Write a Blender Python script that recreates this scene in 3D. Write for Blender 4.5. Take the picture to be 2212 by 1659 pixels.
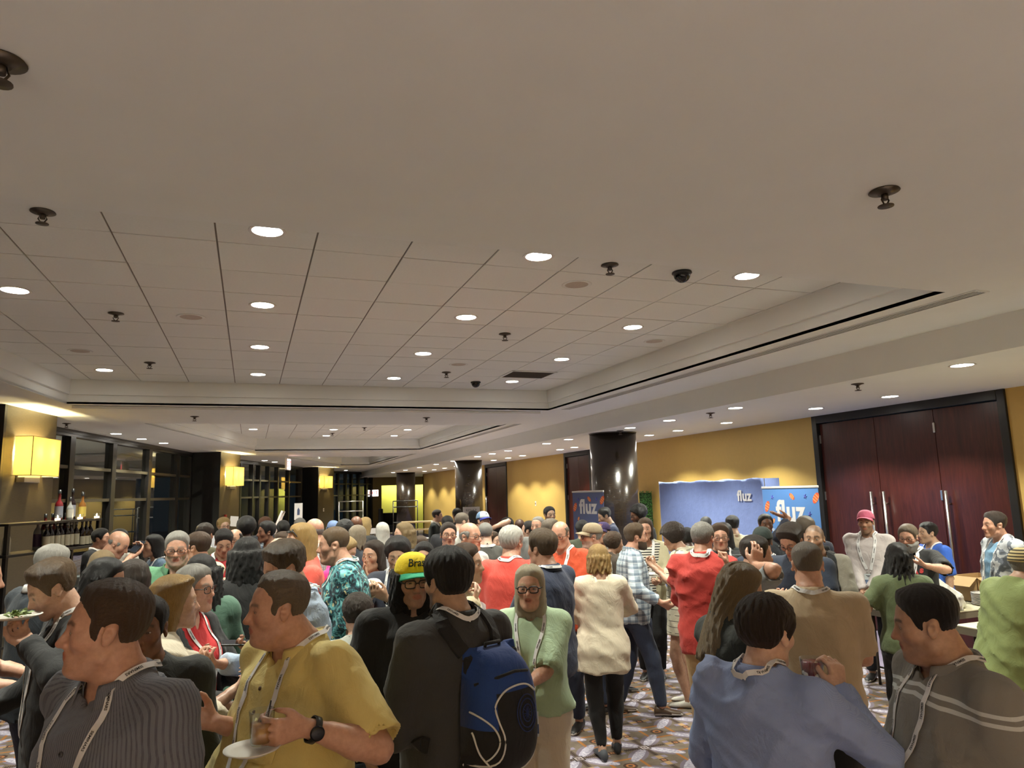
import bpy, bmesh, math, random, time
import numpy as np
from mathutils import Vector, Matrix
T0 = time.time()
sc = bpy.context.scene
COL = sc.collection
for o in list(bpy.data.objects): bpy.data.objects.remove(o)

# ------------------------------------------------------------------ camera
HC = 2.1                                   # the phone is held up above the heads
FPX = 1533.0
CAMR = np.array([[0.93913784, -0.34237413, -0.02828554],
                 [0.02524296, 0.15088525, -0.98822894],
                 [0.34261189, 0.92736918, 0.15034459]])
cd = bpy.data.cameras.new('camera'); cam = bpy.data.objects.new('camera', cd); COL.objects.link(cam)
cd.sensor_fit = 'HORIZONTAL'; cd.sensor_width = 36.0; cd.lens = FPX / 2212 * 36.0
cd.clip_start = 0.05; cd.clip_end = 300
m = Matrix.Identity(4)
for i in range(3):
    m[i][0] = CAMR[0][i]; m[i][1] = -CAMR[1][i]; m[i][2] = -CAMR[2][i]
m[2][3] = HC
cam.matrix_world = m
sc.camera = cam

# ------------------------------------------------------------------ world: a dark city night
w = bpy.data.worlds.new('night'); sc.world = w; w.use_nodes = True
bg = w.node_tree.nodes['Background']; bg.inputs[0].default_value = (0.10, 0.16, 0.22, 1); bg.inputs[1].default_value = 0.02

# ------------------------------------------------------------------ exposure
sc.view_settings.view_transform = 'Standard'
sc.view_settings.look = 'None'
sc.view_settings.gamma = 1.0
sc.view_settings.use_curve_mapping = False
sc.view_settings.exposure = 2.0
sc.cycles.use_denoising = True
sc.cycles.max_bounces = 8
sc.cycles.diffuse_bounces = 5
sc.cycles.glossy_bounces = 3
sc.cycles.transmission_bounces = 6
sc.cycles.transparent_max_bounces = 8
sc.cycles.caustics_reflective = False
sc.cycles.caustics_refractive = False
sc.cycles.sample_clamp_indirect = 4.0

LIGHT_WARM = (.97, .965, .82)
W_TRAY, W_SIDE, W_WASH, W_BOUNCE = 84.0, 64.0, 60.0, 420.0     # watts of the downlights and of the added bounce lamps
E_DISC = 9.0                                                 # glow of the lamp faces
E_SCONCE, W_SCONCE = 1.25, 16.0

def ray(x, y):
    return CAMR.T @ np.array([(x - 1106) / FPX, (y - 829.5) / FPX, 1.0])
def on_r(x, y, r):
    d = ray(x, y); return np.array([0, 0, HC]) + d * (r / math.hypot(d[0], d[1]))
def on_z(x, y, z):
    d = ray(x, y); return np.array([0, 0, HC]) + d * ((z - HC) / d[2])
# ------------------------------------------------------------------ object helpers
def link(o): COL.objects.link(o); return o
def tag(o, label=None, cat=None, group=None, kind=None):
    if label: o['label'] = label
    if cat: o['category'] = cat
    if group: o['group'] = group
    if kind: o['kind'] = kind
    return o
def empty(name, loc=(0, 0, 0), rz=0.0):
    o = bpy.data.objects.new(name, None); o.location = loc; o.rotation_euler = (0, 0, rz)
    o.empty_display_size = 0.1
    return link(o)
def mesh_from(name, verts, faces, mats=None, smooth=False, midx=None):
    me = bpy.data.meshes.new(name); me.from_pydata([tuple(map(float, v)) for v in verts], [], [tuple(map(int, f)) for f in faces])
    for mt in (mats if isinstance(mats, (list, tuple)) else [mats] if mats else []): me.materials.append(mt)
    if midx is not None: me.polygons.foreach_set('material_index', list(midx))
    if smooth: me.polygons.foreach_set('use_smooth', [True] * len(me.polygons))
    me.update(); return me
def obj(name, me, parent=None, loc=(0, 0, 0), rot=(0, 0, 0)):
    o = bpy.data.objects.new(name, me); o.location = loc; o.rotation_euler = rot
    link(o)
    if parent: o.parent = parent
    return o

class MB:
    """collects simple solids into one mesh"""
    def __init__(s): s.v = []; s.f = []; s.mi = []; s.cur = 0; s.sm = []
    def add(s, v, f, smooth=False):
        b = len(s.v); s.v += [tuple(p) for p in v]; s.f += [tuple(b + i for i in q) for q in f]
        s.mi += [s.cur] * len(f); s.sm += [smooth] * len(f); return s
    def box(s, lo, hi, M=None):
        x0, y0, z0 = lo; x1, y1, z1 = hi
        v = [(x0, y0, z0), (x1, y0, z0), (x1, y1, z0), (x0, y1, z0), (x0, y0, z1), (x1, y0, z1), (x1, y1, z1), (x0, y1, z1)]
        if M is not None: v = [tuple(M @ Vector(p)) for p in v]
        return s.add(v, [(0, 3, 2, 1), (4, 5, 6, 7), (0, 1, 5, 4), (1, 2, 6, 5), (2, 3, 7, 6), (3, 0, 4, 7)])
    def cbox(s, c, d, M=None):
        return s.box([c[i] - d[i] / 2 for i in range(3)], [c[i] + d[i] / 2 for i in range(3)], M)
    def prism(s, poly, z0, z1):
        n = len(poly); v = [(x, y, z0) for x, y in poly] + [(x, y, z1) for x, y in poly]
        f = [tuple(range(n - 1, -1, -1)), tuple(range(n, 2 * n))] + [(i, (i + 1) % n, n + (i + 1) % n, n + i) for i in range(n)]
        return s.add(v, f)
    def lathe(s, prof, n=24, c=(0, 0, 0), M=None, caps=True, smooth=True):
        v = []; f = []
        for r, z in prof:
            for k in range(n):
                a = 2 * math.pi * k / n; p = (c[0] + r * math.cos(a), c[1] + r * math.sin(a), c[2] + z)
                v.append(tuple(M @ Vector(p)) if M is not None else p)
        for i in range(len(prof) - 1):
            for k in range(n):
                f.append((i * n + k, i * n + (k + 1) % n, (i + 1) * n + (k + 1) % n, (i + 1) * n + k))
        s.add(v, f, smooth)
        if caps:
            b = len(s.v) - len(v); m = (len(prof) - 1) * n
            s.f += [tuple(b + k for k in range(n - 1, -1, -1)), tuple(b + m + k for k in range(n))]; s.mi += [s.cur] * 2; s.sm += [False] * 2
        return s
    def tube(s, pts, r, n=8, closed=False):
        pts = [Vector(p) for p in pts]; m = len(pts); v = []; f = []
        rr = r if isinstance(r, (list, tuple)) else [r] * m
        up = Vector((0, 0, 1))
        for i, p in enumerate(pts):
            a = pts[i - 1] if (i or closed) else p; b = pts[(i + 1) % m] if (i < m - 1 or closed) else p
            t = (b - a).normalized()
            u = t.cross(up)
            if u.length < 1e-3: u = t.cross(Vector((1, 0, 0)))
            u.normalize(); w2 = t.cross(u)
            for k in range(n):
                an = 2 * math.pi * k / n; v.append(tuple(p + (u * math.cos(an) + w2 * math.sin(an)) * rr[i]))
        for i in range(m if closed else m - 1):
            for k in range(n):
                j = (i + 1) % m
                f.append((i * n + k, i * n + (k + 1) % n, j * n + (k + 1) % n, j * n + k))
        if not closed: f += [tuple(range(n - 1, -1, -1)), tuple((m - 1) * n + k for k in range(n))]
        return s.add(v, f, True)
    def mesh(s, name, mats):
        me = mesh_from(name, s.v, s.f, mats, midx=s.mi)
        me.polygons.foreach_set('use_smooth', s.sm); me.update()
        return me
    def obj(s, name, mats, parent=None, loc=(0, 0, 0), rot=(0, 0, 0), bevel=0.0, seg=2):
        o = obj(name, s.mesh(name, mats), parent, loc, rot)
        if bevel:
            b = o.modifiers.new('bevel', 'BEVEL'); b.width = bevel; b.segments = seg; b.limit_method = 'ANGLE'; b.angle_limit = 0.6
        return o

# ------------------------------------------------------------------ node helpers
class NT:
    def __init__(s, name):
        s.m = bpy.data.materials.new(name); s.m.use_nodes = True; s.t = s.m.node_tree; s.n = s.t.nodes; s.n.clear()
        s.out = s.n.new('ShaderNodeOutputMaterial')
    def new(s, typ, **kw):
        x = s.n.new('ShaderNode' + typ)
        for k, v in kw.items(): setattr(x, k, v)
        return x
    def set(s, sock, v):
        if isinstance(v, V): s.t.links.new(v.s, sock)
        elif hasattr(v, 'is_output'): s.t.links.new(v, sock)
        elif isinstance(v, (tuple, list)) and len(v) == 3 and sock.type == 'RGBA': sock.default_value = (*v, 1)
        else: sock.default_value = v
    def math(s, op, a, b=None, c=None):
        x = s.new('Math', operation=op)
        for i, q in enumerate((a, b, c)):
            if q is not None: s.set(x.inputs[i], q)
        return V(s, x.outputs[0])
    def mix(s, f, a, b):
        x = s.new('Mix', data_type='RGBA'); s.set(x.inputs[0], f); s.set(x.inputs[6], a); s.set(x.inputs[7], b); return x.outputs[2]
    def coord(s, which='Object'): return s.new('TexCoord').outputs[which]
    def mapping(s, vec, scale=(1, 1, 1), rot=(0, 0, 0), loc=(0, 0, 0)):
        x = s.new('Mapping'); s.set(x.inputs[0], vec); x.inputs['Scale'].default_value = scale; x.inputs['Rotation'].default_value = rot
        x.inputs['Location'].default_value = loc; return x.outputs[0]
    def noise(s, vec=None, scale=5, detail=3, rough=.5, dist=0):
        x = s.new('TexNoise'); x.inputs['Scale'].default_value = scale; x.inputs['Detail'].default_value = detail
        x.inputs['Roughness'].default_value = rough; x.inputs['Distortion'].default_value = dist
        if vec is not None: s.set(x.inputs['Vector'], vec)
        return x
    def ramp(s, f, stops, interp='LINEAR'):
        x = s.new('ValToRGB'); cr = x.color_ramp; cr.interpolation = interp
        while len(cr.elements) < len(stops): cr.elements.new(0.5)
        for e, (p, c) in zip(cr.elements, stops): e.position = p; e.color = (*c, 1) if len(c) == 3 else c
        s.set(x.inputs[0], f); return x.outputs[0]
    def bump(s, h, strength=.2, dist=.01):
        x = s.new('Bump'); x.inputs['Strength'].default_value = strength; x.inputs['Distance'].default_value = dist; s.set(x.inputs['Height'], h); return x.outputs[0]
    def bsdf(s, color, rough=.5, normal=None, **kw):
        x = s.new('BsdfPrincipled'); s.set(x.inputs['Base Color'], color); s.set(x.inputs['Roughness'], rough)
        if normal is not None: s.set(x.inputs['Normal'], normal)
        for k, v in kw.items(): s.set(x.inputs[k.replace('_', ' ')], v)
        s.t.links.new(x.outputs[0], s.out.inputs[0]); return x
class V:
    def __init__(s, nt, sock): s.nt = nt; s.s = sock
    def __add__(s, o): return s.nt.math('ADD', s, o)
    def __sub__(s, o): return s.nt.math('SUBTRACT', s, o)
    def __rsub__(s, o): return s.nt.math('SUBTRACT', o, s)
    def __mul__(s, o): return s.nt.math('MULTIPLY', s, o)
    def __truediv__(s, o): return s.nt.math('DIVIDE', s, o)
    def lt(s, o): return s.nt.math('LESS_THAN', s, o)
    def gt(s, o): return s.nt.math('GREATER_THAN', s, o)
    def abs(s): return s.nt.math('ABSOLUTE', s)
    def min(s, o): return s.nt.math('MINIMUM', s, o)
    def max(s, o): return s.nt.math('MAXIMUM', s, o)
    __radd__ = __add__; __rmul__ = __mul__

def lin(r, g, b):                          # 0-255 display colour to linear
    f = lambda c: (c / 255 / 12.92) if c / 255 <= .04045 else ((c / 255 + .055) / 1.055) ** 2.4
    return (f(r), f(g), f(b))
MATS = {}
def plain(name, c, rough=.5, nscale=0, namt=.1, bump=0, bscale=80, **kw):
    """a procedural material: base colour with soft noise variation and fine relief"""
    key = (name, c, rough)
    if key in MATS: return MATS[key]
    t = NT(name); col = c; nrm = None
    vec = t.coord()
    if nscale:
        nz = t.noise(vec, nscale, 3)
        col = t.mix(nz.outputs[0], tuple(x * (1 - namt) for x in c), tuple(min(1, x * (1 + namt)) for x in c))
    if bump:
        nb = t.noise(vec, bscale, 2); nrm = t.bump(nb.outputs[0], bump, .004)
    t.bsdf(col, rough, nrm, **kw); MATS[key] = t.m; return t.m
def emit(name, c, e, rough=.5):
    key = (name, c, e)
    if key in MATS: return MATS[key]
    t = NT(name); t.bsdf(c, rough, Emission_Color=c, Emission_Strength=e); MATS[key] = t.m; return t.m
def glass(name, c=(1, 1, 1), rough=0.0, f0=.05):
    """clear thin glass: lets light straight through, mirrors more at grazing angles"""
    if name in MATS: return MATS[name]
    t = NT(name); tr = t.new('BsdfTransparent'); t.set(tr.inputs[0], c); gl = t.new('BsdfGlossy'); t.set(gl.inputs['Roughness'], rough)
    lw = t.new('LayerWeight'); lw.inputs[0].default_value = .5; q = t.math('POWER', lw.outputs['Facing'], 4.0) * (.75 - f0) + f0; mx = t.new('MixShader')
    t.set(mx.inputs[0], q); t.set(mx.inputs[1], tr.outputs[0]); t.set(mx.inputs[2], gl.outputs[0]); t.t.links.new(mx.outputs[0], t.out.inputs[0])
    MATS[name] = t.m; return t.m
def text_mesh(name, body, size, mat, depth=0.0, shear=0.0, offset=0.0, align='CENTER', spacing=1.0):
    cu = bpy.data.curves.new(name, 'FONT'); cu.body = body; cu.size = size; cu.extrude = depth; cu.align_x = align; cu.align_y = 'CENTER'
    cu.shear = shear; cu.offset = offset; cu.space_character = spacing; cu.resolution_u = 3
    o = bpy.data.objects.new(name, cu); COL.objects.link(o)
    dg = bpy.context.evaluated_depsgraph_get(); me = bpy.data.meshes.new_from_object(o.evaluated_get(dg))
    bpy.data.objects.remove(o); bpy.data.curves.remove(cu); me.name = name
    me.materials.clear(); me.materials.append(mat); return me
# ------------------------------------------------------------------ surfaces
T = .61
ZC, ZB, ZA, ZN, ZD = 3.771, 3.568, 3.44, 3.40, 3.15
M_CEIL = plain('ceiling_paint', (.77, .80, .78), .85, 3, .03, .05, 200)
M_TILE = plain('ceiling_tile', (.755, .785, .75), .9, 60, .05, .12, 300)
M_GRID = plain('ceiling_grid', (.20, .18, .155), .7, 5, .05)
M_WALLY = plain('mustard_wallcovering', (.56, .37, .10), .55, 14, .05, .05, 250)
M_OLIVE = plain('olive_wall', (.20, .155, .06), .7, 6, .08, .05, 200)
M_LIME = plain('lime_wall', (.46, .47, .10), .7, 6, .05)
M_FRAME = plain('black_frame', (.012, .011, .010), .35, 8, .15)
M_WOOD = None
def wood_mat():
    t = NT('mahogany_veneer'); c = t.coord(); v = t.mapping(c, (9, 9, .7))
    n = t.noise(v, 3, 6, .6, 1.2)
    col = t.ramp(n.outputs[0], [(.3, (.030, .0065, .004)), (.55, (.055, .011, .007)), (.75, (.075, .017, .010))])
    t.bsdf(col, .32, t.bump(n.outputs[0], .04, .002)); return t.m
M_WOOD = wood_mat()
def pier_mat():
    t = NT('bronze_striated_paper'); c = t.coord(); v = t.mapping(c, (6, 6, 60))
    n = t.noise(v, 2.5, 5, .6); n2 = t.noise(c, 3, 3)
    col = t.ramp(n.outputs[0], [(.3, (.045, .034, .016)), (.7, (.10, .078, .04))])
    col = t.mix(n2.outputs[0], col, (.07, .055, .028))
    t.bsdf(col, .45, t.bump(n.outputs[0], .08, .002)); return t.m
M_PIER = pier_mat()
def column_mat():
    t = NT('dark_lacquer'); c = t.coord(); v = t.mapping(c, (2, 2, 14)); n = t.noise(v, 3, 4)
    col = t.ramp(n.outputs[0], [(.3, (.014, .010, .007)), (.7, (.028, .019, .012))]); t.bsdf(col, .22, None, Coat_Weight=.25); return t.m
M_COL = column_mat()
M_STEEL = plain('brushed_steel', (.55, .53, .50), .28, 40, .1, Metallic=1.0)
M_BLACK = plain('black_plastic', (.012, .012, .012), .4, 10, .1)
M_WHITE = plain('white_plastic', (.78, .76, .72), .5, 10, .03)
M_DISC = emit('lamp_face', (1.0, .95, .86), E_DISC)
M_PANE = glass('window_pane', (.88, .92, .90), 0.0, .10)

def carpet_mat():
    t = NT('patterned_carpet'); c = t.coord(); s = t.new('SeparateXYZ'); t.set(s.inputs[0], c)
    P = .591
    def cell(v, off):
        a = t.math('ADD', v, -off + P / 2 + 100 * P); a = t.math('MODULO', a, P); return t.math('ADD', a, -P / 2)
    wob = t.noise(c, 60, 2).outputs[0]
    u = cell(s.outputs[0], 3.087); v = cell(s.outputs[1], 5.47)
    au = u.abs(); av = v.abs()
    cu = P / 2 - au; cv = P / 2 - av                        # distances from the cell corner
    d1 = (u + v) * .7071; d2 = (u - v) * .7071               # diagonals
    r = t.math('SQRT', u * u + v * v)
    base = t.ramp(t.noise(c, 7, 4).outputs[0], [(.35, (.125, .094, .068)), (.65, (.185, .142, .104))])
    col = base
    # lavender haze around the petals
    def petal(a, b, w0):
        ad = a.abs(); x = (ad - .185) / .15; return (t.math('SQRT', (1.0 - x * x).max(0.0)) * w0 - b.abs())
    haze = petal(d1, d2, .075).max(petal(d2, d1, .075)).gt(0)
    col = t.mix(haze * .55, col, (.20, .17, .27))
    pet = petal(d1, d2, .042).max(petal(d2, d1, .042)).gt(0)
    pcol = t.ramp(t.noise(c, 45, 2).outputs[0], [(.35, (.27, .25, .33)), (.65, (.52, .49, .56))])
    col = t.mix(pet, col, pcol)
    # orange frames about the cell corners
    mx = cu.max(cv)
    fr = (mx - .128).abs().lt(.013) * (wob.s if False else 1.0) if False else (mx - .128).abs().lt(.013)
    col = t.mix(fr * (1 - pet) * .9, col, (.36, .135, .02))
    # corner octagon
    oc = cu.max(cv).max((cu + cv) * .7071)
    col = t.mix(oc.lt(.055), col, (.055, .025, .014)); col = t.mix(oc.lt(.035), col, (.34, .13, .04)); col = t.mix(oc.lt(.018), col, (.05, .03, .02))
    # tan blocks, dark combs and squares along the axes
    mn = au.min(av); ml = au.max(av)
    tan = mn.lt(.024) * ml.gt(.20) * ml.lt(.262)
    col = t.mix(tan, col, (.40, .25, .12))
    lav = (mn - .045).abs().lt(.02) * ml.gt(.20) * ml.lt(.25)
    col = t.mix(lav * .7, col, (.27, .24, .36))
    teeth = t.math('MODULO', ml, .017).lt(.011).max(mn.lt(.006))
    comb = mn.lt(.022) * ml.gt(.055) * ml.lt(.185) * teeth
    col = t.mix(comb, col, (.035, .016, .010))
    em = (P / 2 - ml).max(mn)
    col = t.mix(em.lt(.030), col, (.07, .03, .02)); col = t.mix(em.lt(.017), col, (.42, .19, .07)); col = t.mix(em.lt(.007), col, (.12, .06, .04))
    st = au.max(av)
    col = t.mix(st.lt(.045), col, (.035, .02, .014)); col = t.mix(st.lt(.033), col, (.42, .36, .36)); col = t.mix(st.lt(.018), col, (.05, .03, .025))
    col = t.mix(st.lt(.010), col, (.4, .33, .33))
    fine = t.noise(c, 220, 2).outputs[0]
    dark = t.mix(fine, (.55, .55, .55), (1.15, 1.15, 1.15))
    mm = t.new('Mix', data_type='RGBA', blend_type='MULTIPLY'); t.set(mm.inputs[0], .8); t.set(mm.inputs[6], col); t.set(mm.inputs[7], dark)
    # plain lavender border beside the wall
    bord = V(t, s.outputs[0]).gt(6.85)
    bc = t.ramp(fine, [(.3, (.15, .125, .19)), (.7, (.24, .205, .29))])
    out = t.mix(bord, mm.outputs[2], bc)
    t.bsdf(out, .95, t.bump(fine, .35, .004)); return t.m

# ------------------------------------------------------------------ floor and ceilings
b = MB(); b.box((-10, -6, -.05), (13, 48, 0)); tag(b.obj('floor', carpet_mat()), kind='structure')

XR = 8.40
TRAYS = [  # y0, y1, left edge x at y0, x at y1, right edge x
    (3.59, 10.95, -3.13, -2.35, 4.69), (13.30, 21.10, -1.80, .10, 4.78), (24.00, 31.35, .80, 3.62, 4.85)]
b = MB()
def quad(b, x0, x1, x2, x3, y0, y1, z0, z1):
    b.prism([(x0, y0), (x1, y0), (x3, y1), (x2, y1)], z0, z1)
ys = 3.43
for y0, y1, xl0, xl1, xr in TRAYS:
    quad(b, -9, 5.8, -9, 5.8, ys, y0, ZA, ZA + .03)
    quad(b, -9, xl0, -9, xl1, y0, y1, ZA, ZA + .03); quad(b, xr, 5.8, xr, 5.8, y0, y1, ZA, ZA + .03)
    ys = y1
quad(b, -9, 5.8, -9, 5.8, ys, 44, ZA, ZA + .03)
quad(b, 4.59, 5.8, 4.59, 5.8, -6, 3.43, ZA, ZA + .03)
ceil = tag(b.obj('ceiling', M_CEIL), kind='structure')
b = MB(); b.box((-9, -6, ZN), (4.585, 3.42, ZN + .05)); tag(b.obj('ceiling', M_CEIL), kind='structure')
b = MB(); b.prism([(-2.32, 11.10), (4.6, 11.10), (4.6, 13.14), (-1.92, 13.14)], ZN, ZN + .035)
b.prism([(.10, 21.25), (4.7, 21.25), (4.7, 23.85), (.85, 23.85)], ZN, ZN + .035); tag(b.obj('ceiling', M_CEIL), kind='structure')
# side soffit over the right aisle with its rounded drop
b = MB(); b.box((5.84, -6, ZD), (11.5, 46, ZD + .03))
prof = [(5.80, ZA + .03), (5.80, ZA), (5.805, ZA - .02), (5.82, ZA - .06), (5.835, ZA - .14), (5.84, ZD + .0)]
v = [(x, y, z) for y in (-6, 43) for x, z in prof]; n = len(prof)
b.add(v, [(i, i + 1, n + i + 1, n + i) for i in range(n - 1)], True)
tag(b.obj('ceiling', M_CEIL), kind='structure')
# recessed trays: two steps of upstand, then lay-in tiles
rt = random.Random(4)
tile_me = {}
def tile_mesh(wx):
    k = round(wx, 3)
    if k not in tile_me:
        tb = MB(); hx, hy = wx / 2, .2985
        tb.add([(-hx, -hy, 0), (hx, -hy, 0), (hx, hy, 0), (-hx, hy, 0), (-hx, -hy, .016), (hx, -hy, .016), (hx, hy, .016), (-hx, hy, .016)],
               [(0, 3, 2, 1), (0, 1, 5, 4), (1, 2, 6, 5), (2, 3, 7, 6), (3, 0, 4, 7)])
        tile_me[k] = tb.mesh('tile', M_TILE)
    return tile_me[k]
GX, GY = -1.465, 4.815
for ti, (y0, y1, xl0, xl1, xr) in enumerate(TRAYS):
    b = MB()
    def ring(off, z0, z1):
        P = [(xl0 -off, y0 -off), (xr + off, y0 -off), (xr + off, y1 + off), (xl1 -off, y1 + off)]
        v = [(x, y, z0) for x, y in P] + [(x, y, z1) for x, y in P]
        b.add(v, [(i, (i + 1) % 4, 4 + (i + 1) % 4, 4 + i) for i in range(4)])
        return P
    P0 = ring(0.0, ZA + .002, ZB); P1 = ring(-.035, ZB, ZC + .02)
    v = [(x, y, ZB) for x, y in P0] + [(x, y, ZB) for x, y in P1]
    b.add(v, [(i, (i + 1) % 4, 4 + (i + 1) % 4, 4 + i) for i in range(4)])
    tray = tag(b.obj('ceiling', M_CEIL), kind='structure')
    b = MB(); b.box((xl0 - .6, y0 - .1, ZC + .008), (xr + .1, y1 + .1, ZC + .03)); b.obj('grid_backing', M_GRID, tray)
    c0 = math.floor((xl0 - GX) / T); r0 = math.floor((y0 - GY) / T)
    stuff = MB()
    for r in range(r0, math.ceil((y1 - GY) / T)):
        for c in range(c0, math.ceil((xr - GX) / T)):
            xa, xb = GX + c * T, min(GX + (c + 1) * T, xr - .02); yc = GY + (r + .5) * T
            f = (yc - y0) / (y1 - y0); xl = xl0 + (xl1 - xl0) * f
            if xb < xl + .05 or xb - xa < .02 or yc < y0 - .25 or yc > y1 + .3: continue
            wx = xb - xa - .012
            dz = rt.uniform(-.0015, .0015)
            if ti == 2:
                hx = wx / 2; cx = (xa + xb) / 2
                stuff.add([(cx - hx, yc - .2985, ZC), (cx + hx, yc - .2985, ZC), (cx + hx, yc + .2985, ZC), (cx - hx, yc + .2985, ZC)], [(0, 3, 2, 1)])
                continue
            o = obj('tile', tile_mesh(wx), tray, ((xa + xb) / 2, yc, ZC + dz))
            o.rotation_euler = (rt.uniform(-.002, .002), rt.uniform(-.002, .002), 0)
    if ti == 2: tag(stuff.obj('tiles', M_TILE, tray), kind='stuff')

# ------------------------------------------------------------------ right wall, doors
b = MB()
for ya, yb in ((-6, 5.83), (8.95, 16.9), (18.6, 23.5), (25.95, 36.5)): b.box((XR, ya, 0), (XR + .2, yb, ZD))
b.box((XR, 36.3, 0), (11.5, 36.5, ZD))
tag(b.obj('wall_right', M_WALLY), kind='structure')
b = MB(); b.box((XR - .03, -6, 0), (XR, 5.83, .14)); b.box((XR - .03, 8.95, 0), (XR, 16.9, .14)); b.box((XR - .03, 18.6, 0), (XR, 23.5, .14)); b.box((XR - .03, 25.95, 0), (XR, 36.5, .14))
tag(b.obj('baseboard_right', M_FRAME), kind='structure')

def door_frame(name, ya, yb, top=3.03):
    b = MB()
    b.box((XR - .03, ya, 0), (XR + .2, ya + .10, ZD)); b.box((XR - .03, yb - .10, 0), (XR + .2, yb, ZD)); b.box((XR - .03, ya + .1, top), (XR + .2, yb - .1, ZD))
    o = tag(b.obj(name, M_FRAME, bevel=.006), kind='structure'); return o
D1 = door_frame('door_1', 5.83, 8.95)
def leaf(parent, ya, yb, hside, hinge, x=XR + .03, top=3.02):
    b = MB(); b.box((x, ya + .004, .01), (x + .045, yb - .004, top)); lf = b.obj('door_leaf', M_WOOD, parent, bevel=.004)
    if hside is not None:
        hy = ya + .11 if hside < 0 else yb - .11
        b = MB(); hx = x - .075
        b.lathe([(.019, .55), (.019, 1.96)], 16, (hx, hy, 0))
        for hz in (.72, 1.79): b.tube([(hx, hy, hz), (x + .002, hy, hz)], .012, 10)
        h = b.obj('door_handle', M_STEEL, lf)
    if hinge is not None:
        hy = ya if hinge < 0 else yb
        for hz in (.30, 1.90, 2.78):
            b = MB(); b.cbox((x - .006, hy, hz), (.022, .03, .13)); b.obj('hinge', M_STEEL, lf, bevel=.004)
    return lf
leaf(D1, 7.80, 8.85, -1, 1); leaf(D1, 6.84, 7.80, 1, -1); leaf(D1, 5.93, 6.84, 1, None)
D2 = door_frame('door_2', 23.5, 25.95); leaf(D2, 23.6, 24.73, None, -1); leaf(D2, 24.73, 25.85, 1, 1)
D3 = door_frame('door_3', 16.9, 18.6); leaf(D3, 17.0, 17.75, None, -1); leaf(D3, 17.75, 18.5, -1, 1)

# ------------------------------------------------------------------ end wall with the lime alcove
b = MB(); b.box((6.5, 41.4, 0), (7.1, 41.6, ZA)); b.box((7.1, 41.4, 2.68), (11.4, 41.6, ZD)); b.box((2.3, 35.6, 0), (2.45, 36.1, ZA))
tag(b.obj('wall_back', M_OLIVE), kind='structure')
b = MB(); b.box((6.6, 42.9, 0), (11.4, 43.0, ZD)); tag(b.obj('wall_back', M_LIME), kind='structure')
b = MB(); b.box((11.4, 36.5, 0), (11.5, 43.0, ZD)); b.box((6.5, 41.6, 0), (6.6, 43.0, ZD)); tag(b.obj('wall_right', M_OLIVE), kind='structure')
# outer shell behind and left of the camera
b = MB(); b.box((-9, -6.1, 0), (13, -6, ZA)); tag(b.obj('wall_front', M_WALLY), kind='structure')

# ------------------------------------------------------------------ columns
for i, (x, y, lab) in enumerate(((6.45, 12.02, 'nearest, beside the pale blue backdrop'), (6.65, 22.31, 'middle one of three, left of the reddish door'), (6.92, 33.64, 'farthest, in front of the lime alcove'))):
    r = empty('round_column', (x, y, 0)); tag(r, 'round dark lacquered column, ' + lab, 'column', 'round lacquered columns')
    b = MB(); b.lathe([(.44, .16), (.44, ZD - .02)], 64); b.obj('shaft', M_COL, r)
    b = MB(); b.lathe([(.465, 0), (.465, .15), (.445, .16)], 64); b.obj('base', M_FRAME, r)
    b = MB(); b.lathe([(.445, ZD - .02), (.45, ZD - .001)], 64); b.obj('collar', M_FRAME, r)

# ------------------------------------------------------------------ left side: piers and windows
PIERS = [((-3.07, 11.08), (-2.80, 12.53)), ((-.79, 21.48), (-.30, 22.91)), ((2.82, 32.70), (3.62, 33.90))]
for i, (p, q) in enumerate(PIERS):
    p, q = np.array(p), np.array(q); u = (q - p) / np.linalg.norm(q - p); n = np.array([u[1], -u[0]])
    L = np.linalg.norm(q - p); dep = 1.1
    b = MB(); P = [p, q, q - n * dep, p - n * dep]; b.prism([tuple(a) for a in P], 0, ZA)
    r = tag(b.obj('wall_left', M_PIER), kind='structure')
    b = MB(); P = [p - u * .03 + n * .004, p + u * .035 + n * .004, p + u * .035 - n * .0, p - n * dep, p - u * .03 - n * dep]
    b.prism([tuple(a) for a in P], 0, ZA); tag(b.obj('trim_%d' % (i + 1), M_FRAME), kind='structure')

def window(name, p, q, cuts, wid=.13, zs=((2.74, 2.80), (2.14, 2.20)), head=3.32, skip_lower=()):
    """a window wall from p to q: cuts are distances of the mullion centres"""
    p, q = np.array(p), np.array(q); L = np.linalg.norm(q - p); u = (q - p) / L; a = math.atan2(u[1], u[0])
    b = MB(); b.box((-.06, -.07, 0), (L + .06, .07, .09)); b.box((-.06, -.07, head), (L + .06, .07, ZA)); b.box((-.06, -.09, head + .05), (L + .06, .12, ZA))
    fr = b.obj(name, M_FRAME, None, (p[0], p[1], 0), (0, 0, a)); tag(fr, kind='structure')
    cuts = [0] + list(cuts) + [L]
    for c in cuts:
        b = MB(); b.box((c - wid / 2, -.08, .09), (c + wid / 2, .08, head)); b.obj('mullion', M_FRAME, fr, bevel=.004)
    for z0, z1 in zs:
        for c0, c1 in zip(cuts[:-1], cuts[1:]):
            b = MB(); b.box((c0 + wid / 2, -.06, z0), (c1 - wid / 2, .06, z1)); b.obj('transom', plain('bronze_transom', (.05, .042, .026), .4, 8, .1), fr)
    lv = [.09] + [z for pr in reversed(zs) for z in pr] + [head]
    for k in range(0, len(lv), 2):
        for c0, c1 in zip(cuts[:-1], cuts[1:]):
            b = MB(); b.box((c0 + wid / 2, -.004, lv[k]), (c1 - wid / 2, .004, lv[k + 1])); b.obj('pane', M_PANE, fr)
    return fr
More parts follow.
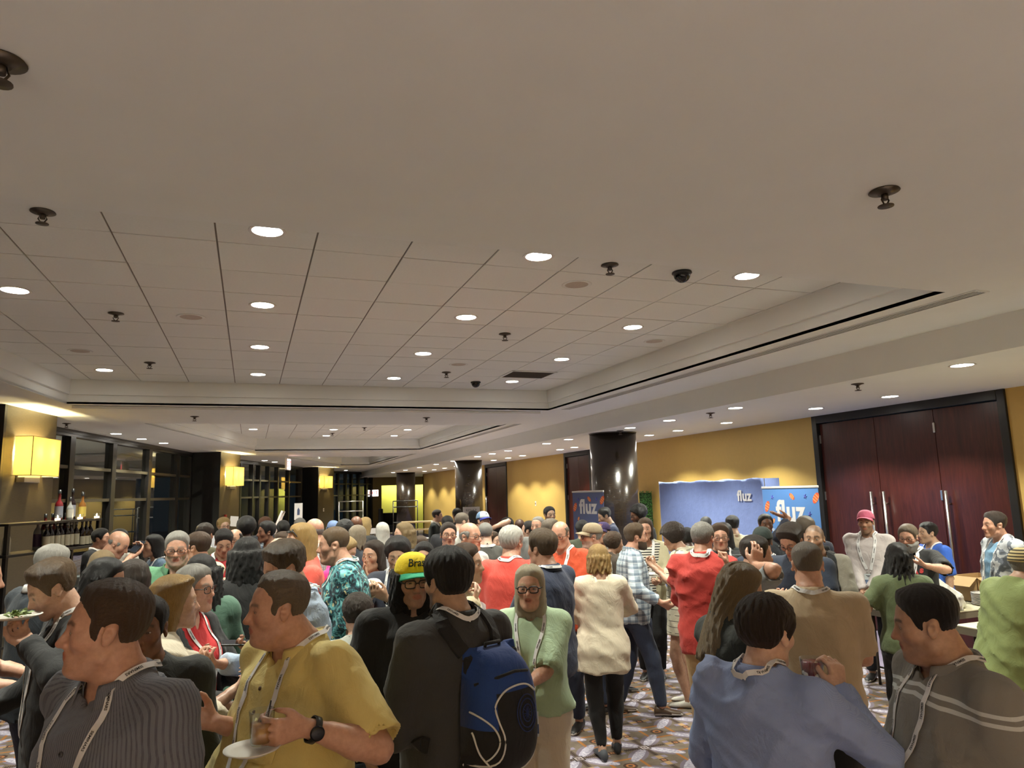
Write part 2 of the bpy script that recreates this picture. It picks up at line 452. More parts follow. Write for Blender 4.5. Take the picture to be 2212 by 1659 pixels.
W1 = window('window_1', (-3.74, 12.0), (-1.61, 21.75), [1.1, 2.93, 4.77, 6.8, 8.8], .2)
W2 = window('window_2', (-1.18, 23.6), (2.04, 32.6), [1.2, 2.4, 3.58, 4.29, 5.28, 6.34, 7.75], .13)
W3 = window('window_3', (2.3, 36.05), (6.5, 41.4), [1.2, 2.3, 3.25, 4.0, 4.6, 5.35, 6.2], .13)
W0 = window('window_4', (-5.2, 2.0), (-4.05, 11.0), [1.8, 3.6, 5.4, 7.2], .16)
b = MB(); b.box((-9.1, -6, 0), (-9, 4, ZA)); tag(b.obj('wall_left', M_PIER), kind='structure')

# night outside: a paved terrace and a planted tree beyond the first window
b = MB(); b.box((-40, 3, -.12), (-10, 60, -.08)); b.box((-10, 44.8, -.12), (13, 60, -.08)); tag(b.obj('floor', plain('wet_paving', (.05, .05, .055), .35, 2, .3, .1, 20)), kind='structure')
# ------------------------------------------------------------------ lamps and ceiling fittings
def sharelight(name, W, ang, blend, rad=.07, col=LIGHT_WARM):
    l = bpy.data.lights.new(name, 'SPOT'); l.energy = W; l.spot_size = math.radians(ang); l.spot_blend = blend; l.shadow_soft_size = rad; l.color = col
    return l
L_TRAY = sharelight('bulb', W_TRAY, 108, .6); L_SIDE = sharelight('bulb', W_SIDE, 112, .6); L_WASH = sharelight('bulb', W_WASH, 128, .35, .05); L_BOUNCE = sharelight('bulb', W_BOUNCE, 100, .5)
bt = MB(); bt.lathe([(.092, 0), (.112, -.003), (.115, .0), (.092, .012)], 32, caps=False); ME_TRIM = bt.mesh('trim_ring', M_WHITE)
bt = MB(); bt.lathe([(.001, -.001), (.092, -.001)], 32, caps=False); bt.add([], []); ME_DISC = bt.mesh('diffuser', M_DISC)
def downlight(x, y, z, lab, L, group, aim=None):
    r = empty('recessed_downlight', (x, y, z - .004)); tag(r, lab, 'downlight', group)
    obj('trim_ring', ME_TRIM, r); obj('diffuser', ME_DISC, r)
    o = bpy.data.objects.new('bulb', L); o.location = (0, 0, -.02); link(o); o.parent = r
    if aim: o.rotation_euler = aim
    return r
ORD = ['first', 'second', 'third', 'fourth', 'fifth', 'sixth', 'seventh', 'eighth', 'ninth', 'tenth', 'eleventh', 'twelfth', 'thirteenth', 'fourteenth', 'fifteenth', 'sixteenth']
ROWS1 = ['nearest', 'second', 'third', 'farthest']
for j, y in enumerate((4.53, 6.37, 8.20, 10.06)):
    for i, x in enumerate((-1.77, .06, 1.905, 3.72)):
        if j == 2 and i == 0: continue
        downlight(x, y, ZC, 'round glowing downlight in the big tile tray, %s row, %s from the left' % (ROWS1[j], ORD[i]), L_TRAY, 'downlights of the nearest tile tray')
for j, y in enumerate((14.5, 16.3, 18.16, 20.0)):
    for i, x in enumerate((.03, 1.92, 3.79)):
        if j == 3 and i == 0: continue
        downlight(x, y, ZC, 'small glowing downlight in the second tile tray, %s row, %s from the left' % (ROWS1[j], ORD[i]), L_TRAY, 'downlights of the second tile tray')
for j, y in enumerate((25.3, 28.2)):
    for i, x in enumerate((2.4, 4.1)):
        downlight(x, y, ZC, 'downlight inside the farthest tile tray, %s row, %s' % (('near', 'back')[j], ('left', 'right')[i]), L_TRAY, 'downlights of the farthest tile tray')
ins = [1.1, 2.9, 4.67, 8.0, 9.65, 10.9, 13.48, 14.66, 17.2, 18.5, 19.85, 22.5, 24.8, 27.5, 30.2, 33.0]
for k, y in enumerate(ins):
    downlight(6.2, y, ZD, 'downlight of the aisle-side row in the low right soffit, %s from the camera' % ORD[k], L_SIDE, 'downlights along the right soffit')
outs = [3.6, 6.65, 7.91, 9.94, 11.40, 12.43, 15.98, 16.86, 19.58, 20.84, 22.25, 26.8, 28.6, 30.4, 32.2, 34.6]
for k, y in enumerate(outs):
    downlight(7.5, y, ZD, 'downlight of the wall-side row by the mustard wall, %s from the camera' % ORD[k], L_WASH, 'wall washers along the right wall', (0, math.radians(10), 0))
for k, (x, y) in enumerate(((-2.48, 15.6), (-2.20, 16.9), (-1.90, 18.1), (.45, 26.6), (.82, 27.7), (4.6, 37.5))):
    downlight(x, y, ZA, 'downlight in the left soffit along the windows, %s from the near pier' % ORD[k], L_SIDE, 'downlights along the windows')
for k, (x, y) in enumerate(((-3.5, -2.6), (-.5, -2.6), (2.5, -2.6), (-3.5, -4.6), (-.5, -4.6), (2.5, -4.6))):  # unseen lamps added behind the camera; their floor bounce brightens the near ceiling
    downlight(x, y, ZN, 'added lamp behind the camera, out of view, brightening the ceiling by bounce, %s' % ORD[k], L_BOUNCE, 'added bounce lamps behind the camera')

def sprinkler(x, y, z, lab):
    r = empty('sprinkler_head', (x, y, z)); tag(r, lab, 'sprinkler', 'fire sprinklers')
    b = MB(); b.lathe([(.062, 0), (.066, -.006), (.030, -.014), (.026, -.02)], 24); b.obj('escutcheon', M_STEEL_D, r)
    b = MB(); b.lathe([(.016, -.014), (.014, -.045)], 12)
    for s in (-1, 1): b.tube([(s * .012, 0, -.02), (s * .022, 0, -.045), (s * .006, 0, -.07)], .004, 6)
    b.lathe([(.006, -.068), (.034, -.072), (.034, -.076), (.004, -.078)], 16); b.obj('pendant', M_STEEL_D, r)
M_STEEL_D = plain('dull_brass', (.09, .075, .06), .4, 20, .1, Metallic=.7)
spr = [(-1.16, 4.56, ZC, 'in the big tile tray at the near left'), (-1.16, 6.96, ZC, 'in the big tile tray left of the speaker grille'), (-1.18, 9.42, ZC, 'in the big tile tray at the far left'),
       (2.5, 4.57, ZC, 'in the big tile tray behind the near dome camera'), (2.51, 6.97, ZC, 'in the middle of the big tile tray'), (2.52, 9.44, ZC, 'in the big tile tray before the far dome camera'),
       (2.66, 2.27, ZN, 'large, alone on the smooth near ceiling at right'), (-.72, 2.31, ZN, 'cut by the left frame edge on the smooth near ceiling'), (-.84, 11.99, ZN, 'on the beam behind the big tray, left one'), (2.8, 11.85, ZN, 'on the beam behind the big tray, right one'),
       (6.13, 5.83, ZD, 'in the right soffit above the dark double doors'), (6.23, 8.61, ZD, 'in the right soffit above the pale blue backdrop'), (6.3, 11.44, ZD, 'in the right soffit at the top of the nearest column'),
       (-2.9, 13.6, ZA, 'in the left soffit beside the near pier'), (2.0, 19.2, ZC, 'in the second tile tray, left one'), (2.6, 17.6, ZC, 'in the second tile tray, right one')]
for x, y, z, l in spr: sprinkler(x, y, z, 'small pendant sprinkler ' + l)
def speaker(x, y, lab):
    r = empty('ceiling_speaker', (x, y, ZC - .002)); tag(r, lab, 'speaker', 'round ceiling speakers')
    b = MB(); b.lathe([(.095, -.001), (.118, -.006), (.125, 0)], 32, caps=False); b.obj('frame', M_TILE, r)
    b = MB(); b.lathe([(.001, -.006), (.05, -.005), (.096, -.001)], 32, caps=False); b.obj('grille', plain('speaker_mesh', (.50, .45, .39), .9, 300, .4, .5, 500), r)
for x, y, l in ((-.55, 6.96, 'left of centre'), (-1.8, 8.83, 'at the far left'), (2.48, 5.11, 'near right, below the dome camera'), (4.33, 6.95, 'beside the right upstand'), (2.52, 8.82, 'before the air grille')):
    speaker(x, y, 'round white speaker grille in the big tile tray, ' + l)
for x, y, l in ((3.14, 4.58, 'near right edge of the big tray'), (3.18, 10.2, 'far end of the big tray')):
    r = empty('dome_camera', (x, y, ZC - .002)); tag(r, 'small black dome security camera at the ' + l, 'camera', 'dome cameras')
    b = MB(); b.lathe([(.075, 0), (.078, -.012), (.066, -.02)], 28); b.obj('base', M_BLACK, r)
    b = MB(); b.lathe([(.066 * math.cos(a), -.02 - .066 * math.sin(a)) for a in np.linspace(0, 1.55, 9)], 28, caps=False); b.obj('dome', plain('smoked_dome', (.006, .006, .007), .08), r)
r = empty('return_air_grille', (3.72, 9.4, ZC - .001)); tag(r, 'dark rectangular return air grille in the big tile tray', 'vent')
b = MB(); b.box((-.33, -.27, -.004), (.33, .27, .004)); b.obj('backing', plain('grille_dark', (.055, .05, .045), .8), r)
b = MB()
for s in (-1, 1): b.box((-.33, s * .27 - .015, -.012), (.33, s * .27 + .015, 0)); b.box((s * .33 - .015, -.285, -.012), (s * .33 + .015, .285, 0))
b.obj('frame', M_TILE, r)
b = MB(); b.box((-.32, -.004, -.009), (.32, .004, -.003)); sl = b.mesh('slat', plain('grille_slat', (.09, .08, .07), .8))
for k in range(13): obj('slat', sl, r, (0, -.24 + k * .04, 0), (.5, 0, 0))
for k, (x, ya, yb, l) in enumerate(((4.92, 3.5, 10.75, 'nearest and longest'), (4.985, 13.24, 20.6, 'second'), (5.03, 23.1, 30.4, 'farthest'))):
    r = empty('slot_diffuser', (x, ya, ZA - .001)); tag(r, 'long dark slot air diffuser beside the trays, %s' % l, 'vent', 'slot diffusers')
    L = yb - ya
    b = MB(); b.box((-.062, 0, -.003), (.062, L, .002)); b.obj('slot_bed', plain('slot_dark', (.012, .011, .010), .8), r)
    b = MB(); b.box((-.072, -.02, -.007), (-.058, L + .02, 0)); b.box((.058, -.02, -.007), (.072, L + .02, 0)); b.box((-.058, -.02, -.007), (.058, 0, 0)); b.box((-.058, L, -.007), (.058, L + .02, 0)); b.obj('frame', M_CEIL, r)
    b = MB(); b.box((-.0045, 0, -.007), (.0045, L, 0)); v = b.mesh('vane', M_CEIL)
    for q in range(3): obj('vane', v, r, (-.03 + q * .03, 0, 0))

# ------------------------------------------------------------------ sconces on the piers
def shade_mat():
    t = NT('linen_shade'); c = t.coord(); n = t.noise(t.mapping(c, (90, 90, 5)), 4, 3)
    col = t.mix(n.outputs[0], (.86, .74, .40), (.96, .86, .52))
    tl = t.new('BsdfTranslucent'); t.set(tl.inputs[0], col); df = t.new('BsdfDiffuse'); t.set(df.inputs[0], col)
    mx = t.new('MixShader'); mx.inputs[0].default_value = .35; t.set(mx.inputs[1], tl.outputs[0]); t.set(mx.inputs[2], df.outputs[0]); t.t.links.new(mx.outputs[0], t.out.inputs[0]); return t.m
M_SHADE = shade_mat()
L_SC = bpy.data.lights.new('bulb', 'POINT'); L_SC.energy = W_SCONCE; L_SC.color = (1.0, .80, .42); L_SC.shadow_soft_size = .05
for i, ((p, q), s0, s1, lab) in enumerate(zip(PIERS, (.28, .35, .10), (1.10, 1.20, .88), ('nearest, largest', 'middle', 'farthest'))):
    p, q = np.array(p), np.array(q); u = (q - p) / np.linalg.norm(q - p); a = math.atan2(u[1], u[0])
    P = p + u * s0
    r = empty('wall_sconce', (P[0], P[1], 2.51), a); tag(r, 'box shaped fabric wall sconce glowing warm yellow, %s of three' % lab, 'wall lamp', 'pier sconces')
    L, Dp, H = s1 - s0, .23, .53
    b = MB(); t = .004
    b.box((0, -Dp, 0), (L, -Dp + t, H)); b.box((0, -Dp + t, 0), (t, -.01, H)); b.box((L - t, -Dp + t, 0), (L, -.01, H)); b.obj('shade', M_SHADE, r)
    M_RIB = plain('shade_rib', (.45, .36, .17), .6)
    b = MB()
    for x in (0, L): b.cbox((x, -Dp, H / 2), (.008, .008, H + .006))
    for z in (0, H): b.cbox((L / 2, -Dp, z), (L, .008, .008)); b.cbox((0, -Dp / 2, z), (.008, Dp, .008)); b.cbox((L, -Dp / 2, z), (.008, Dp, .008))
    b.obj('shade_rib', M_RIB, r)
    b = MB(); b.box((.1, -.03, -.09), (L - .1, -.002, H - .06)); b.box((.08, -.12, -.09), (L * .62, -.02, -.02)); b.obj('bracket', M_STEEL, r, bevel=.004)
    for x in (L * .27, L * .73):
        o = bpy.data.objects.new('bulb', L_SC); o.location = (x, -.12, H * .6); link(o); o.parent = r

# ------------------------------------------------------------------ the hidden strip in the lime alcove
l = bpy.data.lights.new('cove_strip', 'AREA'); l.shape = 'RECTANGLE'; l.size = 4.0; l.size_y = .1; l.energy = 45; l.color = (1, .92, .55)
r = empty('cove_light', (9.2, 42.3, 2.82)); tag(r, 'hidden light strip behind the alcove header washing the lime wall', 'light strip')
b = MB(); b.box((-2.1, -.05, .01), (2.1, .05, .05)); b.obj('housing', M_WHITE, r)
o = bpy.data.objects.new('lamp', l); o.rotation_euler = (math.radians(20), 0, 0); link(o); o.parent = r
# ------------------------------------------------------------------ signed-distance modelling of figures
F32 = np.float32
def smin(a, b, k):
    if k <= 0: return np.minimum(a, b)
    h = np.clip(.5 + .5 * (b - a) / k, 0, 1); return b + (a - b) * h - k * h * (1 - h)
def smax(a, b, k): return -smin(-a, -b, k)
def axis_pts(lo, hi, coarse, zones):
    """non-uniform samples: zones = [(a, b, step)] are refined"""
    z = sorted([(max(a, lo), min(b, hi), s) for a, b, s in zones if b > lo and a < hi])
    pts = [lo]; x = lo
    while x < hi:
        st = coarse
        for a, b, s in z:
            if a - 1e-6 <= x < b: st = min(st, s)
            elif x < a < x + st: st = max(min(st, a - x), s)
        x += st; pts.append(x)
    return np.array(pts, F32)
class Grid:
    def __init__(s, xs, ys, zs): s.a = (xs, ys, zs); s.d = np.full((len(xs), len(ys), len(zs)), .5, F32)
    def sl(s, lo, hi):
        return tuple(slice(max(0, int(np.searchsorted(s.a[i], lo[i])) - 1), int(np.searchsorted(s.a[i], hi[i])) + 2) for i in range(3))
    def pts(s, sl): return (s.a[0][sl[0]][:, None, None], s.a[1][sl[1]][None, :, None], s.a[2][sl[2]][None, None, :])
    def add(s, f, lo, hi, k=.02, mg=.03):
        sl = s.sl([v - mg - k for v in lo], [v + mg + k for v in hi])
        if any(q.start >= q.stop for q in sl): return
        s.d[sl] = smin(s.d[sl], f(*s.pts(sl)).astype(F32), k)
    def sub(s, f, lo, hi, k=.01, mg=.02):
        sl = s.sl([v - mg - k for v in lo], [v + mg + k for v in hi])
        if any(q.start >= q.stop for q in sl): return
        s.d[sl] = smax(s.d[sl], -f(*s.pts(sl)).astype(F32), k)
    def cut(s, f, k=0):
        sl = (slice(None),) * 3; s.d = smax(s.d, f(*s.pts(sl)).astype(F32), k)
    def sample(s, p):
        p = np.asarray(p, float); ii = []; tt = []
        for i in range(3):
            a = s.a[i]; k = np.clip(np.searchsorted(a, p[..., i]) - 1, 0, len(a) - 2); ii.append(k); tt.append(np.clip((p[..., i] - a[k]) / (a[k + 1] - a[k]), 0, 1))
        r = 0
        for dx in (0, 1):
            for dy in (0, 1):
                for dz in (0, 1):
                    wgt = (tt[0] if dx else 1 - tt[0]) * (tt[1] if dy else 1 - tt[1]) * (tt[2] if dz else 1 - tt[2])
                    r = r + wgt * s.d[ii[0] + dx, ii[1] + dy, ii[2] + dz]
        return r
    def grad(s, p, e=.008):
        p = np.asarray(p, float); g = np.stack([s.sample(p + np.eye(3)[i] * e) - s.sample(p - np.eye(3)[i] * e) for i in range(3)], -1)
        return g / (np.linalg.norm(g, axis=-1, keepdims=True) + 1e-9)
    def surface(s):
        d = s.d; xs, ys, zs = s.a
        S = d < 0; c = np.zeros(tuple(n - 1 for n in d.shape), np.uint8)
        for i in (0, 1):
            for j in (0, 1):
                for k in (0, 1): c += S[i:d.shape[0] - 1 + i, j:d.shape[1] - 1 + j, k:d.shape[2] - 1 + k]
        act = (c > 0) & (c < 8); I, J, K = np.nonzero(act); n = len(I)
        if n == 0: return np.zeros((0, 3)), np.zeros((0, 4), int)
        idx = np.full(c.shape, -1, np.int32); idx[I, J, K] = np.arange(n)
        P = np.zeros((n, 3), F32); cnt = np.zeros(n, F32)
        for ax in range(3):
            o = [q for q in range(3) if q != ax]
            for u in (0, 1):
                for v in (0, 1):
                    A = [0, 0, 0]; A[o[0]] = u; A[o[1]] = v; B = list(A); B[ax] = 1
                    da = d[I + A[0], J + A[1], K + A[2]]; db = d[I + B[0], J + B[1], K + B[2]]
                    m = (da < 0) != (db < 0); t = np.where(m, da / np.where(m, da - db, 1), 0)
                    for q, (arr, base) in enumerate(zip((xs, ys, zs), (I, J, K))):
                        pa = arr[base + A[q]]; pb = arr[base + B[q]]; P[:, q] += np.where(m, pa + (pb - pa) * t, 0)
                    cnt += m
        P /= np.maximum(cnt, 1)[:, None]
        Q = []
        for ax in range(3):
            o = [(1, 2), (2, 0), (0, 1)][ax]
            sa = [slice(None)] * 3; sb = [slice(None)] * 3; sa[ax] = slice(0, -1); sb[ax] = slice(1, None)
            for q in o: sa[q] = slice(1, -1); sb[q] = slice(1, -1)
            A = S[tuple(sa)]; B = S[tuple(sb)]; E = np.nonzero(A != B)
            if len(E[0]) == 0: continue
            pos = [e.copy() for e in E]
            for q in o: pos[q] = pos[q] + 1
            def ci(du, dv):
                z = [p for p in pos]; z[o[0]] = pos[o[0]] - du; z[o[1]] = pos[o[1]] - dv; return idx[z[0], z[1], z[2]]
            q4 = np.stack([ci(1, 1), ci(0, 1), ci(0, 0), ci(1, 0)], 1)
            flip = ~A[E]; q4[flip] = q4[flip][:, ::-1]; Q.append(q4)
        return P, (np.concatenate(Q) if Q else np.zeros((0, 4), int))
def np_mesh(name, P, Q, mat, col=None, flow=None, tri=None):
    me = bpy.data.meshes.new(name); n, m = len(P), len(Q); k = 0 if tri is None else len(tri)
    me.vertices.add(n); me.vertices.foreach_set('co', np.ascontiguousarray(P, F32).ravel())
    vi = np.ascontiguousarray(Q, np.int32).ravel(); ls = np.arange(m, dtype=np.int32) * 4
    if k: vi = np.concatenate([vi, np.ascontiguousarray(tri, np.int32).ravel()]); ls = np.concatenate([ls, 4 * m + np.arange(k, dtype=np.int32) * 3])
    me.loops.add(len(vi)); me.loops.foreach_set('vertex_index', vi)
    me.polygons.add(m + k); me.polygons.foreach_set('loop_start', ls)
    me.polygons.foreach_set('use_smooth', np.ones(m + k, bool))
    if mat: me.materials.append(mat)
    if col is not None:
        a = me.color_attributes.new('Col', 'FLOAT_COLOR', 'POINT'); c4 = np.ones((n, 4), F32); c4[:, :3] = col; a.data.foreach_set('color', c4.ravel())
    if flow is not None:
        a = me.attributes.new('flow', 'FLOAT_VECTOR', 'POINT'); a.data.foreach_set('vector', np.ascontiguousarray(flow, F32).ravel())
    me.update(calc_edges=True); return me
def cluster(P, Q, cell, boxes):
    """merge vertices outside the detailed boxes on a coarse lattice"""
    keep = np.zeros(len(P), bool)
    for a, b in boxes: keep |= ((P > a) & (P < b)).all(1)
    key = np.floor(P / cell).astype(np.int64); key = (key[:, 0] + 4096) * 8192 * 8192 + (key[:, 1] + 4096) * 8192 + key[:, 2] + 4096
    key[keep] = -1 - np.arange(keep.sum())
    u, inv = np.unique(key, return_inverse=True); n = len(u); cnt = np.bincount(inv, minlength=n)
    NP = np.stack([np.bincount(inv, P[:, i], n) / cnt for i in range(3)], 1).astype(F32)
    q = inv[Q]; F = []
    same = np.stack([q[:, i] == q[:, (i + 1) % 4] for i in range(4)], 1); ns = same.sum(1)
    dia = (q[:, 0] == q[:, 2]) | (q[:, 1] == q[:, 3])
    quads = q[(ns == 0) & ~dia]; tri = []
    for i in range(4):
        m = (ns == 1) & same[:, i] & ~dia; tri.append(q[m][:, [(i + 1) % 4, (i + 2) % 4, (i + 3) % 4]])
    tri = np.concatenate(tri)
    if len(tri): tri = tri[np.unique(np.sort(tri, 1), axis=0, return_index=True)[1]]
    return NP, quads, tri
def grid_obj(name, G, mat, parent, colf=None, flowf=None, coarse=None):
    P, Q = G.surface(); tri = None
    if len(Q) == 0: return None
    if coarse: P, Q, tri = cluster(P, Q, *coarse)
    me = np_mesh(name, P, Q, mat, colf(P) if colf else None, flowf(P) if flowf else None, tri)
    if coarse: me.validate()
    return obj(name, me, parent)

# primitives --------------------------------------------------------
def rcone(a, b, ra, rb):
    a = np.asarray(a, float); b = np.asarray(b, float); ba = b - a; L2 = max(float(ba @ ba), 1e-9)
    def f(X, Y, Z):
        px, py, pz = X - F32(a[0]), Y - F32(a[1]), Z - F32(a[2])
        t = np.clip((px * F32(ba[0]) + py * F32(ba[1]) + pz * F32(ba[2])) / F32(L2), 0, 1)
        return np.sqrt((px - t * F32(ba[0])) ** 2 + (py - t * F32(ba[1])) ** 2 + (pz - t * F32(ba[2])) ** 2) - (F32(ra) + t * F32(rb - ra))
    r = max(ra, rb); return f, np.minimum(a, b) - r, np.maximum(a, b) + r
def frame_pts(X, Y, Z, c, R):
    """points in a local frame: R columns are the frame axes"""
    dx, dy, dz = X - F32(c[0]), Y - F32(c[1]), Z - F32(c[2])
    return tuple(dx * F32(R[0, i]) + dy * F32(R[1, i]) + dz * F32(R[2, i]) for i in range(3))
def ell_l(x, y, z, c, r):
    x, y, z = x - F32(c[0]), y - F32(c[1]), z - F32(c[2])
    k0 = np.sqrt((x / F32(r[0])) ** 2 + (y / F32(r[1])) ** 2 + (z / F32(r[2])) ** 2)
    k1 = np.sqrt((x / F32(r[0] ** 2)) ** 2 + (y / F32(r[1] ** 2)) ** 2 + (z / F32(r[2] ** 2)) ** 2)
    return k0 * (k0 - 1) / np.maximum(k1, F32(1e-6))
def rot_xyz(pitch=0, roll=0, yaw=0):
    """degrees: pitch tips the front down, roll tips to the right, yaw turns to the left"""
    p, r, y = (math.radians(v) for v in (pitch, roll, yaw))
    Rx = np.array([[1, 0, 0], [0, math.cos(-p), -math.sin(-p)], [0, math.sin(-p), math.cos(-p)]])
    Ry = np.array([[math.cos(r), 0, math.sin(r)], [0, 1, 0], [-math.sin(r), 0, math.cos(r)]])
    Rz = np.array([[math.cos(y), -math.sin(y), 0], [math.sin(y), math.cos(y), 0], [0, 0, 1]])
    return Rz @ Ry @ Rx
def sstep(a, b, x):
    t = np.clip((x - a) / (b - a), 0, 1); return t * t * (3 - 2 * t)
def lumps(X, Y, Z, s, sd):
    r = np.random.RandomState(sd).uniform(0, 6.28, 9)
    return (np.sin(X * s + r[0] + 1.3 * np.sin(Y * s * .7 + r[1])) * np.sin(Y * s * 1.1 + r[2] + np.sin(Z * s * .8 + r[3])) * np.sin(Z * s * .9 + r[4] + np.sin(X * s * .6 + r[5])))
def folds(X, Y, Z, sd, lam=.11):
    """soft diagonal cloth folds, roughly -1..1"""
    r = np.random.RandomState(sd + 77); out = 0
    for i in range(4):
        th = r.uniform(.25, 1.15) * (1 if i % 2 else -1); az = r.uniform(0, 3.14)
        k = np.array([math.cos(th) * math.cos(az), math.cos(th) * math.sin(az), math.sin(th)]) * 6.283 / (lam * r.uniform(.7, 1.5))
        ph = X * F32(k[0]) + Y * F32(k[1]) + Z * F32(k[2]) + F32(r.uniform(0, 6.28)) + F32(1.6) * np.sin(X * F32(r.uniform(8, 16)) + Z * F32(r.uniform(6, 14)) + F32(r.uniform(0, 6)))
        msk = .5 + .5 * np.sin(X * F32(r.uniform(4, 9)) + Y * F32(r.uniform(4, 9)) + Z * F32(r.uniform(3, 8)) + F32(r.uniform(0, 6)))
        out = out + (1 - np.abs(np.sin(ph * .5))) ** 2 * msk
    return out - .5
# ------------------------------------------------------------------ materials for people
def skin_mat():
    t = NT('skin'); a = t.new('Attribute'); a.attribute_name = 'Col'; c = t.coord(); n = t.noise(c, 55, 4, .6)
    mm = t.new('Mix', data_type='RGBA', blend_type='MULTIPLY'); mm.inputs[0].default_value = 1
    t.set(mm.inputs[6], a.outputs[0]); t.set(mm.inputs[7], t.ramp(n.outputs[0], [(.3, (.86, .82, .80)), (.7, (1.08, 1.06, 1.05))]))
    t.bsdf(mm.outputs[2], .46, t.bump(t.noise(c, 420, 2).outputs[0], .10, .002), Subsurface_Weight=.06, Subsurface_Scale=.02); return t.m
M_SKIN = skin_mat()
def hair_mat(name, c, c2=None, rough=.42):
    key = ('hair', c, c2)
    if key in MATS: return MATS[key]
    t = NT(name); a = t.new('Attribute'); a.attribute_name = 'flow'
    n = t.noise(a.outputs['Vector'], 9, 5, .65); n2 = t.noise(a.outputs['Vector'], 2.2, 2)
    k = c2 or tuple(min(1, x * 1.9 + .01) for x in c)
    col = t.ramp(n.outputs[0], [(.32, tuple(x * .45 for x in c)), (.52, c), (.72, k)])
    col = t.mix(n2.outputs[0], col, c)
    n3 = t.noise(t.mapping(a.outputs['Vector'], (3, 3, .6)), 9, 3, .6)
    col = t.mix(t.ramp(n3.outputs[0], [(.35, (0, 0, 0)), (.75, (.55, .55, .55))]), col, k)
    t.bsdf(col, rough, t.bump(t.math('ADD', n.outputs[0], n3.outputs[0]).s, .9, .008)); MATS[key] = t.m; return t.m
EYE = None
def eye_mat():
    t = NT('eye'); s = t.new('SeparateXYZ'); t.set(s.inputs[0], t.coord('Object')); x, z = V(t, s.outputs[0]), V(t, s.outputs[2])
    r = t.math('SQRT', x * x + z * z * 1.0)
    col = t.mix(r.lt(.0066), (.40, .36, .33), (.05, .028, .016)); col = t.mix(r.lt(.0034), col, (.004, .004, .004)); t.bsdf(col, .12); return t.m
M_EYE = eye_mat()
def fabric(kind, c, c2=None, p=None):
    key = ('fabric', kind, c, c2, p)
    if key in MATS: return MATS[key]
    t = NT('%s_fabric' % kind); co = t.coord(); s = t.new('SeparateXYZ'); t.set(s.inputs[0], co); X, Y, Z = (V(t, q) for q in s.outputs)
    big = t.noise(co, 9, 3).outputs[0]; fine = t.noise(co, 380, 2).outputs[0]; rough = .85; col = c; kw = {}
    def stripe(v, per, duty): return (t.math('PINGPONG', v + 50.0, per / 2)).lt(per / 2 * duty)
    if kind == 'pinstripe':
        a = t.math('ARCTAN2', X, Y); col = t.mix(stripe(a * .17, p or .0085, .38), c, c2); col = t.mix(t.noise(t.mapping(co, (60, 60, 2)), 3, 2).outputs[0], col, c)
    elif kind == 'hstripe': col = t.mix(stripe(Z, p or .03, .42), c, c2)
    elif kind == 'plaid':
        P = p or .05; a = t.math('ARCTAN2', X, Y) * .17
        col = t.mix(stripe(a, P, .45) * .55, c, c2); col = t.mix(stripe(Z, P, .45) * .55, col, c2); col = t.mix(stripe(Z + .011, P, .09) * .6, col, (.55, .58, .6))
    elif kind == 'check':
        P = p or .022; col = t.mix(stripe(X + Y, P, .5), c, c2); col = t.mix(stripe(Z, P, .5) * .7, col, c2)
    elif kind == 'floral':
        n = t.noise(t.mapping(co, (1, 1, 1.2)), 15, 3, .6, 1.6).outputs[0]; n2 = t.noise(co, 26, 2, .5, 1.0).outputs[0]
        col = t.ramp(n, [(.40, (.004, .016, .028)), (.47, (.012, .09, .11)), (.54, (.09, .33, .36)), (.62, (.20, .50, .50))]); col = t.mix(V(t, n2).gt(.66), col, (.50, .47, .25)); col = t.mix(V(t, n2).lt(.33) * .8, col, (.004, .008, .015))
    elif kind == 'camo':
        n = t.noise(co, 11, 2, .5, .6).outputs[0]; col = t.ramp(n, [(.42, c), (.5, c2), (.58, tuple(x * .45 for x in c2))], 'CONSTANT')
    elif kind == 'print':
        n = t.noise(co, 30, 2, .5, 1.2).outputs[0]; col = t.ramp(n, [(.38, c), (.52, c2), (.62, (.5, .5, .48))])
    elif kind == 'two':
        n = V(t, t.noise(co, 3, 2).outputs[0]); P = .05; a = t.math('ARCTAN2', X, Y) * .17
        pl = t.mix(stripe(a, P, .45) * .6, (.10, .15, .28), c2); pl = t.mix(stripe(Z, P, .45) * .6, pl, c2); pl = t.mix(stripe(Z + .011, P, .09) * .7, pl, (.5, .52, .55))
        col = t.mix((Z + n * .1).lt((p or 1.28) + .05), c, pl)
    elif kind == 'denim':
        col = t.mix(t.noise(co, 4, 4, .6).outputs[0], tuple(x * .6 for x in c), tuple(min(1, x * 1.6) for x in c)); rough = .8
    elif kind == 'dots':
        col = t.mix(stripe(Z, .055, .09) * V(t, t.noise(co, 18, 1).outputs[0]).gt(.45), c, c2)
    elif kind == 'band':
        zz = Z + t.math('ABSOLUTE', X) * .12
        b1 = (zz - (p or 1.2)).abs().lt(.006).max((zz - (p or 1.2) + .026).abs().lt(.006)); col = t.mix(b1, c, c2)
    elif kind == 'oxford':
        col = t.mix(stripe(X + Z, .004, .5) * .35, c, c2 or tuple(x * .7 for x in c)); rough = .75
    if isinstance(col, tuple): col = t.mix(big, tuple(x * .88 for x in c), tuple(min(1, x * 1.10) for x in c))
    wr = t.noise(t.mapping(co, (1, 1, .55)), 10, 3, .55, 2.4).outputs[0]
    h = t.math('MULTIPLY_ADD', wr, 9.0, fine)
    t.bsdf(col, rough, t.bump(h.s, .24, .004), Sheen_Weight=.08); MATS[key] = t.m; return t.m
M_LANYARD = plain('lanyard_ribbon', (.66, .66, .66), .6, 60, .08)
M_LTEXT = plain('lanyard_print', (.03, .03, .035), .7)
M_BADGEW = plain('badge_paper', (.60, .66, .68), .4, 90, .1)
M_BADGEB = plain('badge_blue', (.03, .075, .20), .4, 20, .1)
